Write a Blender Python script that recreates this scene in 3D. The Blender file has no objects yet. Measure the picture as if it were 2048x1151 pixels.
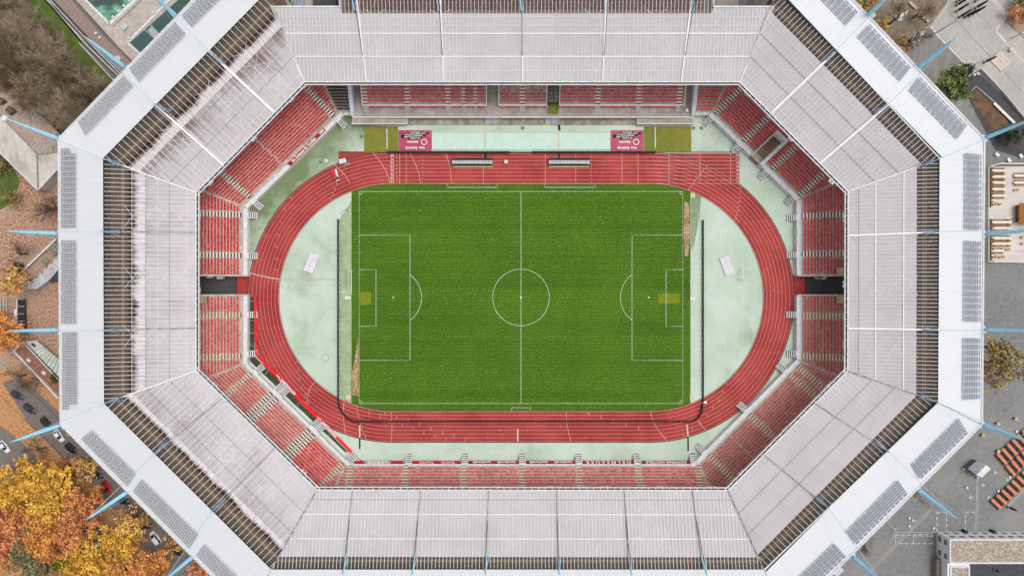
import bpy, bmesh, math, random
import numpy as np
from mathutils import Vector, Matrix
random.seed(7); rng = np.random.default_rng(7)
C = bpy.context.scene.collection
SC = bpy.context.scene
R = math.radians

# ------------------------------------------------------------------ camera, world, sun, exposure
CAMH = 221.0; FPX = 24.0 * 2048 / 36.0
cam = bpy.data.cameras.new('camera'); cam.lens = 24.0; cam.sensor_width = 36.0
cam.clip_start = 1.0; cam.clip_end = 5000.0
camo = bpy.data.objects.new('camera', cam); C.objects.link(camo)
camo.location = (0, 0, CAMH); camo.rotation_euler = (0, 0, 0)
SC.camera = camo
w = bpy.data.worlds.new('World'); SC.world = w; w.use_nodes = True
nt = w.node_tree; nt.nodes.clear()
sky = nt.nodes.new('ShaderNodeTexSky'); sky.sky_type = 'NISHITA'; sky.sun_disc = False
sky.sun_elevation = R(68); sky.sun_rotation = R(65); sky.air_density = 1.0; sky.dust_density = 4.0; sky.ozone_density = 0.4
bgn = nt.nodes.new('ShaderNodeBackground'); bgn.inputs[1].default_value = 0.15
hs = nt.nodes.new('ShaderNodeHueSaturation'); hs.inputs['Saturation'].default_value = 0.22
won = nt.nodes.new('ShaderNodeOutputWorld')
nt.links.new(sky.outputs[0], hs.inputs['Color']); nt.links.new(hs.outputs[0], bgn.inputs[0]); nt.links.new(bgn.outputs[0], won.inputs[0])
sun = bpy.data.lights.new('sun', 'SUN'); sun.energy = 0.85; sun.angle = R(25); sun.color = (1.0, 0.96, 0.9)
suno = bpy.data.objects.new('sun', sun); C.objects.link(suno); suno.location = (0, 0, 300)
suno.rotation_euler = (R(22), 0, R(115))
SC.view_settings.view_transform = 'Standard'; SC.view_settings.look = 'None'; SC.view_settings.gamma = 1.0
SC.view_settings.exposure = 0.10

# ------------------------------------------------------------------ helpers
def P(px, py, z=0.0):
    """photograph measurement -> the world point at height z"""
    s = (CAMH - z) / FPX
    return Vector(((px - 1024.0) * s, (575.5 - py) * s, z))
def S(r, g, b):
    f = lambda c: (c / 12.92 if c <= 0.04045 else ((c + 0.055) / 1.055) ** 2.4)
    return (f(r / 255), f(g / 255), f(b / 255), 1.0)

class NT:
    def __init__(s, name):
        s.m = bpy.data.materials.new(name); s.m.use_nodes = True
        s.t = s.m.node_tree; s.t.nodes.clear()
        s.out = s.n('ShaderNodeOutputMaterial'); s.b = s.n('ShaderNodeBsdfPrincipled')
        s.l(s.b.outputs[0], s.out.inputs[0])
        s.pos = s.n('ShaderNodeNewGeometry').outputs['Position']
    def n(s, k): return s.t.nodes.new(k)
    def l(s, a, b): s.t.links.new(a, b)
    def mapv(s, vec, sc=(1, 1, 1), rot=0.0):
        q = s.n('ShaderNodeMapping'); q.inputs['Scale'].default_value = sc; q.inputs['Rotation'].default_value = (0, 0, rot)
        s.l(vec, q.inputs['Vector']); return q.outputs[0]
    def noise(s, vec, scale, detail=4, rough=0.6):
        q = s.n('ShaderNodeTexNoise'); q.inputs['Scale'].default_value = scale; q.inputs['Detail'].default_value = detail
        q.inputs['Roughness'].default_value = rough; s.l(vec, q.inputs['Vector']); return q.outputs['Fac']
    def ramp(s, fac, a, b, c0=(0, 0, 0, 1), c1=(1, 1, 1, 1)):
        q = s.n('ShaderNodeValToRGB'); q.color_ramp.elements[0].position = a; q.color_ramp.elements[1].position = b
        q.color_ramp.elements[0].color = c0; q.color_ramp.elements[1].color = c1; s.l(fac, q.inputs[0]); return q.outputs[0]
    def mix(s, fac, a, b, mode='MIX'):
        q = s.n('ShaderNodeMixRGB'); q.blend_type = mode
        for i, v in ((0, fac), (1, a), (2, b)):
            if hasattr(v, 'is_linked') or hasattr(v, 'links'): s.l(v, q.inputs[i])
            else: q.inputs[i].default_value = v
        return q.outputs[0]
    def math(s, op, a, b=None):
        q = s.n('ShaderNodeMath'); q.operation = op
        for i, v in ((0, a), (1, b)):
            if v is None: continue
            if hasattr(v, 'links'): s.l(v, q.inputs[i])
            else: q.inputs[i].default_value = v
        return q.outputs[0]
    def bump(s, h, st, d=0.05):
        q = s.n('ShaderNodeBump'); q.inputs['Strength'].default_value = st; q.inputs['Distance'].default_value = d
        s.l(h, q.inputs['Height']); s.l(q.outputs[0], s.b.inputs['Normal'])
    def fin(s, col, rough=0.8, metal=0.0, spec=0.3):
        if hasattr(col, 'links'): s.l(col, s.b.inputs['Base Color'])
        else: s.b.inputs['Base Color'].default_value = col
        s.b.inputs['Roughness'].default_value = rough; s.b.inputs['Metallic'].default_value = metal
        s.b.inputs['Specular IOR Level'].default_value = spec
        return s.m

def M(name, c, c2=None, sc=1.0, lo=0.35, hi=0.65, rough=0.8, metal=0.0, spec=0.3, big=None, bigsc=0.05, bigf=0.5, bump=0.0, tint=None, stretch=(1, 1, 1), rot=0.0):
    """two-tone noise material, an optional third colour in large patches, optional per-face tint"""
    t = NT(name)
    c2 = c2 or tuple(v * 0.72 for v in c[:3]) + (1,)
    v = t.mapv(t.pos, stretch, rot)
    f = t.noise(v, sc, 5, 0.65)
    col = t.mix(t.ramp(f, lo, hi), c, c2)
    if big is not None:
        g = t.noise(t.pos, bigsc, 5, 0.6)
        col = t.mix(t.math('MULTIPLY', t.ramp(g, 0.45, 0.62), bigf), col, big)
    if tint is not None:
        a = t.n('ShaderNodeAttribute'); a.attribute_name = 'tint'
        col = t.mix(a.outputs['Fac'], col, tint)
    if bump: t.bump(f, bump)
    return t.fin(col, rough, metal, spec)

class MB:
    def __init__(s): s.v = []; s.f = []; s.mi = []; s.uv = None
    def face(s, pts, mi=0):
        b = len(s.v); s.v.extend([tuple(p) for p in pts]); s.f.append(tuple(range(b, b + len(pts)))); s.mi.append(mi)
    def box(s, c, sx, sy, sz, rz=0.0, mi=0, taper=1.0):
        """box standing on c (centre of its base)"""
        ca, sa = math.cos(rz), math.sin(rz); b = len(s.v); x0, y0, z0 = c
        for z, k in ((0, 1.0), (sz, taper)):
            for (ax, ay) in ((-.5, -.5), (.5, -.5), (.5, .5), (-.5, .5)):
                X, Y = ax * sx * k, ay * sy * k
                s.v.append((x0 + X * ca - Y * sa, y0 + X * sa + Y * ca, z0 + z))
        for q in ((3, 2, 1, 0), (4, 5, 6, 7), (0, 1, 5, 4), (1, 2, 6, 5), (2, 3, 7, 6), (3, 0, 4, 7)):
            s.f.append(tuple(b + i for i in q)); s.mi.append(mi)
    def beam(s, a, c, wd, h, mi=0, up=Vector((0, 0, 1))):
        a = Vector(a); c = Vector(c); d = (c - a)
        if d.length < 1e-6: return
        d.normalize(); sd = d.cross(up)
        if sd.length < 1e-4: sd = Vector((1, 0, 0))
        sd.normalize(); u = sd.cross(d); b = len(s.v)
        for p in (a, c):
            for (i, j) in ((-.5, -.5), (.5, -.5), (.5, .5), (-.5, .5)):
                s.v.append(tuple(p + sd * wd * i + u * h * j))
        for q in ((3, 2, 1, 0), (4, 5, 6, 7), (0, 1, 5, 4), (1, 2, 6, 5), (2, 3, 7, 6), (3, 0, 4, 7)):
            s.f.append(tuple(b + i for i in q)); s.mi.append(mi)
    def tube(s, pts, rad, n=6, mi=0, cap=True):
        pts = [Vector(p) for p in pts]; b0 = len(s.v)
        for i, p in enumerate(pts):
            d = (pts[min(i + 1, len(pts) - 1)] - pts[max(i - 1, 0)]).normalized()
            a = Vector((0, 0, 1)) if abs(d.z) < 0.9 else Vector((1, 0, 0))
            x = d.cross(a).normalized(); y = d.cross(x)
            r = rad[i] if isinstance(rad, (list, tuple)) else rad
            for k in range(n):
                t = 2 * math.pi * k / n; s.v.append(tuple(p + (x * math.cos(t) + y * math.sin(t)) * r))
        for i in range(len(pts) - 1):
            for k in range(n):
                a, c = b0 + i * n + k, b0 + i * n + (k + 1) % n
                s.f.append((a, c, c + n, a + n)); s.mi.append(mi)
        if cap:
            s.f.append(tuple(b0 + k for k in range(n))[::-1]); s.mi.append(mi)
            e = b0 + (len(pts) - 1) * n; s.f.append(tuple(e + k for k in range(n))); s.mi.append(mi)
    def prism(s, poly, z0, z1, mi=0, mtop=None, bottom=True):
        """poly: list of xy (or xyz, z ignored), counter-clockwise"""
        A = sum(poly[i][0] * poly[(i + 1) % len(poly)][1] - poly[(i + 1) % len(poly)][0] * poly[i][1] for i in range(len(poly)))
        if A < 0: poly = poly[::-1]
        n = len(poly); b = len(s.v)
        for z in (z0, z1):
            for p in poly: s.v.append((p[0], p[1], z))
        s.f.append(tuple(b + n + i for i in range(n))); s.mi.append(mi if mtop is None else mtop)
        if bottom: s.f.append(tuple(b + i for i in range(n))[::-1]); s.mi.append(mi)
        for i in range(n):
            j = (i + 1) % n; s.f.append((b + i, b + j, b + n + j, b + n + i)); s.mi.append(mi)
    def cyl(s, c, r, h, n=14, mi=0, r2=None):
        r2 = r if r2 is None else r2; b = len(s.v)
        for z, q in ((0, r), (h, r2)):
            for k in range(n):
                t = 2 * math.pi * k / n; s.v.append((c[0] + q * math.cos(t), c[1] + q * math.sin(t), c[2] + z))
        for k in range(n):
            j = (k + 1) % n; s.f.append((b + k, b + j, b + n + j, b + n + k)); s.mi.append(mi)
        s.f.append(tuple(b + n + k for k in range(n))); s.mi.append(mi)
        s.f.append(tuple(b + k for k in range(n))[::-1]); s.mi.append(mi)
    def mesh(s, name, mats, off=(0, 0, 0), smooth=False):
        me = bpy.data.meshes.new(name)
        v = np.array(s.v, dtype=float).reshape(-1, 3) - np.array(off, dtype=float)
        me.from_pydata(v.tolist(), [], s.f)
        for m in (mats if isinstance(mats, (list, tuple)) else [mats]): me.materials.append(m)
        if any(s.mi): me.polygons.foreach_set('material_index', s.mi)
        if smooth: me.polygons.foreach_set('use_smooth', [True] * len(s.f))
        if s.uv is not None:
            u = me.uv_layers.new(name='UVMap'); u.data.foreach_set('uv', np.array(s.uv, dtype=float).ravel())
        me.update(); return me
    def build(s, name, mats, parent=None, smooth=False):
        return link(name, s.mesh(name, mats, wloc(parent), smooth), parent)

def wloc(o):
    L = Vector((0, 0, 0))
    while o is not None: L += o.location; o = o.parent
    return tuple(L)
def link(name, me, parent=None, loc=None):
    o = bpy.data.objects.new(name, me); C.objects.link(o)
    if parent is not None: o.parent = parent
    if loc is not None: o.location = loc
    return o
def tag(o, label=None, cat=None, group=None, kind=None):
    if label: o['label'] = label
    if cat: o['category'] = cat
    if group: o['group'] = group
    if kind: o['kind'] = kind
    return o
def thing(name, label, cat, loc=(0, 0, 0), group=None):
    o = bpy.data.objects.new(name, None); C.objects.link(o); o.location = loc; o.empty_display_size = 0.5
    return tag(o, label, cat, group)
def copy_tree(o, parent=None):
    c = o.copy(); C.objects.link(c); c.parent = parent
    for ch in list(o.children): copy_tree(ch, c)
    return c
def place(proto, used, loc, rz=0.0, label=None, group=None, sc=None):
    o = copy_tree(proto) if used else proto
    o.location = loc; o.rotation_euler = (0, 0, rz)
    if sc is not None: o.scale = (sc, sc, sc) if not isinstance(sc, tuple) else sc
    if label: o['label'] = label
    if group: o['group'] = group
    return o
def flat(name, px, z, m, kind='structure', parent=None):
    b = MB(); pts = [P(x, y, 0) for x, y in px]
    pts = [(p.x, p.y, z) for p in pts]
    A = sum(pts[i][0] * pts[(i + 1) % len(pts)][1] - pts[(i + 1) % len(pts)][0] * pts[i][1] for i in range(len(pts)))
    b.face(pts if A > 0 else pts[::-1])
    o = b.build(name, m, parent)
    if kind: o['kind'] = kind
    return o
def stroke(b, pts, wd, z, mi=0, closed=False):
    """a painted line: mitred flat strip through world xy points"""
    pts = [Vector((p[0], p[1])) for p in pts]; n = len(pts); L = []; Rr = []
    for i in range(n):
        a = pts[i - 1] if (i > 0 or closed) else pts[i]; c = pts[(i + 1) % n] if (i < n - 1 or closed) else pts[i]
        d = (c - a); d = d.normalized() if d.length > 1e-9 else Vector((1, 0)); q = Vector((-d.y, d.x)) * wd / 2
        L.append(pts[i] + q); Rr.append(pts[i] - q)
    for i in range(n if closed else n - 1):
        j = (i + 1) % n
        b.face([(Rr[i].x, Rr[i].y, z), (Rr[j].x, Rr[j].y, z), (L[j].x, L[j].y, z), (L[i].x, L[i].y, z)], mi)
def pxl(*pts): return [P(x, y, 0) for x, y in pts]
def text(name, body, loc, rot, size, m, parent=None, ext=0.0, align='CENTER', sx=1.0):
    cu = bpy.data.curves.new(name, 'FONT'); cu.body = body; cu.size = size; cu.align_x = align; cu.align_y = 'CENTER'
    cu.extrude = ext; cu.materials.append(m); cu.offset = size * 0.022
    o = bpy.data.objects.new(name, cu); C.objects.link(o); o.rotation_mode = 'XYZ'
    if isinstance(rot, Matrix): o.rotation_euler = rot.to_euler()
    else: o.rotation_euler = rot
    if parent is not None: o.parent = parent; loc = Vector(loc) - Vector(wloc(parent))
    o.location = loc; o.scale = (sx, 1, 1)
    bpy.context.view_layer.update()
    me = bpy.data.meshes.new_from_object(o.evaluated_get(bpy.context.evaluated_depsgraph_get())); me.name = name
    q = bpy.data.objects.new(name, me); C.objects.link(q); q.rotation_euler = o.rotation_euler; q.parent = o.parent; q.location = o.location; q.scale = o.scale
    bpy.data.objects.remove(o); q.name = name; return q

# ------------------------------------------------------------------ materials
WHITE = M('white_paint', S(226, 226, 226), S(200, 200, 200), 0.8, rough=0.6)
LINE = M('line_paint', S(232, 232, 228), S(190, 190, 186), 1.2, rough=0.8)
LINE2 = M('worn_line_paint', S(205, 222, 205), S(180, 205, 184), 1.0)
BLACK = M('black_rubber', S(38, 42, 44), S(22, 24, 26), 1.5, rough=0.7)
DARK = M('dark_metal', S(62, 62, 64), S(40, 40, 42), 2.0, rough=0.6)
STEEL = M('galvanised_steel', S(208, 209, 212), S(178, 180, 184), 2.0, rough=0.5)
BLUE = M('light_blue_paint', S(166, 226, 250), S(150, 214, 242), 0.8, rough=0.5)
CONC = M('concrete', S(208, 194, 180), S(176, 162, 148), 0.9, big=S(140, 128, 116), bigsc=0.15, bigf=0.35, rough=0.9, bump=0.2)
CONCL = M('pale_concrete', S(218, 212, 204), S(196, 188, 178), 0.6, rough=0.9, big=S(150, 144, 134), bigsc=0.2, bigf=0.5)
CONCG = M('stained_concrete', S(160, 156, 150), S(112, 108, 102), 0.7, rough=0.9, big=S(88, 84, 80), bigsc=0.25, bigf=0.6, bump=0.2)
APRON = M('apron_concrete', S(186, 178, 168), S(158, 150, 140), 0.7, rough=0.9, big=S(138, 124, 110), bigsc=0.14, bigf=0.6)
GLASS = M('dark_glass', S(40, 48, 54), S(28, 34, 38), 1.0, rough=0.15, spec=0.6)

def grass_pitch():
    t = NT('mown_grass')
    band = t.noise(t.mapv(t.pos, (0.004, 0.11, 1)), 1.0, 2, 0.5)
    fine = t.noise(t.mapv(t.pos, (0.25, 2.2, 1)), 1.0, 4, 0.7)
    band2 = t.noise(t.mapv(t.pos, (0.003, 0.42, 1)), 1.0, 1, 0.5)
    spk = t.noise(t.pos, 1.7, 6, 0.85)
    c = t.mix(t.ramp(band, 0.36, 0.64), S(88, 124, 38), S(108, 146, 50))
    c = t.mix(t.math('MULTIPLY', t.ramp(band2, 0.42, 0.58), 0.45), c, S(116, 152, 48))
    c = t.mix(t.math('MULTIPLY', t.ramp(fine, 0.35, 0.65), 0.55), c, S(58, 96, 20))
    c = t.mix(t.math('MULTIPLY', t.ramp(spk, 0.52, 0.66), 0.8), c, S(134, 172, 62))
    c = t.mix(t.math('MULTIPLY', t.ramp(spk, 0.48, 0.34), 0.7), c, S(40, 72, 16))
    pt = t.noise(t.pos, 0.045, 3, 0.5)
    c = t.mix(t.math('MULTIPLY', t.ramp(pt, 0.45, 0.6), 0.12), c, S(112, 146, 44))
    mw = t.n('ShaderNodeTexWave'); mw.wave_type = 'BANDS'; mw.bands_direction = 'Y'; mw.inputs['Scale'].default_value = .30; mw.inputs['Distortion'].default_value = .35; mw.inputs['Detail'].default_value = 2; t.l(t.pos, mw.inputs['Vector'])
    c = t.mix(t.math('MULTIPLY', t.ramp(mw.outputs['Fac'], .35, .65), .30), c, S(50, 86, 18))
    t.bump(spk, 0.4, 0.05)
    return t.fin(c, 0.95, 0, 0.1)
GRASS = grass_pitch()
GRASSR = M('rough_grass', S(98, 118, 52), S(70, 90, 34), 0.5, big=S(84, 82, 44), bigsc=0.12, bigf=0.7, rough=0.95, bump=0.4)
def tartan():
    t = NT('red_track_rubber')
    a = t.noise(t.pos, 0.10, 3, 0.5); f = t.noise(t.pos, 3.0, 5, 0.7)
    c = t.mix(t.ramp(a, 0.38, 0.62), S(152, 52, 50), S(176, 70, 65))
    c = t.mix(t.math('MULTIPLY', t.ramp(f, 0.4, 0.7), 0.5), c, S(152, 50, 48))
    s = t.noise(t.mapv(t.pos, (0.05, 0.5, 1)), 1.0, 4)
    c = t.mix(t.math('MULTIPLY', t.ramp(s, 0.55, 0.75), 0.4), c, S(198, 92, 85))
    return t.fin(c, 0.85, 0, 0.2)
TRACK = tartan()
def mint():
    t = NT('mint_rubber')
    a = t.noise(t.pos, 0.07, 5, 0.6); f = t.noise(t.pos, 1.6, 5, 0.75)
    c = t.mix(t.ramp(a, 0.35, 0.62), S(200, 212, 200), S(180, 198, 178))
    c = t.mix(t.math('MULTIPLY', t.ramp(f, 0.45, 0.75), 0.55), c, S(162, 182, 158))
    # moss creeping in from the north-west corner
    sp = t.n('ShaderNodeSeparateXYZ'); t.l(t.pos, sp.inputs[0])
    d = t.math('ADD', t.math('MULTIPLY', sp.outputs['X'], -0.707), t.math('MULTIPLY', sp.outputs['Y'], 0.707))
    g = t.math('ADD', t.math('MULTIPLY', t.math('SUBTRACT', d, 64.0), 0.045), t.noise(t.pos, 0.12, 5, 0.7))
    c = t.mix(t.math('MULTIPLY', t.ramp(g, 0.5, 1.05), 0.85), c, S(98, 112, 62))
    m2 = t.noise(t.pos, 0.035, 6, 0.7)
    c = t.mix(t.math('MULTIPLY', t.ramp(m2, 0.54, 0.72), 0.65), c, S(142, 156, 122))
    m3 = t.noise(t.mapv(t.pos, (.9, .25, 1)), 0.8, 5, .8)
    c = t.mix(t.math('MULTIPLY', t.ramp(m3, 0.58, 0.72), 0.4), c, S(150, 160, 140))
    return t.fin(c, 0.9, 0, 0.15)
MINT = mint()
ASPH = M('asphalt', S(136, 136, 136), S(116, 116, 117), 0.9, big=S(150, 148, 144), bigsc=0.03, bigf=0.6, rough=0.9)
ASPHD = M('dark_asphalt', S(84, 82, 84), S(66, 65, 67), 1.0, rough=0.9)
PLAZA = M('plaza_slabs', S(186, 182, 176), S(168, 164, 158), 0.8, big=S(150, 147, 142), bigsc=0.06, bigf=0.35, rough=0.9)
LEAFG = M('leaf_litter', S(204, 160, 130), S(112, 88, 76), 1.5, lo=0.4, hi=0.62, big=S(176, 156, 142), bigsc=0.06, bigf=0.6, rough=0.95, bump=0.5)
LEAFO = M('orange_leaf_litter', S(212, 156, 98), S(136, 98, 70), 1.5, lo=0.4, hi=0.62, big=S(184, 144, 114), bigsc=0.08, bigf=0.5, rough=0.95, bump=0.5)
FORESTG = M('woodland_floor', S(124, 110, 92), S(88, 80, 66), 0.6, big=S(100, 102, 62), bigsc=0.09, bigf=0.6, rough=0.95, bump=0.6)

# ------------------------------------------------------------------ the ground and its sheets
b = MB(); b.face([(-700, -700, 0), (700, -700, 0), (700, 700, 0), (-700, 700, 0)]); b.build('ground', ASPH)['kind'] = 'structure'
flat('leaf_covered_ground', [(-300, 340), (60, 340), (200, 420), (560, 1240), (560, 1500), (-300, 1500)], 0.004, LEAFG)
flat('leaf_covered_verge', [(-200, 800), (10, 740), (70, 730), (180, 780), (560, 1260), (560, 1500), (-200, 1500)], 0.008, LEAFO)
flat('woodland_floor', [(-300, -300), (40, -300), (60, 0), (250, 230), (250, 300), (120, 300), (0, 230), (-300, 200)], 0.004, FORESTG)
flat('grass_verge', [(60, -60), (90, 0), (245, 175), (245, 215), (170, 160), (100, 90), (45, -20), (20, -60)], 0.008, GRASSR)
flat('garden_lawn', [(-80, 280), (0, 290), (40, 360), (30, 400), (0, 420), (-80, 440)], 0.008, GRASSR)
flat('service_path', [(75, -60), (88, 0), (190, 118), (260, 190), (330, 190), (180, 0), (140, -60)], 0.008, ASPHD)
flat('paved_path', [(88, -60), (98, -10), (262, 165), (300, 190), (320, 190), (148, 0), (110, -60)], 0.012,
     M('brown_paving', S(158, 138, 128), S(134, 116, 108), 1.2))
flat('dark_path', [(158, 85), (170, 84), (240, 158), (240, 175)], 0.016, M('tarmac_path', S(98, 96, 94), S(78, 76, 74), 1.0))
flat('pool_deck', [(95, -90), (146, -6), (270, 130), (330, 160), (560, -90)], 0.016,
     M('pool_deck_paving', S(196, 188, 178), S(170, 160, 150), 0.7, big=S(150, 140, 130), bigsc=0.08, bigf=0.4))
b = MB()
for pl, wd in ((((88, -8), (165, 82), (245, 160)), 0.35), (((100, 0), (172, 78), (252, 160)), 0.3), (((158, 86), (225, 158), (233, 165)), 0.35), (((93, 0), (176, 90)), 0.15)):
    stroke(b, pxl(*pl), wd, 0.024)
b.build('kerb_lines', CONCL)['kind'] = 'structure'
b = MB(); stroke(b, pxl((138, -10), (200, 62), (262, 122)), 0.9, 0.020); b.build('drain_channel', M('drain_grey', S(120, 112, 106), S(98, 92, 86), 1.0))['kind'] = 'structure'
flat('plaza', [(1700, -100), (1880, 0), (1835, 62), (1858, 88), (1925, 150), (1958, 138), (2120, 330), (2300, 330), (2300, -100)], 0.006, PLAZA)
flat('bare_soil', [(1660, -60), (1880, -60), (1895, 5), (1862, 50), (1830, 60), (1800, 95), (1780, 105), (1700, 20)], 0.010,
     M('bare_soil', S(146, 132, 118), S(112, 98, 86), 0.8, big=S(120, 104, 76), bigsc=0.12, bigf=0.6))
flat('forecourt', [(1800, 98), (1862, 52), (1935, 128), (1880, 170), (1860, 175)], 0.010, M('forecourt_slabs', S(140, 136, 132), S(120, 116, 112), 0.8, stretch=(1, .2, 1), rot=R(45)))
flat('planted_bank', [(1990, 60), (2010, 45), (2140, 160), (2140, -60), (2080, -60)], 0.010, M('bank_soil', S(168, 150, 132), S(140, 120, 104), 0.7, big=S(170, 110, 70), bigsc=0.12, bigf=0.6))
flat('garden_yard', [(1930, 150), (1962, 150), (2120, 300), (2120, 340), (1990, 300), (1925, 175)], 0.012, ASPHD)
b = MB()
for pl, wd in ((((1978, -8), (2012, 34)), .35), (((1982, -10), (2016, 32)), .35), (((2012, 36), (1993, 58), (1993, 64), (2018, 92), (2060, 136)), 0.6),
               (((1862, 54), (1880, 76), (1935, 132)), 0.7), (((1960, 138), (2010, 190), (2045, 235)), 0.5), (((1905, 150), (1920, 130), (1936, 131)), 0.4)):
    stroke(b, pxl(*pl), wd, 0.02)
b.build('kerb', CONCL)['kind'] = 'structure'
b = MB()
for pl, wd in ((((1895, 22), (1975, 108), (2050, 190)), .12), (((1925, 0), (1985, 58)), .1), (((1945, 130), (2000, 105), (2020, 90)), .12), (((1962, 190), (2005, 215), (2048, 240)), .12)):
    stroke(b, pxl(*pl), wd, 0.018)
b.build('paving_joints', M('paving_joint', S(110, 108, 106), None, 1.0))['kind'] = 'structure'
flat('parking_lane', [(5, 765), (40, 750), (110, 815), (420, 1140), (420, 1200), (370, 1200), (220, 1010), (60, 850)], 0.014, M('parking_asphalt', S(128, 118, 112), S(108, 98, 94), 0.9))
flat('access_lane', [(-60, 800), (0, 850), (40, 880), (140, 980), (240, 1110), (190, 1130), (60, 990), (-60, 880)], 0.014, M('lane_asphalt', S(132, 122, 116), S(110, 102, 98), 0.9))
b = MB()
for k in range(9):
    x, y = 40 + k * 26, 868 + k * 26; stroke(b, pxl((x, y - 22), (x + 22, y - 38)), 0.12, 0.02)
stroke(b, pxl((0, 790), (100, 885), (230, 1030), (330, 1150)), 0.14, 0.02)
stroke(b, pxl((30, 755), (80, 800), (240, 960)), 0.2, 0.02)
b.build('parking_markings', M('tar_joint', S(74, 60, 50), None, 1.0))['kind'] = 'structure'
b = MB()
def dashed(b, pts, wd, z, on=1.1, off=0.8):
    pts = [Vector((p[0], p[1])) for p in pts]
    for a, c in zip(pts[:-1], pts[1:]):
        L = (c - a).length; d = (c - a).normalized(); s = 0
        while s < L: stroke(b, [a + d * s, a + d * min(s + on, L)], wd, z); s += on + off
dashed(b, pxl((1874, 1062), (1874, 1023), (1893, 1023), (1893, 1062)), .2, .02)
dashed(b, pxl((1931, 1058), (1931, 1023), (1951, 1023)), .2, .02)
dashed(b, pxl((1791, 1068), (1864, 1068), (1864, 1086), (1791, 1086), (1791, 1068)), .2, .02)
dashed(b, pxl((1827, 1068), (1827, 1086)), .2, .02)
b.build('bay_markings', LINE)['kind'] = 'structure'
b = MB()
for pl in (((1728, 1151), (1861, 1016)), ((1731, 1154), (1864, 1018)), ((1951, 1060), (1954, 950)), ((1954.5, 1060), (1956.5, 950))): stroke(b, pxl(*pl), 0.28, 0.02)
b.build('drain_strips', M('drain_stone', S(176, 168, 162), S(150, 142, 136), 1.0))['kind'] = 'structure'
b = MB()
for pl in (((1975, 400), (2048, 385)), ((1975, 640), (2048, 600)), ((1970, 700), (2048, 668)), ((1980, 860), (2048, 780)), ((1890, 985), (1935, 930)), ((1700, 1105), (1780, 1030)), ((1920, 1020), (1870, 985))):
    stroke(b, pxl(*pl), 0.1, 0.012)
b.build('asphalt_cracks', M('crack_tar', S(96, 96, 96), None, 1.0))['kind'] = 'structure'

# ------------------------------------------------------------------ arena floor: mint surface, track, grass
flat('infield', [(470, 215), (1625, 215), (1625, 945), (470, 945)], 0.012, MINT)
CLx, CRx, CY = 785.0, 1299.0, 594.5
r_in = 227.5; lane = 7.54
def oval(r, n=72):
    pts = []
    for i in range(n + 1):
        a = math.pi / 2 + math.pi * i / n; pts.append((CLx + r * math.cos(a), CY - r * math.sin(a)))
    for i in range(n + 1):
        a = -math.pi / 2 + math.pi * i / n; pts.append((CRx + r * math.cos(a), CY - r * math.sin(a)))
    return pts
flat('pitch', [(703, 367), (1381, 368), (1381, 822), (703, 822)], 0.016, GRASS)
b = MB(); A, B2 = [P(x, y) for x, y in oval(r_in)], [P(x, y) for x, y in oval(r_in + 8 * lane + 0.5)]
for i in range(len(A)):
    j = (i + 1) % len(A); b.face([(A[i].x, A[i].y, .024), (A[j].x, A[j].y, .024), (B2[j].x, B2[j].y, .024), (B2[i].x, B2[i].y, .024)][::-1])
tr = b.build('running_track', TRACK); tr['kind'] = 'structure'
for f in tr.data.polygons: pass
flat('track_corner', [(677, 305), (800, 305), (800, 345), (677, 335)], 0.020, TRACK)
flat('sprint_straight', [(1290, 306.6), (1479, 306.6), (1479, 367), (1290, 367)], 0.020, TRACK)
flat('tunnel_approach', [(473, 551), (520, 551), (520, 589), (473, 589)], 0.020, TRACK)
flat('tunnel_approach', [(1580, 550), (1611, 550), (1611, 589), (1580, 589)], 0.020, TRACK)
flat('tunnel_road', [(300, 546), (472, 546), (472, 594), (300, 594)], 0.020, ASPHD)
flat('tunnel_road', [(1612, 546), (1790, 546), (1790, 594), (1612, 594)], 0.020, ASPHD)
b = MB()
for k in range(9):
    r = r_in + k * lane + (0.25 if k == 0 else 0); stroke(b, [P(x, y) for x, y in oval(r)], 0.075 if k else 0.12, 0.030, closed=True)
for k in range(9):
    y = 367 - k * lane; stroke(b, pxl((1290, y), (1479, y)), 0.10, 0.034)
for xs in (782.5, 786.5, 799.5, 812.5): stroke(b, pxl((xs, 307), (xs, 367)), 0.12 if xs > 790 else .16, 0.034)
dashed(b, pxl((793.5, 307), (793.5, 367)), .12, .034, .6, .6)
for xs in (967, 1090.5, 1151.5, 1244, 1276, 1338, 1400, 1461): stroke(b, pxl((xs, 307), (xs, 367)), 0.12, 0.034)
dashed(b, pxl((1182.5, 311), (1182.5, 367)), .12, .034, .5, .7); dashed(b, pxl((845, 311), (845, 367)), .12, .034, .5, .7)
stroke(b, pxl((1479, 305), (1479, 368)), 0.2, 0.034)
stroke(b, pxl((746, 305), (762, 325), (774, 345), (780, 367)), 0.14, .036)
stroke(b, pxl((820, 307), (832, 330), (839, 350), (841, 367)), 0.14, .036)
stroke(b, pxl((892, 307), (899, 330), (902, 350), (903, 367)), 0.14, .036)
stroke(b, pxl((669, 329), (690, 350), (700, 366)), 0.14, .036)
stroke(b, pxl((613, 811), (615, 790), (623, 770), (631, 763)), 0.14, .036)
stroke(b, pxl((691, 868), (687, 838), (687, 818), (688, 803)), 0.14, .036)
stroke(b, pxl((783, 882), (784, 850), (783, 822)), 0.12, .036)
stroke(b, pxl((1132, 822), (1134, 850), (1142, 883)), 0.14, .036)
stroke(b, pxl((1302, 822), (1305, 840), (1318, 862), (1334, 881)), 0.14, .036)
stroke(b, pxl((1395, 840), (1403, 850), (1413, 861)), 0.14, .036)
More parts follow.
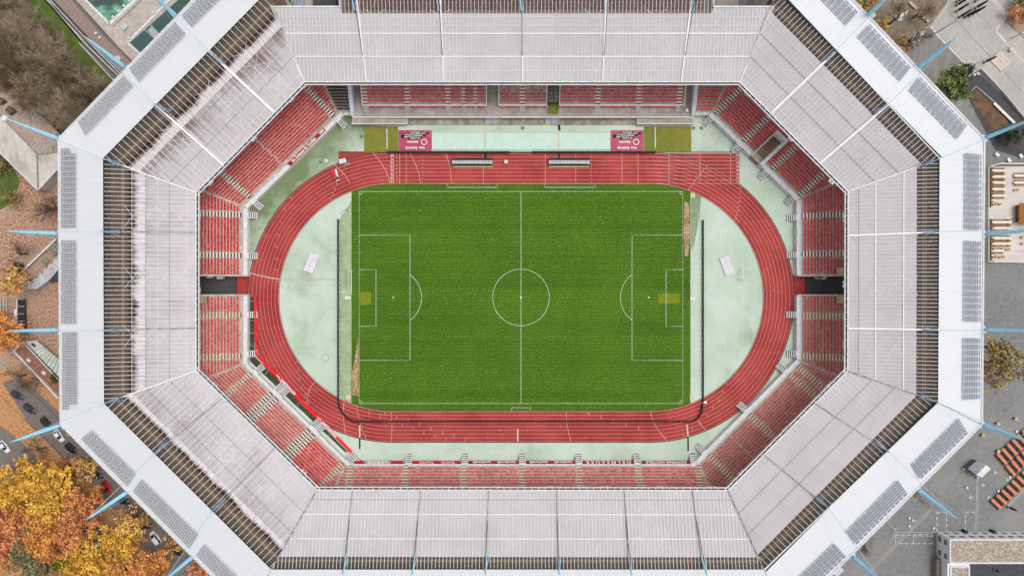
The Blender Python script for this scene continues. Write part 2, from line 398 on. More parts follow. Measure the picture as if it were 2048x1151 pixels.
def tick(b, ang=None, x=None, side='T', l0=0, l1=1, wd=0.12):
    ra, rb = r_in + l0 * lane, r_in + l1 * lane
    if ang is not None:
        cx = CLx if side == 'L' else CRx
        p, q = [(cx + r * math.cos(R(ang)), CY - r * math.sin(R(ang))) for r in (ra, rb)]
    else:
        s = -1 if side == 'T' else 1; p, q = (x, CY + s * ra), (x, CY + s * rb)
    stroke(b, pxl(p, q), wd, 0.038)
rr = random.Random(3)
for k in range(8):      # staggers and relay marks step outwards lane by lane
    tick(b, ang=172 - k * 5.2, side='L', l0=k, l1=k + 1); tick(b, ang=112 - k * 2.0 + 10, side='L', l0=k, l1=k + 1)
    tick(b, ang=214 + k * 3.5, side='L', l0=k, l1=k + 1); tick(b, ang=252 + k * 1.0, side='L', l0=k, l1=k + 1)
    tick(b, x=738 + k * 22, side='B', l0=k, l1=k + 1); tick(b, x=770 + k * 23, side='B', l0=k, l1=k + 1)
    tick(b, x=1177 + k * 25, side='B', l0=k, l1=k + 1) if k < 5 else None
    tick(b, ang=70 - k * 0.5, side='R', l0=k, l1=k + 1); tick(b, ang=42 + k * 1.2, side='R', l0=k, l1=k + 1)
    tick(b, ang=-48 - k * 4, side='R', l0=k, l1=k + 1)
    for a in range(-60, 60, 12): tick(b, ang=a + k * 1.5, side='R', l0=k + .75, l1=k + 1.0, wd=.1)
for i in range(70):
    k = rr.randrange(8); tick(b, x=rr.uniform(760, 1330), side=rr.choice('TB'), l0=k + .8, l1=k + 1.12, wd=.1)
tm = b.build('track_markings', M('track_line_paint', S(214, 190, 184), S(190, 150, 146), 1.2)); tm['kind'] = 'structure'
for k in range(8):
    y = 367 - (k + .5) * lane
    for x, rz in ((783.8, -90), (1475.5, 90)):
        text('lane_number', str(k + 1), P(x, y) + Vector((0, 0, .045)), (0, 0, R(rz)), 1.15, LINE, tm)
b = MB(); stroke(b, [P(x, y) for x, y in oval(r_in - 0.8)], 0.14, 0.030, closed=True)
o_ = [P(x, y) for x, y in oval(r_in + 8 * lane + 1.2)]; stroke(b, o_, 0.3, 0.028, closed=True)
stroke(b, pxl((677, 304), (1479, 304.4)), 0.3, .032); stroke(b, pxl((472.5, 551), (472.5, 590)), 0.35, .032); stroke(b, pxl((1611.5, 550), (1611.5, 590)), 0.35, .032)
b.build('track_drain', M('drain_slot', S(56, 40, 40), None, 1.0))['kind'] = 'structure'
# football markings
b = MB(); LW = 0.125; z = 0.030
L_, R_, T_, B_ = 718.5, 1365.5, 383, 806
stroke(b, pxl((L_, T_), (R_, T_), (R_, B_), (L_, B_)), LW, z, closed=True)
stroke(b, pxl((1042, T_), (1042, B_)), LW, z + .002)
circ = lambda cx, cy, r, a0=0, a1=360, n=60: [(cx + r * math.cos(R(a0 + (a1 - a0) * i / n)), cy - r * math.sin(R(a0 + (a1 - a0) * i / n))) for i in range(n + 1)]
stroke(b, pxl(*circ(1042, CY, 56.5)[:-1]), LW, z + .004, closed=True)
stroke(b, pxl(*circ(1042, CY, 1.2)), 0.3, z + .006)
for s, g in ((1, L_), (-1, R_)):
    stroke(b, pxl((g, 470), (g + s * 101.5, 470), (g + s * 101.5, 720), (g, 720)), LW, z + .002)
    stroke(b, pxl((g, 539), (g + s * 33.5, 539), (g + s * 33.5, 652), (g, 652)), LW, z + .004)
    a = 53.2; cx = g + s * 68
    stroke(b, pxl(*(circ(cx, CY, 56.5, -a, a) if s == 1 else circ(cx, CY, 56.5, 180 - a, 180 + a))), LW, z + .006)
    stroke(b, pxl(*circ(cx, CY, .8)), 0.25, z + .006)
    for yy, q in ((T_, 1), (B_, -1)):
        a0 = {(1, 1): 270, (1, -1): 0, (-1, 1): 180, (-1, -1): 90}[(s, q)]
        stroke(b, pxl(*circ(g, yy, 6, a0, a0 + 90, 10)), LW, z + .004)
stroke(b, pxl((894.5, 368), (894.5, 374.5), (994.5, 374.5), (994.5, 368)), LW, z); stroke(b, pxl((1089, 368), (1089, 374.5), (1190.5, 374.5), (1190.5, 368)), LW, z)
dashed(b, pxl((1023.5, 821), (1023.5, 814.5), (1060, 814.5), (1060, 821)), LW, z, .8, .3)
b.build('pitch_markings', LINE)['kind'] = 'structure'
# worn and reseeded areas of the grass
WORN = M('worn_goalmouth', S(128, 136, 26), S(100, 122, 24), 0.9, rough=.95)
flat('worn_turf', [(720, 584), (741, 583), (743, 608), (720, 610)], 0.020, WORN)
flat('worn_turf', [(1317, 586), (1360, 587), (1359, 606), (1316, 606)], 0.020, WORN)
BARE = M('bare_sand', S(196, 160, 132), S(140, 110, 70), 1.2, lo=.42, hi=.62, big=S(96, 110, 40), bigsc=.3, bigf=.6)
flat('bare_strip', [(704, 742), (708, 728), (712, 700), (717, 672), (717.5, 792), (705, 790)], 0.020, BARE)
flat('bare_strip', [(1369, 403), (1378, 405), (1380, 470), (1376, 512), (1370, 512), (1367, 460)], 0.020, BARE)
flat('moss_strip', [(1382, 385), (1403, 390), (1398, 440), (1388, 490), (1382, 500)], 0.016, M('mossy_rubber', S(146, 160, 130), S(120, 136, 104), .5))
flat('moss_strip', [(678, 440), (703, 400), (703, 808), (690, 800), (678, 790)], 0.016, M('pale_mossy_rubber', S(170, 186, 150), S(148, 166, 126), .4, big=S(128, 136, 100), bigsc=.15))
# infield paint
b = MB(); zz = 0.022
for pl in (((1396, 425), (1396, 562)), ((1396, 587), (1396, 735)), ((1441, 425), (1441, 562), (1377, 562)), ((1448.5, 425), (1448.5, 562), (1526, 562)), ((1441, 712), (1441, 587), (1380, 587)), ((1448.5, 712), (1448.5, 587), (1485, 587), (1485, 700), (1478, 725), (1462, 745)),
           ((1508, 680), (1508, 587), (1526, 587)), ((1485, 562), (1485, 490), (1482, 470), (1470, 450)), ((1508, 562), (1508, 510)), ((560, 583), (695, 583)), ((677, 715), (657, 712)), ((656, 709), (701, 671)), ((700, 770), (695, 776)), ((866, 263), (1221, 263)), ((866, 268.5), (1221, 268.5)), ((866, 276.5), (1221, 276.5)),
           ((866, 287), (1221, 287)), ((866, 292.5), (1221, 292.5)), ((866, 298), (1221, 298))):
    stroke(b, pxl(*pl), 0.12, zz)
b.build('infield_markings', LINE2)['kind'] = 'structure'
b = MB()
for cx, cy, r in ((650.5, 715.5, 7.2), (690, 426, 7), (689, 784, 6)): stroke(b, pxl(*circ(cx, cy, r)[:-1]), 0.14, zz + .006, closed=True)
stroke(b, pxl((866, 264.5), (1221, 264.5)), .1, zz + .006); stroke(b, pxl((866, 299.5), (1221, 299.5)), .1, zz + .006)
b.build('throwing_circle_rims', M('rim_green', S(110, 128, 104), None, 1.0))['kind'] = 'structure'
flat('run_up_strip', [(864, 264), (1221, 264), (1221, 300), (864, 300)], 0.018, M('pale_mint_rubber', S(200, 222, 212), S(188, 212, 200), .4))

# ------------------------------------------------------------------ grandstands
TR, RI = 0.84, 0.44
def side(p, q, zf=2.0):
    a, c = P(*p, zf), P(*q, zf); u = Vector((c.x - a.x, c.y - a.y)).normalized(); o = Vector((a.x, a.y))
    n = Vector((u.y, -u.x))
    if n.dot(o) < 0: n = -n
    return dict(o=o, u=u, n=n)
SD = {'W': side((495, 700), (495, 430)), 'NW': side((506, 406), (660, 257)), 'N': side((650, 230), (1440, 230)), 'NE': side((1418.6, 231), (1537, 346)),
      'E': side((1593.7, 430), (1593.7, 700)), 'SE': side((1590, 722), (1402, 910)), 'S': side((1390, 927), (710, 927)), 'SW': side((682.8, 910.8), (502, 734.6))}
ORD = ['W', 'NW', 'N', 'NE', 'E', 'SE', 'S', 'SW']
WK = dict(W=2.3, NW=2.4, N=1.3, NE=2.0, E=1.8, SE=2.0, S=0.75, SW=1.7)
def isect(s1, d1, s2, d2):
    A, B_ = SD[s1], SD[s2]; p1 = A['o'] + A['n'] * d1; p2 = B_['o'] + B_['n'] * d2
    den = A['u'].x * B_['u'].y - A['u'].y * B_['u'].x
    t = ((p2 - p1).x * B_['u'].y - (p2 - p1).y * B_['u'].x) / den; return p1 + A['u'] * t
def dofs(s, j): return (WK[s] + j * TR) if j >= 0 else (0.0 if j == -1 else -1.2)
def lim(s, j):
    i = ORD.index(s); pv, nx = ORD[i - 1], ORD[(i + 1) % 8]; A = SD[s]
    a = isect(s, dofs(s, j), pv, dofs(pv, j)); c = isect(s, dofs(s, j), nx, dofs(nx, j))
    return (a - A['o']).dot(A['u']), (c - A['o']).dot(A['u'])
def tpos(s, px, py, z=2.0):
    p = P(px, py, z); return (Vector((p.x, p.y)) - SD[s]['o']).dot(SD[s]['u'])
def wp(s, t, d, z):
    q = SD[s]['o'] + SD[s]['u'] * t + SD[s]['n'] * d; return Vector((q.x, q.y, z))
def seatmat(name, c, c2, tint): return M(name, c, c2, 0.5, rough=0.5, tint=tint, spec=.35)
SEAT = {'bright': seatmat('bright_red_seat', S(216, 34, 52), S(198, 30, 46), S(234, 100, 110)),
        'faded': seatmat('faded_red_seat', S(226, 58, 72), S(210, 48, 62), S(244, 150, 154)),
        'dark': seatmat('dark_red_seat', S(226, 34, 56), S(208, 30, 50), S(240, 116, 128)),
        'black': seatmat('black_seat', S(40, 38, 40), S(28, 28, 30), S(70, 68, 70)),
        'white': seatmat('white_seat', S(222, 214, 214), S(200, 192, 192), S(206, 52, 58)),
        'brown': seatmat('dull_maroon_seat', S(126, 66, 70), S(104, 54, 58), S(140, 84, 84)), 'tan': seatmat('brownish_seat', S(124, 94, 76), S(98, 70, 58), S(140, 110, 90))}
def seat_boxes(pan):
    pw = 0.21
    return [((-pw, 0.02, .38), (pw, 0.02 + pan, .44)), ((-pw, 0.02 + pan, .38), (pw, 0.09 + pan, .78)), ((-.04, .05, 0), (.04, .12, .38))]
FQ = np.array([(4, 5, 6, 7), (0, 1, 5, 4), (1, 2, 6, 5), (2, 3, 7, 6), (3, 0, 4, 7)])
def seat_arr(pan):
    V = []; F = []
    for (x0, y0, z0), (x1, y1, z1) in seat_boxes(pan):
        k = len(V); V += [(x0, y0, z0), (x1, y0, z0), (x1, y1, z0), (x0, y1, z0), (x0, y0, z1), (x1, y0, z1), (x1, y1, z1), (x0, y1, z1)]
        F += (FQ + k).tolist()
    return np.array(V, float), np.array(F, int)
def one_seat(name, pan, mat, tint):
    V, F = seat_arr(pan); me = bpy.data.meshes.new(name); me.from_pydata(V.tolist(), [], F.tolist()); me.materials.append(mat)
    a = me.attributes.new('tint', 'FLOAT', 'FACE'); a.data.foreach_set('value', [tint] * len(F)); return me
SEATMESH = {}
def put_seats(root, pos, rz, pan, key, tprob, individual=True, name='seat'):
    """pos: list of xyz in world, all facing the same way; the first 100 as parts, the rest as one part"""
    pos = np.array(pos, float); n = len(pos)
    tint = np.clip(rng.random(n) ** (1.0 / max(tprob, .05)), 0, 1)
    pos[:, :2] += rng.normal(0, .012, (n, 2))
    L = np.array(wloc(root)); k = min(100, n) if individual else 0
    for i in range(k):
        tq = round(float(tint[i]) * 3) / 3; q = (key, pan, tq)
        if q not in SEATMESH: SEATMESH[q] = one_seat('seat', pan, SEAT[key], tq)
        o = bpy.data.objects.new(name, SEATMESH[q]); o.location = pos[i] - L; o.rotation_euler = (0, 0, rz); o.parent = root; C.objects.link(o)
    if n > k:
        V, F = seat_arr(pan); rest = pos[k:] - L; m = len(rest); ca, sa = math.cos(rz), math.sin(rz)
        X = V[:, 0] * ca - V[:, 1] * sa; Y = V[:, 0] * sa + V[:, 1] * ca
        VV = np.stack([X[None] + rest[:, 0:1], Y[None] + rest[:, 1:2], V[:, 2][None] + rest[:, 2:3]], -1).reshape(-1, 3)
        FF = (F[None] + (np.arange(m) * len(V))[:, None, None]).reshape(-1, 4)
        me = bpy.data.meshes.new('seats'); me.vertices.add(len(VV)); me.vertices.foreach_set('co', VV.ravel())
        me.loops.add(FF.size); me.loops.foreach_set('vertex_index', FF.ravel().astype(np.int32))
        me.polygons.add(len(FF)); me.polygons.foreach_set('loop_start', np.arange(0, FF.size, 4, dtype=np.int32)); me.polygons.foreach_set('loop_total', np.full(len(FF), 4, dtype=np.int32))
        me.materials.append(SEAT[key]); me.update(calc_edges=True)
        a = me.attributes.new('tint', 'FLOAT', 'FACE'); a.data.foreach_set('value', np.repeat(tint[k:], len(F)))
        o = link('seats', me, root); o['kind'] = 'stuff'
STEPL = M('pale_step', S(240, 232, 220), S(216, 204, 190), 1.0); STEPD = M('dark_step', S(86, 78, 72), S(62, 56, 52), 1.0)
STEPY = M('yellowed_step', S(232, 210, 186), S(206, 184, 160), 1.0)
STEPM = {'l': STEPL, 'y': STEPY}
UNDER = M('stair_gap_plate', S(96, 96, 94), None, 1.0)
STEPG = M('greyish_step', S(134, 116, 102), S(108, 94, 84), 1.0)
def access_stair(root, s, t, wd=1.9, run=2.7, top=2.0, double=False):
    """galvanised steps from the arena floor up to the front walkway"""
    b = MB(); n = 5; A = SD[s]; nn = Vector((A['n'].x, A['n'].y, 0)); uu = Vector((A['u'].x, A['u'].y, 0)); base = wp(s, t, 0, 0)
    rz = math.atan2(uu.y, uu.x)
    for half in ((-1, 1) if double else (0,)):
        cb = base + uu * (half * (wd / 2 + .08))
        b.beam(cb - nn * (run + .05) + Vector((0, 0, .05)), cb + Vector((0, 0, top - .25)), wd - .1, .06, 1)  # plate added below the treads, its dark colour blackens the gaps
        for k in range(n):
            p = cb - nn * (run - (k + .5) * run / n); b.box((p.x, p.y, top * (k + 1) / n - .05), wd - .1, run / n * .66, .06, rz, 0)
        for q in (-1, 1):
            e = cb + uu * (q * wd / 2); b.beam(e - nn * run + Vector((0, 0, .1)), e + Vector((0, 0, top)), .12, .22, 0)
            b.beam(e - nn * run + Vector((0, 0, 1.0)), e + Vector((0, 0, top + 1.0)), .07, .07, 0)
            for k in range(3):
                f = k / 2.0; p0 = e - nn * run * (1 - f) + Vector((0, 0, top * f)); b.beam(p0, p0 + Vector((0, 0, 1.0)), .05, .05, 0)
        p = cb + nn * .35; b.box((p.x, p.y, top), wd, 1.1, .16, rz, 0)
    b.build('access_stair', [WHITE, UNDER], root)

UPC = M('dark_upper_concrete', S(112, 98, 90), S(84, 72, 66), .5)  # darker tone of the concrete for the rows far back under the roof
def stand(key, label, s, n_rows, n_vis, seat, aisles, t0=None, t1=None, pan=.3, tprob=.35, gaps=(), stairs=(), step='l', pitch=.52, deep='brown', terr=CONC, zf=2.0, halfw=.75, walls=True, cap=WHITE, rails=(), thin=()):
    A = SD[s]; mid = wp(s, ((t0 if t0 is not None else lim(s, 0)[0]) + (t1 if t1 is not None else lim(s, 0)[1])) / 2, 0, 0)
    root = thing('grandstand', label, 'grandstand', tuple(mid), 'grandstands around the arena')
    def LM(j):
        a, c = lim(s, j); return (t0 if t0 is not None else a), (t1 if t1 is not None else c)
    b = MB()
    a0, c0 = LM(-1); a1, c1 = LM(0)
    b.face([wp(s, a0, 0, zf), wp(s, c0, 0, zf), wp(s, c1, dofs(s, 0), zf), wp(s, a1, dofs(s, 0), zf)][::-1 if True else 1])
    for j in range(n_rows):
        za, zb = zf + (j) * RI, zf + (j + 1) * RI; d0, d1 = dofs(s, j), dofs(s, j + 1)
        (a, c), (a2, c2) = LM(j), LM(j + 1); iv = [(a, c, a2, c2)]
        for (g0, g1, jm) in gaps:
            if j < jm:
                nv = []
                for (x0, x1, y0, y1) in iv:
                    if x0 < g0 and x1 > g1: nv += [(x0, g0, y0, g0), (g1, x1, g1, y1)]
                    else: nv.append((x0, x1, y0, y1))
                iv = nv
        for (x0, x1, y0, y1) in iv:
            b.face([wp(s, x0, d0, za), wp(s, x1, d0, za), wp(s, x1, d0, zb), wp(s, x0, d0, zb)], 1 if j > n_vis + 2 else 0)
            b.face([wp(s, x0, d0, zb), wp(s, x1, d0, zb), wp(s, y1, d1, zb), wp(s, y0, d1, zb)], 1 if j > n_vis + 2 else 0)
    # close the ends down to the ground
    for e in (0, 1):
        for j in range(n_rows):
            x, x2 = LM(j)[e], LM(j + 1)[e]; zb = zf + (j + 1) * RI
            b.face([wp(s, x, dofs(s, j), 0), wp(s, x2, dofs(s, j + 1), 0), wp(s, x2, dofs(s, j + 1), zb), wp(s, x, dofs(s, j), zb)])
    b.build('terrace', [terr, UPC], root)
    if walls:
        cw = 1.35 if WK[s] > 1.75 else (.9 if WK[s] > 1 else .55)
        b = MB(); iv = [(a0, c0)]
        for (g0, g1, jm) in gaps:
            iv = [q for (x0, x1) in iv for q in (((x0, g0), (g1, x1)) if x0 < g0 and x1 > g1 else ((x0, x1),))]
        for x0, x1 in iv:
            pts = [wp(s, x0, -.02, 0), wp(s, x1, -.02, 0), wp(s, x1, cw, 0), wp(s, x0, cw, 0)]; b.prism([(p.x, p.y) for p in pts], 0.0, zf + .12)
        b.build('front_wall', cap, root)
        b = MB(); n = int((c0 - a0) / 2.2); d = cw - .1
        for x0, x1 in iv:
            for hgt in (.55, 1.05): b.beam(wp(s, x0, d, zf + hgt), wp(s, x1, d, zf + hgt), .05, .05)
            for i in range(int((x1 - x0) / 2.2) + 1):
                p = wp(s, x0 + i * 2.2, d, zf); b.beam(p, p + Vector((0, 0, 1.05)), .05, .05)
        b.build('railing', STEEL, root)
    # aisles
    for (t, m) in aisles:
        b = MB(); uu = A['u']; rz = math.atan2(uu.y, uu.x); jm = n_vis + 3
        for j in range(jm):
            d = dofs(s, j); q = wp(s, t, d + .2, 0); b.box((q.x, q.y, zf + j * RI - .02), 2 * halfw, .44, RI + .05, rz, 0)
            q = wp(s, t, d - .21, 0); b.box((q.x, q.y, zf + j * RI - .02), 2 * halfw - .06, .36, RI / 2, rz, 1)  # dark box: shade of the hollow tread put into the colour
        b.build('aisle_steps', [STEPM[m], STEPD if m == 'l' else STEPG], root)
    # seats
    nn = A['n']; rz = math.atan2(-nn.x, nn.y)   # local +y is the way the back of the seat points
    allp = []
    for j in range(n_vis):
        a, c = LM(j); a += .35; c -= .35; t = a
        while t < c:
            ok = all(abs(t - q[0]) > halfw + .22 for q in aisles) and all(not (g0 - .35 < t < g1 + .35 and j < jm + 1) for (g0, g1, jm) in gaps)
            if ok and not any(abs(t - q) < .3 for q in thin): allp.append(wp(s, t, dofs(s, j) + .2, zf + (j + 1) * RI))
            t += pitch
    if allp: put_seats(root, [tuple(p) for p in allp], rz, pan, seat, tprob)
    # upper rows under the roof: benches in darker seat colours
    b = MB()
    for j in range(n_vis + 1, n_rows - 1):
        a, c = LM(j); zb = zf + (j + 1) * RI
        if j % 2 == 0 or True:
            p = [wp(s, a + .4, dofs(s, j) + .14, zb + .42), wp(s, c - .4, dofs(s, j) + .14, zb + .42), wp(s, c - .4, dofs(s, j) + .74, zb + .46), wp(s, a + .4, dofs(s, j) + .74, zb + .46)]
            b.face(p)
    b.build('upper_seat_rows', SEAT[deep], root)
    for (t, dbl) in stairs: access_stair(root, s, t, double=dbl)
    for t in rails:
        b = MB()
        for q in (-.12, .12):
            b.beam(wp(s, t + q, dofs(s, 0), zf + 1.1), wp(s, t + q, dofs(s, n_vis + 3), zf + 1.1 + RI * (n_vis + 3)), .1, .1)
        for j in range(0, n_vis + 3, 2): b.beam(wp(s, t, dofs(s, j) + .3, zf + j * RI), wp(s, t, dofs(s, j) + .3, zf + j * RI + 1.4), .08, .08)
        b.build('divider_rail', STEEL, root)
    return root
T = tpos
WT = (T('W', 495, 549.5), T('W', 495, 591))
stW1 = stand('W1', 'grandstand block of bright red seats left of the pitch, above the dark tunnel', 'W', 38, 15, 'bright', [(T('W', 495, 430), 'l'), (T('W', 495, 511), 'l')], t0=WT[0], stairs=((T('W', 495, 430), False), (T('W', 495, 511), False)), deep='tan', tprob=.25, pan=.36)
stW2 = stand('W2', 'grandstand block of darker worn red seats left of the pitch, below the tunnel', 'W', 38, 15, 'dark', [(T('W', 495, 629), 'y'), (T('W', 495, 711), 'y')], t1=WT[1], stairs=((T('W', 495, 629), False), (T('W', 495, 707), False)), deep='tan', tprob=.4, pan=.22)
stNW = stand('NW', 'diagonal grandstand of bright red seats with the maroon family banner on its front', 'NW', 38, 15, 'bright', [(T('NW', 503, 408) + 1.2, 'l'), (T('NW', 668, 247) + 1.6, 'l')], stairs=((T('NW', 503, 408) + 1.2, False), (T('NW', 672, 245) + 1.2, False)), deep='tan', tprob=.28, pan=.36, thin=(T('NW', 575, 338),))
stNE = stand('NE', 'diagonal dark red grandstand with a white walled entrance trench cut through its rows', 'NE', 37, 14, 'dark', [(T('NE', 1422, 234) + .3, 'l'), (T('NE', 1479, 290), 'l'), (T('NE', 1536, 345), 'l'), (T('NE', 1590, 398) , 'l')],
             stairs=((T('NE', 1420, 238), False), (T('NE', 1477, 292), False), (T('NE', 1532, 345), False), (T('NE', 1583, 400), False)), tprob=.3, pan=.34, gaps=((T('NE', 1502, 312), T('NE', 1518, 328), 8),))
ET = (T('E', 1593, 549.5), T('E', 1593, 591))
stE1 = stand('E1', 'dark red grandstand block right of the pitch, above the dark tunnel', 'E', 38, 15, 'dark', [(T('E', 1593, 432), 'l'), (T('E', 1593, 508), 'l')], t1=ET[0], stairs=((T('E', 1593, 434), False), (T('E', 1593, 509), False)), tprob=.35, pan=.26)
stE2 = stand('E2', 'dark red grandstand block right of the pitch, below the tunnel', 'E', 38, 15, 'dark', [(T('E', 1593, 631), 'y'), (T('E', 1593, 711), 'y')], t0=ET[1], stairs=((T('E', 1593, 629), False), (T('E', 1593, 707), False)), tprob=.5, pan=.2)
stSE = stand('SE', 'long diagonal grandstand of worn dark red seats with pinkish gaps, lower right', 'SE', 37, 14, 'dark', [(T('SE', 1590, 722) + .6, 'y'), (T('SE', 1572, 742), 'y'), (T('SE', 1492, 822), 'y'), (T('SE', 1412, 903), 'y')], stairs=((T('SE', 1572, 742), False), (T('SE', 1492, 820), False), (T('SE', 1408, 903), False)), tprob=.5, pan=.18, rails=(T('SE', 1450, 862),))
stS = stand('S', 'straight grandstand of faded pinkish red seats along the bottom touchline', 'S', 33, 10, 'faded', [(T('S', x, 927), 'y') for x in (702, 812, 928, 1043, 1158, 1277, 1396)], stairs=[(T('S', x, 927), False) for x in (817, 930, 1045, 1158, 1275, 1388)], tprob=.55, pan=.26, halfw=.72)
stSW = stand('SW', 'diagonal grandstand with double access stairs, dark seats above and faded red seats below', 'SW', 37, 13, 'dark', [(T('SW', 508, 740), 'y'), (T('SW', 550, 781) + .2, 'l'), (T('SW', 560, 792) + .2, 'l'), (T('SW', 624, 853), 'l'), (T('SW', 633, 862) , 'l'), (T('SW', 692, 919), 'y')],
             stairs=((T('SW', 512, 744), False), (T('SW', 556, 786), True), (T('SW', 630, 858), True), (T('SW', 700, 925) - .4, True)), deep='tan', tprob=.45, pan=.2, rails=(T('SW', 555, 786.5), T('SW', 629, 857.5)))
xL, xR = P(703, 228, 2).x, 58.4
stNl = stand('Nl', 'small corner block of black seats beside the main stand', 'N', 22, 12, 'black', [], t1=(Vector((xL, 0)) - SD['N']['o']).x * SD['N']['u'].x, pan=.4, tprob=.1)
stNr = stand('Nr', 'small corner block of dark red seats beside the main stand, at its right end', 'N', 22, 12, 'dark', [], t0=(Vector((xR, 0)) - SD['N']['o']).x * SD['N']['u'].x, pan=.22, tprob=.35)
# bright repainted block at the foot of the lower left diagonal stand and its seat rows
def overlay_block(root, s, ta, tb, n_vis, key):
    A = SD[s]; nn = A['n']; rz = math.atan2(-nn.x, nn.y); al = []
    for j in range(n_vis):
        a, c = lim(s, j); t = max(a, ta); e = min(c, tb)
        while t < e: al.append(tuple(wp(s, t, dofs(s, j) + .33, 2 + (j + 1) * RI + .03))); t += .52
    put_seats(root, al, rz, .3, key, .35, individual=False)
overlay_block(stSW, 'SW', T('SW', 692, 919) + 1.1, T('SW', 633, 862) - 1.1, 13, 'faded')

# slanted pale walls that close the corner blocks toward the main stand
for x, rt, lb in ((xL, stNl, 1), (xR, stNr, -1)):
    b = MB(); w_ = 0.25
    y0 = SD['N']['o'].y - .5; y1 = y0 + 20
    pts = [(x, y0, 0), (x, y1, 0), (x, y1, 12.5), (x, y0 + 1.2, 4.0), (x, y0, 3.2)]
    b.face([(x + lb * .0, q[1], q[2]) for q in pts]); b.face([(x + lb * 1.1, q[1], q[2] - .4) for q in pts][::-1])
    for i in range(len(pts)):
        a, c = pts[i], pts[(i + 1) % len(pts)]; b.face([(a[0], a[1], a[2]), (c[0], c[1], c[2]), (c[0] + lb * 1.1, c[1], c[2] - .4), (a[0] + lb * 1.1, a[1], a[2] - .4)])
    b.build('end_wall', M('pale_blue_wall', S(206, 212, 220), S(186, 192, 202), .5), rt)

# white walled entrance trench in the upper right diagonal stand
b = MB(); g0, g1 = T('NE', 1502, 312), T('NE', 1518, 328)
def quadprism(b, s, ta, tb, da, db, z0, za, zb=None, mi=0):
    zb = za if zb is None else zb
    V = [wp(s, ta, da, z0), wp(s, tb, da, z0), wp(s, tb, db, z0), wp(s, ta, db, z0), wp(s, ta, da, za), wp(s, tb, da, za), wp(s, tb, db, zb), wp(s, ta, db, zb)]
    k = len(b.v); b.v += [tuple(v) for v in V]
    for q in ((3, 2, 1, 0), (4, 5, 6, 7), (0, 1, 5, 4), (1, 2, 6, 5), (2, 3, 7, 6), (3, 0, 4, 7)): b.f.append(tuple(k + i for i in q)); b.mi.append(mi)
dE = dofs('NE', 8)
quadprism(b, 'NE', g0 - .25, g0, -.1, dE, 0, 3.2, 7.0); quadprism(b, 'NE', g1, g1 + 1.0, -.1, dE, 0, 3.2, 7.0); quadprism(b, 'NE', g0 - .25, g1 + 1.0, dE, dE + 1.1, 4.2, 7.0)
b.build('trench_walls', WHITE, stNE)
b = MB(); quadprism(b, 'NE', g0, g1, -.4, dE + 1.0, 0, .3, 2.2); b.build('trench_floor', M('brown_concrete', S(176, 152, 134), S(140, 118, 102), .5), stNE)
# tunnel side walls
for s_, tt, rt in (('W', WT[0], stW1), ('W', WT[1], stW2), ('E', ET[0], stE1), ('E', ET[1], stE2)):
    b = MB(); o = .2; sg = 1 if rt in (stW1, stE2) else -1
    for j in range(-1, 20):
        d0 = -.05 if j == -1 else dofs(s_, j); d1 = dofs(s_, j + 1)
        quadprism(b, s_, tt - sg * .45 if sg > 0 else tt, tt if sg > 0 else tt + .45, d0, d1, 0, 2 + (j + 1) * RI + .5)
    b.build('tunnel_wall', CONCL, rt)
    b = MB(); ta, tb = (tt, tt + 2.2) if sg > 0 else (tt - 2.2, tt)
    quadprism(b, s_, ta, tb, dofs(s_, 10), dofs(s_, 16), 4, 2 + 15 * RI + 1.1)
    b.build('timber_platform', M('beige_boards', S(196, 178, 148), S(166, 148, 120), .3, stretch=(1, 8, 1)), rt) if rt is not stW1 else None

# ------------------------------------------------------------------ the main stand at the top
mainroot = thing('grandstand', 'main stand with apron, stepped red and white seat blocks and ramps along the top', 'grandstand', tuple(P(1045, 230, 0)), 'grandstands around the arena')
b = MB()
yF, yB = P(0, 235, 2).y, 95.0; xa, xb = P(704, 235, 2).x, P(1388, 235, 2).x
b.prism([(xa, yF), (xb, yF), (xb, yB), (xa, yB)], 0, 2.0); b.build('apron', APRON, mainroot)
b = MB(); b.beam((xa, yF + .1, 2.1), (xb, yF + .1, 2.1), .45, .25); b.build('apron_wall', WHITE, mainroot)
b = MB()
for hgt in (2.7, 3.1): b.beam((xa, yF + .7, hgt), (xb, yF + .7, hgt), .07, .07)
for i in range(56): b.beam((xa + i * 2, yF + .7, 2.0), (xa + i * 2, yF + .7, 3.1), .06, .06)
b.build('railing', STEEL, mainroot)
yS = P(0, 250, 0).y
b = MB(); b.prism([(P(818, 0).x, yS), (P(1275, 0).x, yS), (P(1275, 0).x, yF), (P(818, 0).x, yF)], 0, .35); b.build('lower_terrace', M('stained_sandstone', S(182, 172, 156), S(128, 116, 98), .5, big=S(108, 96, 78), bigsc=.2, bigf=.6), mainroot)
for x0, x1, zz0, zz1 in ((705, 816, 1.9, 1.2), (1273, 1386, 1.2, 1.9)):
    b = MB(); X0, X1 = P(x0, 0, 1).x, P(x1, 0, 1).x; Y0, Y1 = yS - .1, yF - .05
    k = len(b.v); b.v += [(X0, Y0, 0), (X1, Y0, 0), (X1, Y1, 0), (X0, Y1, 0), (X0, Y0, zz0), (X1, Y0, zz1), (X1, Y1, zz1), (X0, Y1, zz0)]
    for q in ((3, 2, 1, 0), (4, 5, 6, 7), (0, 1, 5, 4), (1, 2, 6, 5), (2, 3, 7, 6), (3, 0, 4, 7)): b.f.append(tuple(k + i for i in q)); b.mi.append(0)
    b.build('ramp', APRON, mainroot)
b = MB()
for x0, x1 in ((705, 816), (1273, 1386)):
    X0, X1 = P(x0, 0, 1).x, P(x1, 0, 1).x; b.beam((X0, yS - .1, 2.0), (X1, yS - .1, 2.0), .3, .3)
b.build('ramp_kerb', WHITE, mainroot)
MT, MR = 0.92, 0.46; yR0 = P(0, 206, 3).y
def mrow(j): return yR0 + j * MT
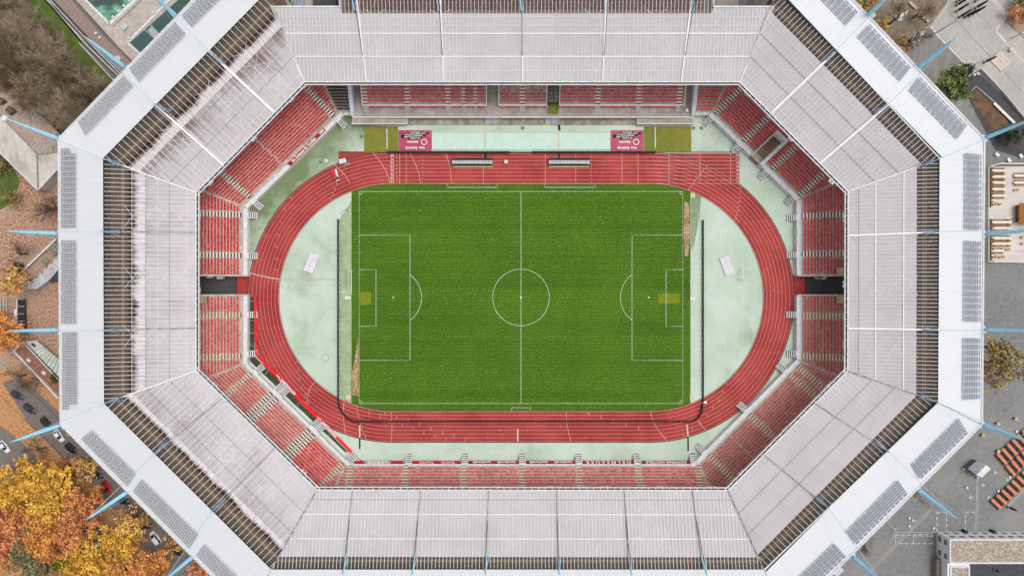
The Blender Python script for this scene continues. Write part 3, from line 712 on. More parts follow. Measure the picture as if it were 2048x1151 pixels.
CB = [(727, 972, 'faded'), (999, 1092, 'white'), (1120, 1366, 'faded')]
for x0, x1, key in CB:
    X0, X1 = P(x0, 0, 3).x, P(x1, 0, 3).x
    b = MB()
    b.prism([(X0, mrow(0) - .5), (X1, mrow(0) - .5), (X1, yB), (X0, yB)], 2.0, 3.0)
    for j in range(12): b.prism([(X0, mrow(j)), (X1, mrow(j)), (X1, mrow(j + 1)), (X0, mrow(j + 1))], 2.5, 3 + (j + 1) * MR)
    b.build('terrace', M('light_terrace_concrete', S(206, 190, 178), S(176, 158, 146), .7, big=S(160, 140, 128), bigsc=.2, bigf=.5), mainroot)
    b = MB()
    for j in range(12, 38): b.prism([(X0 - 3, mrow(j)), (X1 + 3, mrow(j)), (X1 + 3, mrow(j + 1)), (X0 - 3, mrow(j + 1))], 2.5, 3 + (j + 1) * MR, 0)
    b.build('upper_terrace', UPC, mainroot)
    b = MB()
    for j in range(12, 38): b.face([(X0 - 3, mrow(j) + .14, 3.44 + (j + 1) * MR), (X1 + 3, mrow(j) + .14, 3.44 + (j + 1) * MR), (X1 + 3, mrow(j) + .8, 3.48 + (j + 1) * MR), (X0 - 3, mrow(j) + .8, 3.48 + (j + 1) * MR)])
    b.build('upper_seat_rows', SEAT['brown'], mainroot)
    b = MB(); b.beam((X0, mrow(0) - .75, 2.6), (X1, mrow(0) - .75, 2.6), .5, 1.3)
    for xx in (X0 - .2, X1 + .2):
        b.beam((xx, mrow(0) - 1, 3.3), (xx, mrow(14), 3.3 + 14 * MR * .95), .3, .6)
    b.build('parapet', WHITE, mainroot)
aisx = [731, 815, 896, 928.5, 951, 1045, 1195, 1277, 1357]
smallx = (928.5, 951)
allp = {'faded': [], 'white': [], 'dark': [], 'front': []}
for x0, x1, key in CB:
    X0, X1 = P(x0, 0, 3).x, P(x1, 0, 3).x
    for j in range(-1, 9):
        t = X0 + .3
        while t < X1 - .2:
            axs = [(P(q, 0, 3).x, .55 if q in smallx else .85) for q in aisx]
            if all(abs(t - q) > w_ for q, w_ in axs):
                if j == -1: allp['front'].append((t, mrow(0) - 1.35, 2.2))
                else:
                    kk = 'white' if (key == 'white' and j > 2) else ('dark' if t > P(903, 0, 3).x and t < P(972, 0, 3).x else 'faded')
                    allp[kk].append((t, mrow(j) + .22, 3 + (j + 1) * MR))
            t += .56 if key != 'white' else .62
put_seats(mainroot, allp['faded'][:], 0, .3, 'faded', .25)
put_seats(mainroot, allp['dark'], 0, .3, 'dark', .3, individual=False)
put_seats(mainroot, allp['white'], 0, .4, 'white', .9, individual=False)
put_seats(mainroot, allp['front'], 0, .3, 'faded', .3, individual=False)
for q in aisx:
    b = MB(); X = P(q, 0, 3).x; wd = .8 if q in smallx else 1.6
    for j in range(9):
        b.box((X, mrow(j) + .22, 2.9 + j * MR), wd, .46, MR + .14, 0, 0); b.box((X, mrow(j) - .22, 2.9 + j * MR), wd - .06, .38, MR / 2 + .1, 0, 1)
    b.build('aisle_steps', [STEPL, M('faded_red_step', S(176, 84, 84), S(150, 70, 70), 1.0)], mainroot)
    b = MB()
    for k in range(4): b.box((X, mrow(0) - 1.0 - .45 * k, 2.75 - .22 * k), wd, .3, .08)
    for qq in (-1, 1): b.beam((X + qq * wd / 2, mrow(0) - 2.7, 2.2), (X + qq * wd / 2, mrow(0) - .8, 3.1), .07, .2)
    b.build('access_stair', STEEL, mainroot)
for x0, x1 in ((971, 999), (1091, 1118)):
    b = MB(); X0, X1 = P(x0, 0, 1).x, P(x1, 0, 1).x
    for k in range(6):
        y = P(0, 247, 0).y + k * .38; b.box(((X0 + X1) / 2, y, .3 + k * .28), X1 - X0, .24, .07)
    for X in (X0, (X0 + X1) / 2, X1): b.beam((X, P(0, 248, 0).y, 1.2), (X, P(0, 232, 2).y, 3.0), .09, .09); b.beam((X, P(0, 248, 0).y, .4), (X, P(0, 232, 2).y, 2.1), .1, .2)
    b.build('players_stairs', STEEL, mainroot)
b = MB(); X0, X1 = P(1093, 0, 2).x, P(1119, 0, 2).x; b.face([(X0 + .3, P(0, 231, 2).y, 2.012), (X1 - .3, P(0, 231, 2).y, 2.012), (X1 - .3, P(0, 200, 2).y, 2.012), (X0 + .3, P(0, 200, 2).y, 2.012)])
OLIVE = M('olive_artificial_turf', S(128, 130, 50), S(106, 110, 40), .8, big=S(142, 138, 60), bigsc=.1, bigf=.5)
b.build('carpet', OLIVE, mainroot)
tun = thing('player_tunnel', 'grey green glazed telescopic tunnel cover between the main stand blocks', 'tunnel', ((X0 + X1) / 2, P(0, 190, 2).y, 2))
b = MB(); ya, yb = P(0, 206, 4).y, P(0, 160, 4).y; n = 6
for i in range(n):
    f0, f1 = i / n, (i + 1) / n
    for (xa_, za_), (xb_, zb_) in (((X0 + .4, 4.3), ((X0 + X1) / 2, 4.9)), (((X0 + X1) / 2, 4.9), (X1 - .4, 4.3))):
        b.face([(xa_, ya + (yb - ya) * f0, za_), (xb_, ya + (yb - ya) * f0, zb_), (xb_, ya + (yb - ya) * f1, zb_), (xa_, ya + (yb - ya) * f1, za_)])
b.face([(X0 + .4, ya, 2), (X0 + .4, yb, 2), (X0 + .4, yb, 4.3), (X0 + .4, ya, 4.3)]); b.face([(X1 - .4, ya, 2), (X1 - .4, yb, 2), (X1 - .4, yb, 4.3), (X1 - .4, ya, 4.3)])
b.build('glazing', M('grimy_glazing', S(128, 130, 116), S(96, 100, 86), .4, rough=.35), tun)
b = MB()
for i in range(n + 1):
    y = ya + (yb - ya) * i / n; b.beam((X0 + .4, y, 4.35), ((X0 + X1) / 2, y, 4.95), .12, .12); b.beam(((X0 + X1) / 2, y, 4.95), (X1 - .4, y, 4.35), .12, .12)
for X in (X0 + .4, (X0 + X1) / 2, X1 - .4): b.beam((X, ya, 4.35 if X != (X0 + X1) / 2 else 4.97), (X, yb, 4.35 if X != (X0 + X1) / 2 else 4.97), .14, .12)
b.build('frame', DARK, tun)
# ------------------------------------------------------------------ roof
ZI, ZR, ZO = 18.0, 23.5, 21.2
Ipx = [(392, 385), (609, 164), (1479, 164), (1696, 383), (1695, 741), (1456, 980), (634, 979), (392, 741)]
Rpx = [(207, 317), (536, -17), (1557, -20), (1878, 318), (1875, 804), (1527, 1137), (543, 1137), (209, 806)]
Opx = [(118, 278), (500, -116), (1590, -121), (1968, 278), (1963, 848), (1578, 1232), (497, 1222), (122, 848)]
Iw = [P(x, y, ZI) for x, y in Ipx]; Rw = [P(x, y, ZR) for x, y in Rpx]; Ow = [P(x, y, ZO) for x, y in Opx]
def roofpanel():
    """translucent roof sheets: pale, streaked with dirt running from the back edge; u along the edge in metres, v 0 at the inner edge to 1 at the ring"""
    out = {}
    for nm, dirt in (('clean', 0.0), ('streaky', 1.15), ('mid', .5)):
        t = NT('roof_sheet_' + nm); uv = t.n('ShaderNodeUVMap').outputs[0]
        sp = t.n('ShaderNodeSeparateXYZ'); t.l(uv, sp.inputs[0]); v = sp.outputs['Y']
        base = t.mix(t.ramp(t.noise(t.pos, .12, 4), .4, .6), S(222, 220, 223), S(213, 211, 214))
        br = t.n('ShaderNodeTexBrick'); t.l(t.mapv(uv, (1, 4, 1)), br.inputs['Vector']); br.offset = 0; br.inputs['Scale'].default_value = 1.0
        br.inputs['Brick Width'].default_value = 3.1; br.inputs['Row Height'].default_value = 1.0; br.inputs['Mortar Size'].default_value = .0
        br.inputs['Color1'].default_value = (1, 1, 1, 1); br.inputs['Color2'].default_value = (.972, .968, .975, 1); br.inputs['Mortar'].default_value = (1, 1, 1, 1)
        base = t.mix(1.0, base, br.outputs['Color'], 'MULTIPLY')
        st = t.noise(t.mapv(uv, (1.3, 2.6, 1)), 1.0, 6, .7)
        big = t.noise(t.mapv(uv, (.08, 1.2, 1)), 1.0, 3, .5)
        g = t.math('ADD', t.math('ADD', st, t.math('MULTIPLY', t.math('SUBTRACT', big, .5), 1.1)), t.math('MULTIPLY', t.math('SUBTRACT', v, .42), .75 * max(dirt, .2)))
        col = t.mix(t.math('MULTIPLY', t.ramp(g, .44, .78), min(1.0, .05 + .85 * dirt)), base, S(132, 106, 102))
        st2 = t.noise(t.mapv(uv, (3.5, 3.5, 1)), 1.0, 5, .7)
        col = t.mix(t.math('MULTIPLY', t.ramp(st2, .54, .70), .8 * dirt + .03), col, S(116, 96, 94))
        m_ = t.fin(col, .55, 0, .3)
        tl = t.n('ShaderNodeBsdfTranslucent'); tl.inputs[0].default_value = (.95, .95, .95, 1); mx = t.n('ShaderNodeMixShader'); mx.inputs[0].default_value = .33
        t.l(t.b.outputs[0], mx.inputs[1]); t.l(tl.outputs[0], mx.inputs[2]); t.l(mx.outputs[0], t.out.inputs[0]); out[nm] = m_
    return out
SHEET = roofpanel()
def glazing_mat():
    t = NT('roof_glazing'); tr_ = t.n('ShaderNodeBsdfTransparent'); tr_.inputs[0].default_value = (.88, .86, .84, 1)
    mx = t.n('ShaderNodeMixShader'); mx.inputs[0].default_value = .13; t.fin(S(176, 160, 144), .4, 0, .4)
    t.l(tr_.outputs[0], mx.inputs[1]); t.l(t.b.outputs[0], mx.inputs[2]); t.l(mx.outputs[0], t.out.inputs[0]); return t.m
GLZ = glazing_mat()
def ragged_mat():
    """the transition sheets: grime lets the dark stand show through between pale streaks"""
    t = NT('ragged_sheet'); uv = t.n('ShaderNodeUVMap').outputs[0]; sp = t.n('ShaderNodeSeparateXYZ'); t.l(uv, sp.inputs[0])
    st = t.noise(t.mapv(uv, (1.5, 4, 1)), 1.0, 5, .7); big = t.noise(t.mapv(uv, (.12, 2, 1)), 1.0, 3)
    g = t.math('ADD', t.math('ADD', st, t.math('MULTIPLY', t.math('SUBTRACT', big, .5), .9)), t.math('MULTIPLY', t.math('SUBTRACT', sp.outputs['Z'], 0), 0))
    a = t.n('ShaderNodeAttribute'); a.attribute_name = 'prog'
    g = t.math('ADD', g, t.math('MULTIPLY', t.math('SUBTRACT', a.outputs['Fac'], .5), .9))
    f = t.ramp(g, .40, .74)
    tr_ = t.n('ShaderNodeBsdfTransparent'); tr_.inputs[0].default_value = (.8, .76, .74, 1); mx = t.n('ShaderNodeMixShader')
    dn = t.noise(t.mapv(uv, (2.2, 3.0, 1)), 1.0, 5, .7)
    t.fin(t.mix(t.math('MULTIPLY', t.ramp(dn, .42, .66), .75), S(212, 208, 210), S(140, 118, 114)), .5, 0, .3); t.l(f, mx.inputs[0]); t.l(t.b.outputs[0], mx.inputs[1]); t.l(tr_.outputs[0], mx.inputs[2]); t.l(mx.outputs[0], t.out.inputs[0]); return t.m
RAG = ragged_mat()
def deck_mat():
    t = NT('ribbed_white_deck'); uv = t.n('ShaderNodeUVMap').outputs[0]
    wv = t.n('ShaderNodeTexWave'); wv.wave_type = 'BANDS'; wv.bands_direction = 'X'; wv.inputs['Scale'].default_value = .5; t.l(uv, wv.inputs['Vector'])
    n_ = t.noise(t.mapv(uv, (1.2, .06, 1)), 1.0, 5, .7)
    c = t.mix(t.ramp(n_, .5, .85), S(215, 217, 221), S(204, 205, 209))
    c = t.mix(t.math('MULTIPLY', t.ramp(wv.outputs['Fac'], .7, 1.0), .22), c, S(176, 178, 184))
    t.bump(wv.outputs['Fac'], .25, .05); return t.fin(c, .5, .0, .35)
DECK = deck_mat()
PURL = M('white_purlin', S(240, 238, 238), S(230, 228, 228), .6, rough=.5); SEAM = M('dark_seam', S(120, 116, 112), S(150, 146, 144), 1.2, lo=.45, hi=.55); TRUSS = M('beige_truss', S(150, 136, 112), S(122, 110, 90), .8); TRUSSD = M('dim_truss_bracing', S(134, 120, 104), S(110, 98, 86), .8)
PANEL = M('solar_cell', S(144, 145, 148), S(130, 132, 136), 1.5, rough=.3, spec=.5); PFR = M('solar_frame', S(228, 230, 232), None, 1.0)
PANELB = M('bluish_solar_cell', S(132, 136, 148), S(120, 124, 136), 1.5, rough=.3, spec=.5)
SIDES = [('W', 7, 0, 'left'), ('NW', 0, 1, 'upper left'), ('NE', 2, 3, 'upper right'), ('E', 3, 4, 'right'), ('SE', 4, 5, 'lower right'), ('S', 5, 6, 'bottom'), ('SW', 6, 7, 'lower left')]
BAND = dict(W=(.55, .74), NW=(.62, .78), NE=(.80, .80), E=(.765, .765), SE=(.80, .80), S=(.85, .85), SW=(.70, .80))
SHT = dict(W='mid', NW='streaky', NE='clean', E='clean', SE='clean', S='clean', SW='mid')
LBL = dict(W='left roof section with dirt streaks and clear back strip', NW='upper left roof section, sheets heavily streaked with brown grime', NE='upper right roof section with broad white girders and exposed truss strip',
           E='right roof section with clean pale sheets and sharp glazed strip', SE='lower right roof section with clean pale sheets', S='bottom roof section running off the lower edge of the picture', SW='lower left roof section with mossy smear before its glazed strip', N='main stand roof of clean pale sheets along the top')
rootsR = {}
def lerp(a, c, f): return a + (c - a) * f
def roof_side(nm, i0, i1):
    I0, I1, R0, R1, O0, O1 = Iw[i0], Iw[i1], Rw[i0], Rw[i1], Ow[i0], Ow[i1]
    root = thing('roof_section', LBL[nm], 'roof', tuple((I0 + I1) / 2), 'roof sections of the arena'); rootsR[nm] = root
    u = (I1 - I0); L = u.length; u = u / L; vdir = Vector((u.y, -u.x, 0));
    if vdir.dot(R0 - I0) < 0: vdir = -vdir
    vR = ((R0 - I0).dot(vdir) + (R1 - I1).dot(vdir)) / 2; uR0 = (R0 - I0).dot(u); uR1 = (R1 - I0).dot(u)
    def pt(uu, v, dz=0.0): return I0 + u * uu + vdir * v + Vector((0, 0, (ZR - ZI) * v / vR + dz))
    def ulim(v): return uR0 * v / vR, L + (uR1 - L) * v / vR
    def vmin(uu): return (vR * uu / uR0 if uu < 0 else (vR * (uu - L) / (uR1 - L) if uu > L else 0.0))
    def strip(name, f0, f1, m, dz=0, prog=False, n=1):
        b = MB(); b.uv = []; pr = []
        a0, c0 = ulim(vR * f0); a1, c1 = ulim(vR * f1)
        b.face([pt(a0, vR * f0, dz), pt(c0, vR * f0, dz), pt(c1, vR * f1, dz), pt(a1, vR * f1, dz)]); b.uv += [(a0, f0), (c0, f0), (c1, f1), (a1, f1)]
        me = b.mesh(name, m, wloc(root))
        if prog:
            at = me.attributes.new('prog', 'FLOAT', 'POINT'); at.data.foreach_set('value', [0, 0, 1, 1])
        return link(name, me, root)
    f0, f1 = BAND[nm]
    strip('roof_sheets', 0.0, f0, SHEET[SHT[nm]])
    if f1 > f0: strip('grimy_sheets', f0, f1, RAG, 0, True)
    strip('glazed_strip', f1, 1.0, GLZ)
    # purlins
    b = MB(); PS = dict(W=1.3, NW=1.65, NE=1.3, E=1.12, SE=1.5, S=1.06, SW=1.6)[nm]; k0 = int(uR0 / PS) - 1; k1 = int(uR1 / PS) + 2
    for k in range(k0, k1):
        uu = k * PS + .5
        if uu < uR0 or uu > uR1: continue
        v0 = max(vmin(uu), 0.0)
        if vR - v0 > .3: b.beam(pt(uu, v0, .16), pt(uu, vR, .16), .105, .14)
    b.build('purlins', PURL, root)
    b = MB()
    for f, wd in ((.29, .07), (.55, .09)) if nm in ('W', 'NW', 'SW', 'SE', 'NE') else ((.12, .08),):
        a, c = ulim(vR * f); b.beam(pt(a, vR * f, .16), pt(c, vR * f, .16), wd, .1)
    b.build('seams', SEAM, root)
    b = MB()
    for f, wd in (((.10, .1), (.42, .08), (.7, .08)) if nm not in ('E', 'S') else ((.1, .1), (.31, .25), (.62, .25))):
        a, c = ulim(vR * f); b.beam(pt(a, vR * f, .14), pt(c, vR * f, .14), wd, .1)
    # cross bracing in two bays
    for um in (L * .2, L * .52, L * .86):
        s4 = vR * .2
        for q in range(4):
            va, vb = .1 * vR + q * s4 * .85, .1 * vR + (q + 1) * s4 * .85
            b.beam(pt(um - 3, va, -.05), pt(um + 3, vb, -.05), .13, .08) if False else None
            b.beam(pt(um - 3, va, .06), pt(um + 3, vb, .06), .07, .05); b.beam(pt(um + 3, va, .06), pt(um - 3, vb, .06), .07, .05)
    b.build('bracing', PURL, root)
    # inner edge beam
    b = MB(); a, c = I0 - vdir * .05, I1 - vdir * .05
    b.beam(pt(0, -.45, -.1), pt(L, -.45, -.1), .42, .3, 1); b.beam(pt(-.4, -.8, 0), pt(L + .4, -.8, 0), .28, .4, 0); b.beam(pt(0, -.05, .1), pt(L, -.05, .1), .35, .4, 0)
    for k in range(int(L / 2.05)): b.beam(pt(k * 2.05 + 1, -.8, .12), pt(k * 2.05 + 1, 0, .12), .16, .2, 0)
    b.build('edge_beam', [WHITE, BLACK], root)
    # truss below the glazed strip
    b = MB(); f = (f1 + 1.0) / 2 if nm != 'W' else .83; vv = vR * f
    a, c = ulim(vv); zt = -1.6
    for q in ((-.35, .35) if nm in ('NE', 'E', 'SE') else (0,)): b.beam(pt(a, vv + q, zt), pt(c, vv + q, zt), .26 if nm in ('NE', 'E', 'SE') else .7, .4)
    k = a + 1
    while k < c - 1:
        if nm in ('NE', 'E', 'SE'): b.beam(pt(k, vv - .3, zt + .02), pt(k, vv + .3, zt + .02), .14, .2)
        k += 1.6
    k = a + 1; sgn = 1; vt = vR * .985
    while k < c - 4.5:
        b.beam(pt(k, vv, zt), pt(k + 4, vt, zt + .6), .12, .15, 1); b.beam(pt(k + 4, vt, zt + .6), pt(min(k + 8, c), vv, zt), .12, .15, 1); k += 8
    b.build('truss', [TRUSS, TRUSSD], root)
    b = MB(); a, c = ulim(vR); b.beam(pt(a, vR, -.1), pt(c, vR, -.1), .3, .7); b.build('ring_gutter', BLACK, root)
    # ribbed deck outside the ring
    b = MB(); b.uv = []; e = Vector((0, 0, .12))
    vO = (O0 - I0).dot(vdir) ; b.face([R0 + e, R1 + e, O1 + e, O0 + e]); b.uv += [((q - I0).dot(u), (q - I0).dot(vdir)) for q in (R0, R1, O1, O0)]
    dk = b.build('metal_deck', DECK, root)
    b = MB(); b.beam(R0 + vdir * .15 + e, R1 + vdir * .15 + e, .3, .35); b.beam(O0 - vdir * .1, O1 - vdir * .1, .35, .8); b.build('fascia', WHITE, root)
    b = MB(); LL = (O1 - O0).length; d = (O1 - O0).normalized(); k = .3
    while k < LL: p = O0 + d * k + vdir * .22; b.box((p.x, p.y, ZO - .25), .28, .45, .4, math.atan2(d.y, d.x)); k += .62
    b.build('gutter_brackets', [PFR], root)
    # outer facade under the deck
    b = MB(); q0, q1 = O0 - vdir * 4, O1 - vdir * 4; b.face([(q0.x, q0.y, 0), (q1.x, q1.y, 0), (q1.x, q1.y, ZO - .3), (q0.x, q0.y, ZO - .3)]); b.build('facade', CONCG, root)
    return dict(pt=pt, L=L, vR=vR, u=u, v=vdir, root=root, I0=I0, ul=ulim)
RF = {}
for nm, i0, i1, _ in SIDES: RF[nm] = roof_side(nm, i0, i1)
# the back rows' rear walls so that the glazed strips look into closed stands
def girder(nm, pi, pr, wide=.5, m=PURL):
    root = RF[nm]['root']; b = MB(); a, c = P(*pi, ZI) + Vector((0, 0, .25)), P(*pr, ZR) + Vector((0, 0, .25)); b.beam(a, c, wide, .35); b.build('girder', m, root)
GRD = M('grey_girder', S(176, 174, 176), S(120, 118, 120), 1.2, lo=.45, hi=.55)
for pi, pr in (((392, 465), (205, 463)), ((392, 656), (205, 659.5))): girder('W', pi, pr, .3, GRD)
for pi, pr in (((547, 224), (418, 103)), ((448, 331), (308, 207))): girder('NW', pi, pr, .6)
for pi, pr in (((1542, 226), (1668, 105)), ((1640, 326), (1775, 210))): girder('NE', pi, pr, .6)
for pi, pr in (((1696, 471), (1878, 464)), ((1696, 656), (1876, 659))): girder('E', pi, pr, .5)
for pi, pr in (((1630, 806), (1778, 903)), ((1528, 908), (1655, 1014))): girder('SE', pi, pr, .16, GRD)
for pi, pr in (((446, 796), (310, 904)), ((549, 895), (425, 1022))): girder('SW', pi, pr, .2, GRD)
for x0, x1 in ((705, 690), (841, 828), (977, 972), (1113, 1117), (1248, 1259), (1384, 1406)): girder('S', (x0, 980), (x1, 1137), .18, GRD)
# hip ridges between sections
for k, nm in ((0, 'W'), (3, 'NE'), (4, 'E'), (5, 'SE'), (6, 'S'), (7, 'SW')):
    b = MB(); b.beam(Iw[k] + Vector((0, 0, .25)), Rw[k] + Vector((0, 0, .25)), .3, .3); b.beam(Rw[k] + Vector((0, 0, .2)), Ow[k] + Vector((0, 0, .2)), .15, .16); b.build('hip_ridge', PURL if k in (0, 3, 7) else GRD, RF[nm]['root'])
# --- main stand roof: a plane rising from the inner edge
rootN = thing('roof_section', LBL['N'], 'roof', tuple((Iw[1] + Iw[2]) / 2), 'roof sections of the arena')
yI = Iw[1].y; SLN = .19
def onN(px, py):
    k = (575.5 - py) / FPX; y = k * (CAMH - ZI + SLN * yI) / (1 + k * SLN); z = ZI + SLN * (y - yI); return Vector(((px - 1024) * (CAMH - z) / FPX, y, z))
A1, A2, B1, B2_ = Iw[1], Iw[2], onN(543, 14), onN(1548, 14); D1, D2 = onN(680, 14), onN(1427, 14)
E1, E2 = onN(684, 27), onN(1423, 27); F1, F2 = onN(672, -70), onN(1432, -70)
def facesN(name, polys, m, dz=0):
    b = MB(); b.uv = []
    for pl in polys:
        b.face([p + Vector((0, 0, dz)) for p in pl]); b.uv += [(p.x, (p.y - yI) / 26.0) for p in pl]
    return b.build(name, m, rootN)
B27a, B27b = onN(548.5, 27), onN(1541, 27)
facesN('roof_sheets', [(A1, A2, B27b, E2, E1, B27a), (B27a, E1, D1, B1), (E2, B27b, B2_, D2)], SHEET['clean'])
facesN('glazed_strip', [(E1, E2, F2, F1)], GLZ)
b = MB(); x = -80.0
def yback(x):
    return F1.y if D1.x < x < D2.x else B1.y
while x < 88:
    # side mitres
    y0 = yI
    if x < A1.x: y0 = yI + (A1.x - x) / (A1.x - B1.x) * (B1.y - yI)
    if x > A2.x: y0 = yI + (x - A2.x) / (B2_.x - A2.x) * (B2_.y - yI)
    y1 = yback(x)
    if y1 - y0 > .4: b.beam((x, y0, ZI + SLN * (y0 - yI) + .1), (x, y1, ZI + SLN * (y1 - yI) + .12), .09, .14)
    x += 1.08
b.build('purlins', PURL, rootN)
b = MB()
for py, wd in ((113.5, .26), (67.5, .3), (142, .1), (52, .1), (35, .1)):
    f = (164 - py) / 150; a = lerp(A1, B1, f); c = lerp(A2, B2_, f); y = onN(1000, py).y; b.beam((a.x, y, ZI + SLN * (y - yI) + .15), (c.x, y, ZI + SLN * (y - yI) + .15), wd, .1)
for um in (-40, -21, 24, 42, 62):
    for q in range(5):
        ya_, yb_ = yI + 2 + q * 3.6, yI + 2 + (q + 1) * 3.6
        for s_ in (1, -1): b.beam((um - 3 * s_, ya_, ZI + SLN * (ya_ - yI) + .06), (um + 3 * s_, yb_, ZI + SLN * (yb_ - yI) + .06), .07, .05)
b.build('bracing', PURL, rootN)
b = MB(); d = Vector((0, -1, 0))
b.beam(A1 + d * .45, A2 + d * .45, .42, .3, 1); b.beam(A1 + d * .8, A2 + d * .8, .28, .4, 0); b.beam(A1 + d * .05 + Vector((0, 0, .1)), A2 + d * .05 + Vector((0, 0, .1)), .35, .4, 0)
b.build('edge_beam', [WHITE, BLACK], rootN)
b = MB(); b.beam(B1, D1, .45, .5); b.beam(D2, B2_, .45, .5); b.beam(D1, F1, .3, .4); b.beam(D2, F2, .3, .4); b.beam(A1, B1, .5, .4); b.beam(A2, B2_, .5, .4); b.build('back_edge', WHITE, rootN)
b = MB(); yT = onN(0, 20).y; zT = ZI + SLN * (yT - yI) - 1.6; b.beam((D1.x, yT, zT), (D2.x, yT, zT), .6, .5)
k = D1.x
while k < D2.x - 8: b.beam((k, yT, zT), (k + 4, yT + 5.5, zT + 1), .2, .2); b.beam((k + 4, yT + 5.5, zT + 1), (k + 8, yT, zT), .2, .2); k += 8
b.build('truss', TRUSS, rootN)
for xi, xt in ((733, 712), (888, 880), (1045, 1045), (1205, 1213), (1362, 1385)):
    b = MB(); a = onN(xi, 164); c = onN(xt, -20); b.beam(a + Vector((0, 0, .25)), c + Vector((0, 0, .25)), .34, .3); b.build('girder', PURL, rootN)
    b = MB(); a = onN(xi - (xi - xt) * .35, 112); top = P(xt - (1045 - xt) * .03, -40, 34); b.tube([a + Vector((0, 0, .4)), top], .09, 5); b.build('tie_cable', DARK, rootN)
    b = MB(); q = onN(xt, 22); b.tube([q + Vector((-.4, 0, .4)), q + Vector((-1.2, 7, 5))], .16, 6); b.tube([q + Vector((.4, 0, .4)), q + Vector((-1.0, 7, 5))], .1, 6); b.build('strut', BLUE, rootN)
# bodies closing the stands behind the seat rows (seen through the glazed strips)
# tie cables on the bottom roof
for x0, x1 in ((705, 690), (841, 828), (977, 972), (1113, 1117), (1248, 1259), (1384, 1406)):
    rt = RF['S']['root']; f = .38; a = lerp(P(x0, 980, ZI), P(x1, 1137, ZR), f) + Vector((0, 0, .5)); c = P(x1 - (x0 - x1) * .35, 1150, 27)
    b = MB(); b.tube([a, c], .08, 5); b.build('tie_cable', DARK, rt)
    b = MB(); q = lerp(P(x0, 980, ZI), P(x1, 1137, ZR), .82) + Vector((0, 0, .4)); b.tube([q, c], .18, 6); b.tube([q + Vector((.8, 0, 0)), c], .09, 6); b.build('strut', BLUE, rt)

# ------------------------------------------------------------------ solar arrays
def array(corners, na, nc, label, bluish=False, notch=0, gap=.34):
    """corners: start-outer, end-outer, end-inner, start-inner on the deck; na panels along, nc across"""
    z0 = (ZO + (ZR - ZO) * .25) + .75
    q = [P(x, y, z0) for x, y in corners]; dz = [0, 0, .5, .5]
    q = [Vector((p.x, p.y, z0 + k)) for p, k in zip(q, dz)]
    ctr = sum(q, Vector()) / 4; root = thing('solar_array', label, 'solar panels', tuple(ctr), 'solar arrays on the outer roof')
    du = (q[1] - q[0]) / na; dv = ((q[3] - q[0]) + (q[2] - q[1])) / 2 / nc; u = du.normalized(); v = dv.normalized(); n = u.cross(v)
    if n.z < 0: n = -n
    lu, lv = du.length - (gap if not bluish else .36), dv.length - gap * (.55 if not bluish else .75)
    b = MB(); hu, hv = lu / 2, lv / 2
    def pq(a, c, h): return u * a + v * c + n * h
    for (a0, a1) in ((-hu, -.07), (.07, hu)) if not bluish else ((-hu, hu),):
        b.face([pq(a0, -hv, .06), pq(a1, -hv, .06), pq(a1, hv, .06), pq(a0, hv, .06)], 0)
    bb = [pq(-hu - .02, -hv - .02, .05), pq(hu + .02, -hv - .02, .05), pq(hu + .02, hv + .02, .05), pq(-hu - .02, hv + .02, .05)]; b.face(bb, 1)
    lo = [p - n * .05 for p in bb]
    for i in range(4): b.face([lo[i], lo[(i + 1) % 4], bb[(i + 1) % 4], bb[i]], 1)
    me = b.mesh('solar_panel', [PANELB if bluish else PANEL, PFR])
    for i in range(na):
        for j in range(nc):
            if notch and i < notch and j > nc - 3: continue
            if notch < 0 and i >= na + notch and j > nc - 4: continue
            p = lerp(lerp(q[0], q[1], (i + .5) / na), lerp(q[3], q[2], (i + .5) / na), (j + .5) / nc)
            o = bpy.data.objects.new('solar_panel', me); o.location = p - ctr; o.parent = root; C.objects.link(o)
    b = MB()
    for j in range(nc + 1):
        a = lerp(q[0], q[3], j / nc); c = lerp(q[1], q[2], j / nc); b.beam(a - Vector((0, 0, .15)), c - Vector((0, 0, .15)), .06, .1)
    b.build('mounting_rails', WHITE, root)
array([(121.5, 296), (121.5, 455), (153.5, 455), (153.5, 296)], 15, 5, 'grey solar array on the left roof edge, topmost of the three there', notch=1)
array([(122, 480), (122, 647), (154, 647), (154, 480)], 16, 5, 'grey solar array in the middle of the left roof edge')
array([(124, 663), (124, 819), (156, 819), (156, 663)], 15, 5, 'grey solar array on the left roof edge, lowest of the three there', notch=-1)
array([(155, 243.5), (247.5, 150), (268, 172), (172, 272)], 15, 5, 'grey solar array on the upper left roof nearest the left corner')
array([(258, 137), (350, 43), (374, 68), (279, 164)], 15, 5, 'grey solar array on the upper left roof between two blue masts, beside the small pool')
array([(363, 30), (458, -66), (481, -41), (385, 55)], 15, 5, 'grey solar array on the upper left roof cut by the top of the picture')
array([(1936, 251), (1839.4, 152), (1817, 179.7), (1913.6, 279)], 11, 7, 'bluish solar array on the upper right roof nearest the right corner', True)
array([(1822.5, 135.5), (1739, 47), (1713, 73), (1800, 163.5)], 10, 7, 'bluish solar array in the middle of the upper right roof', True)
array([(1717, 25), (1625, -70), (1600, -44), (1692, 52)], 11, 7, 'bluish solar array on the upper right roof cut by the top of the picture', True)
array([(1963.5, 460), (1963.5, 308), (1929, 305), (1928.5, 459)], 12, 7, 'bluish solar array on the right roof edge, topmost of the three there', True)
array([(1962, 644), (1962.5, 482), (1928, 480), (1926.5, 643)], 13, 7, 'bluish solar array in the middle of the right roof edge', True)
array([(1960.5, 798), (1961, 675), (1926, 674), (1925, 799)], 10, 7, 'bluish solar array on the right roof edge, lowest of the three there', True)
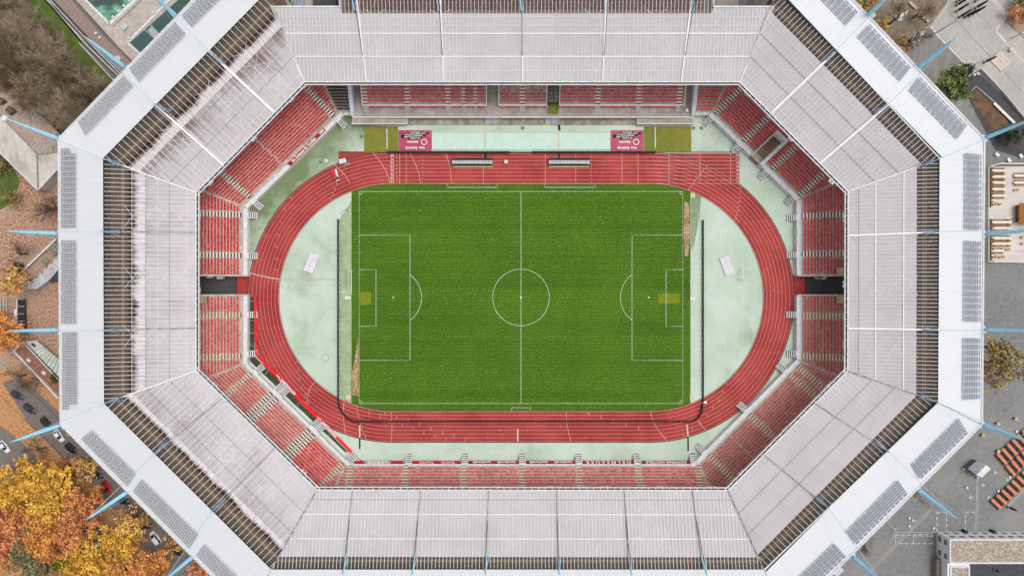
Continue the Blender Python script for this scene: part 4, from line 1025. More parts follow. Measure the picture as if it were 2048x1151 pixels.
array([(1842, 958), (1937, 865.6), (1916, 834.4), (1821, 929)], 12, 6, 'bluish solar array on the lower right roof nearest the right corner', True)
array([(1713, 1089), (1816, 987), (1795, 957), (1690.5, 1062.5)], 13, 6, 'bluish solar array in the middle of the lower right roof', True)
array([(1590, 1210), (1693, 1111), (1667.5, 1084), (1566, 1182)], 13, 6, 'bluish solar array on the lower right roof cut by the bottom of the picture', True)
array([(161.5, 877), (255, 973), (273.5, 945), (185, 859)], 15, 6, 'grey solar array on the lower left roof nearest the left corner', notch=0)
array([(265, 981), (379, 1097), (398.5, 1067), (285, 956.5)], 16, 6, 'grey solar array on the lower left roof above the white parked van')
array([(391.5, 1109.5), (480, 1199), (500, 1174), (410, 1086)], 14, 6, 'grey solar array on the lower left roof cut by the bottom of the picture')

# ------------------------------------------------------------------ blue masts
def mast(base, tip, ring, label, z1=35.0, strut=None):
    a, c = P(*base, 20.5), P(*tip, z1); root = thing('mast', label, 'mast', tuple(a), 'light blue roof masts')
    d = c - a; b = MB(); f = [0, .04, .12, .3, .6, .85, 1.0]; rr_ = [.25, .55, .62, .58, .48, .28, .08]
    b.tube([a + d * k for k in f], rr_, 10); b.build('shaft', BLUE, root, True)
    b = MB(); rz = math.atan2(d.y, d.x); ax = Vector((d.x, d.y, 0)).normalized(); pr = Vector((-ax.y, ax.x, 0))
    b.box((a.x, a.y, 19.6), 1.2, 2.2, .5, rz); b.beam(a - ax * 1.4 + pr * .8, a + ax * .6, .25, .5); b.beam(a - ax * 1.4 - pr * .8, a + ax * .6, .25, .5); b.build('foot', BLUE, root)
    b = MB(); b.box((a.x + ax.x * .3, a.y + ax.y * .3, 20.9), .6, .7, .35, rz); b.build('pin', BLACK, root)
    e = P(*ring, ZR + 2.2); b = MB(); b.tube([c, e], .07, 5); b.tube([c, c + (a - c) * .5 + pr * 1.0, a - ax * 1.0 + pr * 1.6], .045, 5); b.build('stay_cable', M('pale_blue_cable', S(176, 202, 216), None, 1.0) if 'pale_blue_cable' not in bpy.data.materials else bpy.data.materials['pale_blue_cable'], root)
    if strut:
        s0, s1 = P(*ring, ZR + .4), P(*strut, ZR - .2); b = MB(); b.tube([e, s1], .16, 6); b.tube([e, s1 + pr * .8], .07, 6); b.tube([e, s1 - pr * .8], .07, 6); b.tube([e, s0], .12, 6); b.build('strut', M('steel_blue_paint', S(136, 172, 202), None, 1.0) if 'steel_blue_paint' not in bpy.data.materials else bpy.data.materials['steel_blue_paint'], root)
MASTS = [((117, 278), (10, 237), (207, 317), (245, 330), 'light blue mast leaning out over the ribbed hip roof at the left'),
         ((117, 467), (12, 462), (206, 463), (240, 465), 'light blue mast over the leaf strewn ground on the left'),
         ((118, 659.5), (15, 661.5), (208, 660), (240, 660), 'light blue mast on the left above the slatted bicycle shelter'),
         ((123, 849), (19, 884), (209, 806), (245, 793), 'light blue mast over the parked dark cars at lower left'),
         ((256, 982), (173, 1038), (311, 904), (340, 880), 'light blue mast beside the red parked car'),
         ((387, 1111), (330, 1158), (423, 1022), (450, 998), 'light blue mast at lower left cut by the bottom of the picture'),
         ((251, 136), (171, 74), (308, 207), (338, 225), 'light blue mast over the paved path near the pools'),
         ((353, 33), (300, -15), (418, 103), (447, 127), 'light blue mast crossing the small swimming basin'),
         ((1735, 32), (1790, -20), (1670, 104), (1648, 122), 'light blue mast at the top right above the bare trees'),
         ((1835, 137), (1914, 74), (1775, 210), (1747, 226), 'light blue mast over the grey forecourt at upper right'),
         ((1970, 276), (2070, 236), (1878, 318), (1838, 332), 'light blue mast at the right corner over the planted bed'),
         ((1969, 468), (2080, 459), (1878, 463), (1845, 466), 'light blue mast over the timber table terrace'),
         ((1969, 659), (2070, 661), (1876, 660), (1845, 659), 'light blue mast above the bushy tree on the right'),
         ((1965, 849), (2062, 884), (1875, 804), (1838, 790), 'light blue mast above the rows of orange picnic tables'),
         ((1834, 977), (1914, 1037), (1778, 903), (1752, 882), 'light blue mast over the dashed bays at lower right'),
         ((1705, 1111), (1765, 1165), (1656, 1014), (1630, 990), 'light blue mast at lower right cut by the bottom of the picture')]
for bs, tp, rg, st, lb in MASTS: mast(bs, tp, rg, lb, strut=st)

# floodlights under the inner roof edge
def floodlight():
    root = thing('floodlight', '', 'floodlight', (0, 0, 0)); b = MB(); b.beam((-.9, 0, .1), (.9, 0, .1), .12, .12); b.beam((0, -.6, .2), (0, .1, .2), .12, .12); b.build('bracket', STEEL, root)
    for x in (-.55, .55):
        b = MB(); b.box((x, .15, -.3), .7, .9, .45, 0, 0, .8); b.build('lamp_head', WHITE, root)
    return root
fl = floodlight(); fu = False
FL = [((398, 434), 90), ((398, 580), 90), ((398, 690), 90), ((421, 366), 45), ((508, 278), 45), ((583, 200), 45), ((1494, 188), -45), ((1581, 278), -45), ((1662, 364), -45), ((1690, 437), 90), ((1690, 568), 90), ((1690, 690), 90), ((1660, 769), 45), ((1572, 858), 45), ((1484, 945), 45),
      ((777, 976), 0), ((885, 976), 0), ((995, 976), 0), ((1100, 976), 0), ((1210, 976), 0), ((1320, 976), 0), ((1426, 976), 0), ((428, 770), -45), ((516, 858), -45), ((606, 944), -45)]
FL += [((x, 168), 0) for x in (755, 815, 870, 928, 1045, 1160, 1217, 1277, 1332)]
for (q, rz) in FL:
    place(fl, fu, P(q[0], q[1], 17.6), R(rz), 'white twin lamp head hanging under the inner roof edge', 'floodlights under the inner roof edge'); fu = True

# ------------------------------------------------------------------ equipment inside the arena
MAROON = M('maroon_banner_cloth', S(158, 24, 52), S(142, 20, 46), 1.0, rough=.7); REDC = M('red_banner_cloth', S(196, 24, 46), S(180, 20, 42), 1.0, rough=.7)
BRED = M('vivid_red_cloth', S(232, 20, 34), S(216, 16, 30), 1.0, rough=.7)
LETW = M('white_lettering', S(244, 240, 240), S(236, 232, 232), 1.0)
def basis(u, v):
    u = u.normalized(); n = u.cross(v).normalized(); v = n.cross(u); return Matrix((u, v, n)).transposed()
def banner(label, a, c, lo, hi, z0, z1, m, words, size, outward=None, patches=()):
    """cloth sloping from the top of a stand wall (far edge a-c, near edge lo-hi); words: (text, fraction, width factor, size)"""
    A_, C_, L_, H_ = P(*a, z1), P(*c, z1), P(*lo, z0), P(*hi, z0); ctr = (A_ + C_ + L_ + H_) / 4
    root = thing('banner', label, 'banner', tuple(ctr), 'advertising banners on the stand walls')
    b = MB(); n = (C_ - A_).cross(L_ - A_).normalized()
    if n.z < 0: n = -n
    b.face([A_ + n * .03, C_ + n * .03, H_ + n * .03, L_ + n * .03] if (C_ - A_).cross(H_ - A_).z > 0 else [L_ + n * .03, H_ + n * .03, C_ + n * .03, A_ + n * .03])
    b.face([A_ - n * .02, C_ - n * .02, H_ - n * .02, L_ - n * .02])
    b.build('cloth', m, root)
    # lettering stands with its foot towards the field: reads from the field
    return root, A_, C_, L_, H_, n
def s_banner(x0, x1, label, words, m=REDC, patches=()):
    root, A_, C_, L_, H_, n = banner(label, (x0 + 1, 927), (x1, 927), (x0, 920.8), (x1, 920.8), .9, 2.16, m, words, 1)
    up = (A_ - L_).normalized(); u = (L_ - H_).normalized()      # reading direction runs right to left
    mt = basis(u, -up * -1)
    mt = basis(u, up)
    if mt.determinant() < 0: mt = basis(u, -up)
    for body, f, size, sx in words:
        p = lerp(lerp(L_, H_, f), lerp(A_, C_, f), .47) + n * .06
        text('lettering', body, p, basis(u, up), size, LETW, root, sx=sx)
    for f0, f1, pm in patches:
        b = MB(); b.face([lerp(L_, H_, f0) + n * .045, lerp(L_, H_, f1) + n * .045, lerp(A_, C_, f1) + n * .045, lerp(A_, C_, f0) + n * .045]); b.build('colour_patch', pm, root)
GREYC = M('grey_banner_patch', S(176, 168, 176), None, 1.0)
s_banner(708, 807, 'red banner with large slanted N-ERGIE lettering, leftmost on the bottom stand wall', [('N-ERGIE', .50, 1.75, 1.15)], patches=((.20, .52, GREYC), (.56, .64, GREYC)))
s_banner(824, 921, 'red banner with the white lotto lettering repeated twice on the bottom stand wall', [('LOTTO', .72, 1.1, 1.05), ('LOTTO', .27, 1.1, 1.05), ('*', .86, 1.5, 1), ('*', .42, 1.5, 1)])
s_banner(936, 1037, 'red banner with white toolcraft lettering twice, left of the middle stairs', [('toolcraft', .27, 1.35, 1.25), ('toolcraft', .76, 1.35, 1.25)], MAROON, patches=((.45, .55, REDC), (.95, 1.0, REDC)))
s_banner(1050, 1150, 'red banner with white toolcraft lettering twice, right of the middle stairs', [('toolcraft', .27, 1.35, 1.25), ('toolcraft', .76, 1.35, 1.25)], MAROON, patches=((.45, .55, REDC), (.95, 1.0, REDC)))
s_banner(1165, 1268, 'maroon banner with widely spaced HELMSAUER lettering on the bottom stand wall', [('H E L M S A U E R', .5, 1.55, 1.22)], MAROON, patches=((.3, .36, REDC), (.94, 1.0, REDC)))
s_banner(1284, 1380, 'maroon banner with NOVINA HOTELS lettering, rightmost on the bottom stand wall', [('NOVINA HOTELS', .5, 1.4, 1.2)], MAROON, patches=((.45, .55, REDC),))
# family banner on the upper left diagonal stand
root, A_, C_, L_, H_, n = banner('maroon banner reading Ein Zuhause fuer Familien on the upper left stand front', (574, 327), (646, 255), (581.5, 332), (652, 260.5), 2.25, 2.75, MAROON, (), 1)
u_ = (C_ - A_).normalized(); up_ = (A_ - L_).normalized()
text('lettering', 'Ein Zuhause für Familien', lerp((A_ + L_) / 2, (C_ + H_) / 2, .42) + n * .06, basis(u_, up_), 1.25, LETW, root, sx=.86)
text('lettering', 'MM', lerp((A_ + L_) / 2, (C_ + H_) / 2, .92) + n * .06, basis(u_, up_), 1.1, LETW, root, sx=1.1)
# long red screen along the bend, lower left
root = thing('banner', 'long vivid red screen with white emblems bending along the lower left track edge', 'banner', tuple(P(560, 770, 0)))
b = MB(); top = [(508, 592), (510, 708), (516, 716), (700, 905)]; bot = [(512.5, 592), (514, 706), (521, 713), (706, 903)]
for i in range(3):
    a0, a1, c0, c1 = P(*top[i], 1.0), P(*top[i + 1], 1.0), P(*bot[i], .75), P(*bot[i + 1], .75); b.face([a0, a1, c1, c0]); b.face([P(*bot[i], .75), P(*bot[i + 1], .75), P(*bot[i + 1], .03), P(*bot[i], .03)])
b.build('cloth', BRED, root)
b = MB()
for i in range(2, 34):
    f = i / 34; p = P(*(lerp(Vector((512, 712)), Vector((698, 904)), f)), 0) if False else P(512 + 186 * f, 714 + 190 * f, 0); b.beam(p, p + Vector((0, 0, .95)), .06, .06)
b.build('posts', STEEL, root)
b = MB()
uu = (P(706, 903, .9) - P(521, 713, .9)).normalized(); vv = Vector((-uu.y, uu.x, 0))
def emb(f, sz, k):
    p = lerp(P(518.5, 714.5, 1.0), P(703, 904, 1.0), f) + Vector((0, 0, .02)); 
    c = [p + uu * (sz * math.cos(t * math.pi / 6)) + vv * (.5 * math.sin(t * math.pi / 6)) for t in range(12)]
    if k == 'ring': stroke(b, [(q.x, q.y) for q in c], .22, 1.02 , closed=True)
    elif k == 'bar': stroke(b, [tuple((p - uu * sz - vv * .3)[:2]), tuple((p + uu * sz - vv * .1)[:2])], .28, 1.02); stroke(b, [tuple((p - uu * sz * .6 + vv * .35)[:2]), tuple((p + uu * sz * .9 + vv * .3)[:2])], .2, 1.02)
    else: stroke(b, [tuple((p - uu * sz + vv * .3)[:2]), tuple((p)[:2]), tuple((p + uu * sz + vv * .3)[:2]), tuple((p + uu * sz * 1.2 - vv * .3)[:2])], .22, 1.02)
for f0 in (.20, .645):
    for k, (df, sz, kind) in enumerate(((0, .7, 'zig'), (.045, .8, 'bar'), (.062, .7, 'zig'), (.08, .65, 'ring'), (.092, .65, 'ring'), (.115, .9, 'bar'), (.13, .8, 'zig'), (.155, .6, 'bar'), (.175, .6, 'bar'))): emb(f0 + df, sz, kind)
b.build('emblems', LETW, root)
b = MB()
for f0, f1 in ((.22, .25), (.31, .34), (.345, .37), (.665, .695), (.755, .785)):
    p, q = lerp(P(518.5, 714.5, 1), P(703, 904, 1), f0), lerp(P(518.5, 714.5, 1), P(703, 904, 1), f1); stroke(b, [(p.x, p.y), (q.x, q.y)], .6, 1.012)
b.build('maroon_patches', MAROON, root)
# narrow planted ditches between that screen and the stand
flat('ditch', [(497, 593), (508, 593), (509, 712), (696, 903), (690, 903), (500, 722), (497, 716)], 0.04, M('ditch_moss', S(66, 70, 46), S(48, 50, 38), .8, big=S(88, 88, 70), bigsc=.3))
b = MB()
for q in ((498, 602, 508, 602), (498, 640, 509, 640), (498, 666, 509, 666), (500, 687, 510, 697), (530, 748, 538, 740), (592, 812, 600, 804), (650, 878, 660, 868)): b.beam(P(q[0], q[1], .3), P(q[2], q[3], .3), .1, .1)
b.build('ditch_braces', STEEL).update({}) if False else tag(b.build('ditch_brace', STEEL), 'thin steel braces spanning the mossy ditch behind the red screen', 'brace')

# olive turf mats with their white boards, maroon tarpaulins
def mat_thing(name, label, cat, px, m, h=.05, group=None, mk=None):
    b = MB(); pts = [P(x, y, h) for x, y in px]; c = sum(pts, Vector()) / len(pts); root = thing(name, label, cat, (c.x, c.y, 0.02), group)
    b.prism([(p.x, p.y) for p in pts], 0.02, h); b.build('sheet' if name != 'turf_mat' else 'turf', m, root); return root
r1 = mat_thing('turf_mat', 'olive artificial turf area at the left end of the mint strip', 'turf mat', [(728, 253), (796.5, 253), (796.5, 304), (728, 304)], OLIVE)
b = MB(); b.beam(P(773.5, 258, .2), P(774.5, 298, .2), .3, .2); b.build('board', WHITE, r1)
r2 = mat_thing('turf_mat', 'olive artificial turf area at the right end of the mint strip', 'turf mat', [(1288, 253), (1382.5, 253), (1382.5, 304), (1288, 304)], OLIVE)
b = MB(); b.beam(P(1310, 254, .2), P(1310.5, 297, .2), .3, .2); b.build('board', WHITE, r2)
TARP = M('maroon_tarpaulin', S(178, 70, 98), S(158, 52, 82), .6, big=S(196, 92, 116), bigsc=.25, bigf=.5, rough=.5, bump=.4)
for x0, x1, lb in ((797, 863.5, 'maroon tarpaulin with upside-down white writing at the left end of the mint strip'), (1221, 1287.5, 'maroon tarpaulin with upside-down white writing at the right end of the mint strip')):
    r = mat_thing('tarpaulin', lb, 'tarpaulin', [(x0, 260.5), (x1, 260.5), (x1, 302), (x0, 302)], TARP, .08)
    def lab(body, fx, y, size, rz, sx=1.0, bg=False):
        X = x0 + (x1 - x0) * fx; p = P(X, y, .08)
        if bg:
            w_ = size * sx * len(body) * .29; d = Vector((math.cos(R(rz)), math.sin(R(rz)))); b = MB(); stroke(b, [(p.x - d.x * w_, p.y - d.y * w_), (p.x + d.x * w_, p.y + d.y * w_)], size * .95, .10); b.build('black_label', BLACK, r)
        text('lettering', body, p + Vector((0, 0, .04)), (0, 0, R(rz)), size, LETW, r, sx=sx)
    lab('Auf dich kommt', .5, 265, .62, 183, .8, True); lab('es an im Stadion mit Herz und', .5, 268.7, .64, 184.5, .85, True)
    lab('Leidenschaft immer dabei', .45, 272.6, .64, 184.5, .9, True); lab('hier in Franken', .5, 276.4, .62, 184.5, .85, True)
    lab('Sebastian', .42, 284, 1.0, 181, 1.0); lab('Gute  Besserung', .5, 296, 1.15, 181, .8)
    b = MB(); p = P(x0 + (x1 - x0) * .77, 284, 0); stroke(b, [(p.x + .9 * math.cos(t * .7), p.y + .9 * math.sin(t * .7)) for t in range(9)], .22, .12, closed=True); b.build('round_emblem', LETW, r)

# black perimeter boards
def boards(name_label, runs, h=.95, wd=.5, feet=True):
    p0 = P(*runs[0], h); root = thing('perimeter_board', name_label, 'perimeter board', (p0.x, p0.y, 0), 'black perimeter boards')
    pts = [P(x, y, h) for x, y in runs]; b = MB()
    for a, c in zip(pts[:-1], pts[1:]):
        d = (c - a).normalized(); a2, c2 = a - d * .08, c + d * .08; b.beam((a2.x, a2.y, h / 2), (c2.x, c2.y, h / 2), wd * .55, h)
    s = 0
    for a, c in zip(pts[:-1], pts[1:]):
        d = (c - a); L = d.length; d.normalize(); n_ = Vector((-d.y, d.x, 0)); k = .5
        while k < L:
            p = a + d * k; b.beam((p.x + n_.x * .1, p.y + n_.y * .1, h - .1), (p.x + n_.x * .75, p.y + n_.y * .75, .03), .07, .07, 1); b.beam((p.x - n_.x * .3, p.y - n_.y * .3, h + .02), (p.x + n_.x * .3, p.y + n_.y * .3, h + .02), .12, .05, 1); k += 1.6
    b.build('screen_wall_and_feet', [BLACK, DARK], root)  # support feet share this mesh in the second material
boards('black board line standing left of the pitch on the mint surface', [(675.5, 438), (675.5, 620), (675.5, 800)])
boards('black board line curving round the lower left corner and along the lower straight', [(676, 803), (677.5, 814), (685, 826), (692, 835), (706, 843), (720, 843), (1042, 842.5), (1340, 842.5)])
boards('black board line curving round the lower right corner onto the track', [(1344, 842.5), (1383, 843), (1391, 840), (1399, 833), (1404, 823), (1406, 808)])
boards('black board line standing right of the pitch on the mint surface', [(1407, 804), (1407, 620), (1407, 440)])
boards('black cushioned board row above the track, left of the player stairs', [(775, 304), (900, 304), (1019, 304)], .9, 1.0)
boards('black cushioned board row above the track, right of the player stairs', [(1065, 304), (1190, 304), (1311, 304)], .9, 1.0)
b = MB()
def ramp_thing(label, pts, m, wd=.45, h=.1, group='cable covers'):
    q = [P(x, y, h) for x, y in pts]; root_b = MB()
    for a, c in zip(q[:-1], q[1:]): root_b.beam((a.x, a.y, .04 + h / 2), (c.x, c.y, .04 + h / 2), wd, h)
    o = root_b.build('cable_cover', m); tag(o, label, 'cable cover', group)
CREAM = M('cream_cable_cover', S(220, 206, 176), S(196, 182, 150), 2.0)
ramp_thing('cream cable cover crossing the mint strip below the left player stairs', [(969.5, 250), (971, 303)], CREAM)
ramp_thing('cream cable cover crossing the mint strip right of the arena stairs', [(1117, 262), (1118.5, 303)], CREAM)
ramp_thing('cream cable cover over the lanes at the lower left bend', [(719.5, 850), (719.5, 874)], CREAM)
ramp_thing('cream cable cover over the outer lanes at the middle of the lower straight', [(1035.5, 857), (1035.5, 882)], CREAM)
ramp_thing('cream cable cover over the lanes at the lower right bend', [(1374, 848), (1376, 872)], CREAM)
ramp_thing('long cream cable cover curving from the left tunnel across the track to the pitch', [(497, 545), (520, 551), (545, 556), (562, 558), (670, 558.5)], M('grey_cable_cover', S(190, 196, 176), S(166, 170, 150), 2.0), .3)
ramp_thing('short black cable mat on the track behind the left bench', [(970.5, 306), (970.5, 318)], BLACK, 1.0)
ramp_thing('short black cable mat on the track behind the right bench', [(1118, 306), (1118.5, 319)], BLACK, .5)
ramp_thing('short black mat between the right cable cover and the player stairs', [(1117.5, 249), (1119, 261)], BLACK, .7)
ramp_thing('black cable mat on the mint surface at the lower left', [(719.5, 876), (719.5, 897)], BLACK, .45)
ramp_thing('black cable mat on the mint surface at the lower right', [(1376, 874), (1376.5, 901)], BLACK, .45)
# team benches
for (x0, x1, lb) in ((904, 985.5, 'long white roofed team bench on the track, left one'), (1097.5, 1180, 'long white roofed team bench on the track, right one')):
    a, c = P(x0, 0, 1.8).x, P(x1, 0, 1.8).x; y = P(0, 323.5, 1.8).y; root = thing('team_bench', lb, 'team bench', ((a + c) / 2, y, 0), 'team benches')
    b = MB(); n = 6
    for i in range(n):
        t0_, t1_ = R(15 + i * 14), R(15 + (i + 1) * 14); f = lambda t: (y + .75 - 1.5 * (1 - math.cos(t)) * .8, .9 + 1.05 * math.sin(t))
        (ya, za), (yb, zb) = f(t0_), f(t1_); b.face([(a, ya, za), (c, ya, za), (c, yb, zb), (a, yb, zb)])
    b.build('roof', M('white_acrylic', S(196, 198, 200), S(168, 170, 174), 1.0, rough=.3) if 'white_acrylic' not in bpy.data.materials else bpy.data.materials['white_acrylic'], root)
    b = MB(); b.box(((a + c) / 2, y + .95, .03), c - a, .5, 1.55); b.build('back_wall', BLACK, root)
    b = MB(); b.box(((a + c) / 2, y - .75, .03), c - a - .3, .5, .45); b.build('seat', M('dark_green_seat', S(74, 88, 66), None, 1.0) if 'dark_green_seat' not in bpy.data.materials else bpy.data.materials['dark_green_seat'], root)
    b = MB(); b.box(((a + c) / 2, y - 1.25, .03), c - a - .3, .3, .12); b.build('foot_board', CREAM, root)
    b = MB()
    for i in range(12): X = a + (c - a) * i / 11; b.beam((X, y + .75, 1.2), (X, y - .1, 2.03), .08, .08); b.beam((X, y - .1, 2.03), (X, y - .55, 1.95), .08, .08)
    b.build('ribs', DARK, root)
# goals
def goal(label, x, y0, y1, depth, z=2.44):
    a, c = P(x, y0, z), P(x, y1, z); root = thing('goal', label, 'goal', ((a.x + c.x) / 2, (a.y + c.y) / 2, 0), 'goals'); b = MB(); d = depth
    for p in (a, c): b.beam((p.x, p.y, 0), (p.x, p.y, z), .14, .14); b.beam((p.x, p.y, z), (p.x + d, p.y, z - .3), .09, .09); b.beam((p.x + d, p.y, z - .3), (p.x + d * 1.4, p.y, 0.05), .08, .08); b.beam((p.x, p.y, .06), (p.x + d * 1.4, p.y, .06), .1, .1)
    b.beam((a.x, a.y, z), (c.x, c.y, z), .16, .16); b.beam((a.x + d, a.y, z - .3), (c.x + d, c.y, z - .3), .08, .08); b.beam((a.x + d * 1.4, a.y, .06), (c.x + d * 1.4, c.y, .06), .1, .1); b.build('goal_frame', WHITE, root)
    b = MB(); n = 14
    for i in range(1, n): f = i / n; p = lerp(a, c, f); b.beam((p.x, p.y, z), (p.x + d, p.y, z - .3), .02, .02); b.beam((p.x + d, p.y, z - .3), (p.x + d * 1.4, p.y, .1), .02, .02)
    b.build('net', WHITE, root)
goal('white goal pushed back onto the pale strip left of the pitch', 703, 541, 588, -1.1); goal('white goal pushed back onto the pale strip right of the pitch', 1381.5, 559, 590, 1.0)
goal('white portable goal standing alone on the mint surface at right', 1486, 538, 559, 3.0)
# boxes and small gear
def boxgear(name, label, cat, px, sx, sy, h, m, rz=0, lid=None, z=0.02, parts=True):
    p = P(px[0], px[1], z + h); root = thing(name, label, cat, (p.x, p.y, z)); b = MB(); b.box((p.x, p.y, z), sx, sy, h * .86, R(rz)); b.build('body', m, root)
    b = MB(); b.box((p.x, p.y, z + h * .86), sx + .08, sy + .08, h * .14, R(rz), 0, .96); b.build('lid', lid or m, root); return root
boxgear('camera_box', 'white cube shaped box on the track right of the left team bench', 'box', (1012, 323), 1.0, 1.0, .9, WHITE)
boxgear('equipment_box', 'white box beside the goal on the strip left of the pitch', 'box', (695.5, 595), 1.9, 1.1, .6, WHITE)
boxgear('equipment_box', 'white box beside the goal on the strip right of the pitch', 'box', (1386, 596), 1.7, 1.2, .6, WHITE)
boxgear('equipment_box', 'small white box beside the board line at the lower right bend', 'box', (1410.5, 804), 1.0, .8, .6, WHITE)
boxgear('manhole_frame', 'pale square frame near the lower left pitch corner', 'manhole frame', (696.5, 793.5), 1.3, 1.4, .12, CREAM)
boxgear('manhole_frame', 'pale square frame near the lower right pitch corner', 'manhole frame', (1384, 794), 1.3, 1.3, .12, CREAM)
boxgear('manhole_frame', 'pale square frame near the upper right pitch corner', 'manhole frame', (1386, 391), 1.2, 1.4, .12, CREAM)
MH = M('manhole_steel', S(120, 132, 118), S(98, 108, 96), 3.0)
for x, y, lb in ((696, 247, 'square floor hatch beside the lower corner block, left of the turf mat'), (727, 257, 'square floor hatch touching the left turf mat at its top'), (723, 273, 'square floor hatch touching the left turf mat lower down'), (1045, 256, 'square floor hatch below the middle of the main stand'), (1387, 256, 'square floor hatch right of the right turf mat'), (1403, 256, 'square floor hatch under the upper right corner block'), (1386, 908, 'square floor hatch beside the lower right stairs'), (641, 324, 'dark green hatch on the mossy floor near the red cart'), (652, 321, 'pale green hatch on the mossy floor near the red cart')):
    boxgear('floor_hatch', lb, 'floor hatch', (x, y), .95, .95, .06, MH if x != 652 else LINE2, 0 if y > 330 or x > 700 else 25)
MATW = M('pale_mat_cover', S(222, 218, 224), S(206, 202, 210), .8, bump=.3)
for px, lb in (([(620.6, 504), (638, 510.5), (624, 547), (606.6, 540)], 'tilted white landing mat cover on the left mint half circle'), ([(1439.6, 517.4), (1456.5, 510.5), (1469.4, 545.6), (1452, 552)], 'tilted white landing mat cover on the right mint half circle')):
    r = mat_thing('landing_mat', lb, 'mat', px, MATW, .5); a = [P(x, y, .5) for x, y in px]
    b = MB(); 
    for f in (.33, .66):
        p, q = lerp(a[0], a[3], f), lerp(a[1], a[2], f); b.beam(p, q, .06, .04)
    p, q = lerp(a[0], a[1], .5), lerp(a[3], a[2], .5); b.beam(p, q, .06, .04); b.build('seam', M('seam_grey', S(176, 172, 182), None, 1.0) if 'seam_grey' not in bpy.data.materials else bpy.data.materials['seam_grey'], r)
# white trailer and red cart on the bend
def wheelset(root, pts, r=.32, w_=.22, rz=0):
    for p in pts:
        b = MB(); ax = Vector((-math.sin(rz), math.cos(rz), 0)); c = Vector((p[0], p[1], r)); n = 12
        b.tube([c - ax * w_ / 2, c + ax * w_ / 2], r, n); wo = b.build('wheel', BLACK, root)
        b2 = MB(); b2.tube([c - ax * (w_ / 2 + .01), c + ax * (w_ / 2 + .01)], r * .55, 8); b2.build('rim', STEEL, wo)
def loc2(c, rz, x, y): return (c[0] + x * math.cos(rz) - y * math.sin(rz), c[1] + x * math.sin(rz) + y * math.cos(rz))
c = P(685, 322, 1.4); rz = R(14); root = thing('trailer', 'small white box trailer parked on the red corner of the track', 'trailer', (c.x, c.y, 0))
b = MB(); b.box((c.x, c.y, .55), 2.3, 1.5, .9, rz, 0, .97); b.build('box_body', WHITE, root)
b = MB(); q = loc2(c, rz, 1.35, 0); b.box((q[0], q[1], .5), .4, 1.4, .35, rz); b.build('tail', DARK, root)
b = MB(); q0, q1 = loc2(c, rz, .1, -1.05), loc2(c, rz, 1.9, -1.05); b.beam((*q0, .5), (*q1, .5), .12, .1); q0, q1 = loc2(c, rz, .1, -1.3), loc2(c, rz, 1.7, -1.3); b.beam((*q0, .5), (*q1, .5), .12, .1); b.build('ladder_rail', STEEL, root)
wheelset(root, [loc2(c, rz, -.5, .8), loc2(c, rz, -.5, -.8), loc2(c, rz, .5, .8), loc2(c, rz, .5, -.8)], .3, .2, rz)
c = P(670, 348, 1.2); rz = R(-76); root = thing('utility_cart', 'small red and white utility cart on the upper left bend of the track', 'cart', (c.x, c.y, 0))
b = MB(); q = loc2(c, rz, -.55, -.3); b.box((*q, .5), 2.3, 1.05, .8, rz, 0, .97); b.build('cargo_box', M('pinkish_red_paint', S(206, 56, 88), S(190, 46, 76), 1.0, rough=.4), root)
b = MB(); q = loc2(c, rz, -.2, .5); b.box((*q, .45), 2.6, .55, .6, rz); b.build('side_tray', WHITE, root)
b = MB(); q = loc2(c, rz, 1.15, -.1); b.box((*q, .4), 1.1, 1.3, 1.3, rz, 0, .8); b.build('cab', M('cab_red', S(210, 70, 96), None, 1.0), root)
b = MB(); q = loc2(c, rz, 1.62, 0); b.box((*q, .8), .5, 1.2, .75, rz, 0, .7); b.build('windscreen', GLASS, root)
b = MB(); q = loc2(c, rz, 1.95, .1); b.box((*q, .35), .5, 1.25, .4, rz, 0, .8); b.build('bumper', WHITE, root)
wheelset(root, [loc2(c, rz, -.9, .75), loc2(c, rz, -.9, -.75), loc2(c, rz, 1.2, .7), loc2(c, rz, 1.2, -.7)], .3, .2, rz)
# white signal boxes by the tunnels and a cart in the right tunnel
boxgear('wall_box', 'white box on the tunnel wall at left, nearer the roof edge', 'wall box', (418, 553.5), 1.5, .6, 2.2, WHITE); boxgear('wall_box', 'white box on the tunnel wall at left, nearer the track', 'wall box', (438.5, 554.5), 1.6, .9, 2.2, WHITE)
c = P(1640, 556, 1); root = thing('hand_trolley', 'red and white loaded trolley parked in the right tunnel', 'trolley', (c.x, c.y, 0))
b = MB(); b.box((c.x - .8, c.y, .4), 2.0, .8, .7, R(-8)); b.build('load', M('brick_red_load', S(170, 70, 62), S(210, 180, 176), 3.0), root); b = MB(); b.box((c.x + 1.3, c.y, .4), 1.3, .9, 1.0, R(12), 0, .8); b.build('crate', WHITE, root)
b = MB(); b.box((c.x + .1, c.y, .2), 4.0, .9, .15); b.build('platform', DARK, root); wheelset(root, [(c.x - 1.4, c.y + .4), (c.x + 1.6, c.y + .4)], .2, .15)

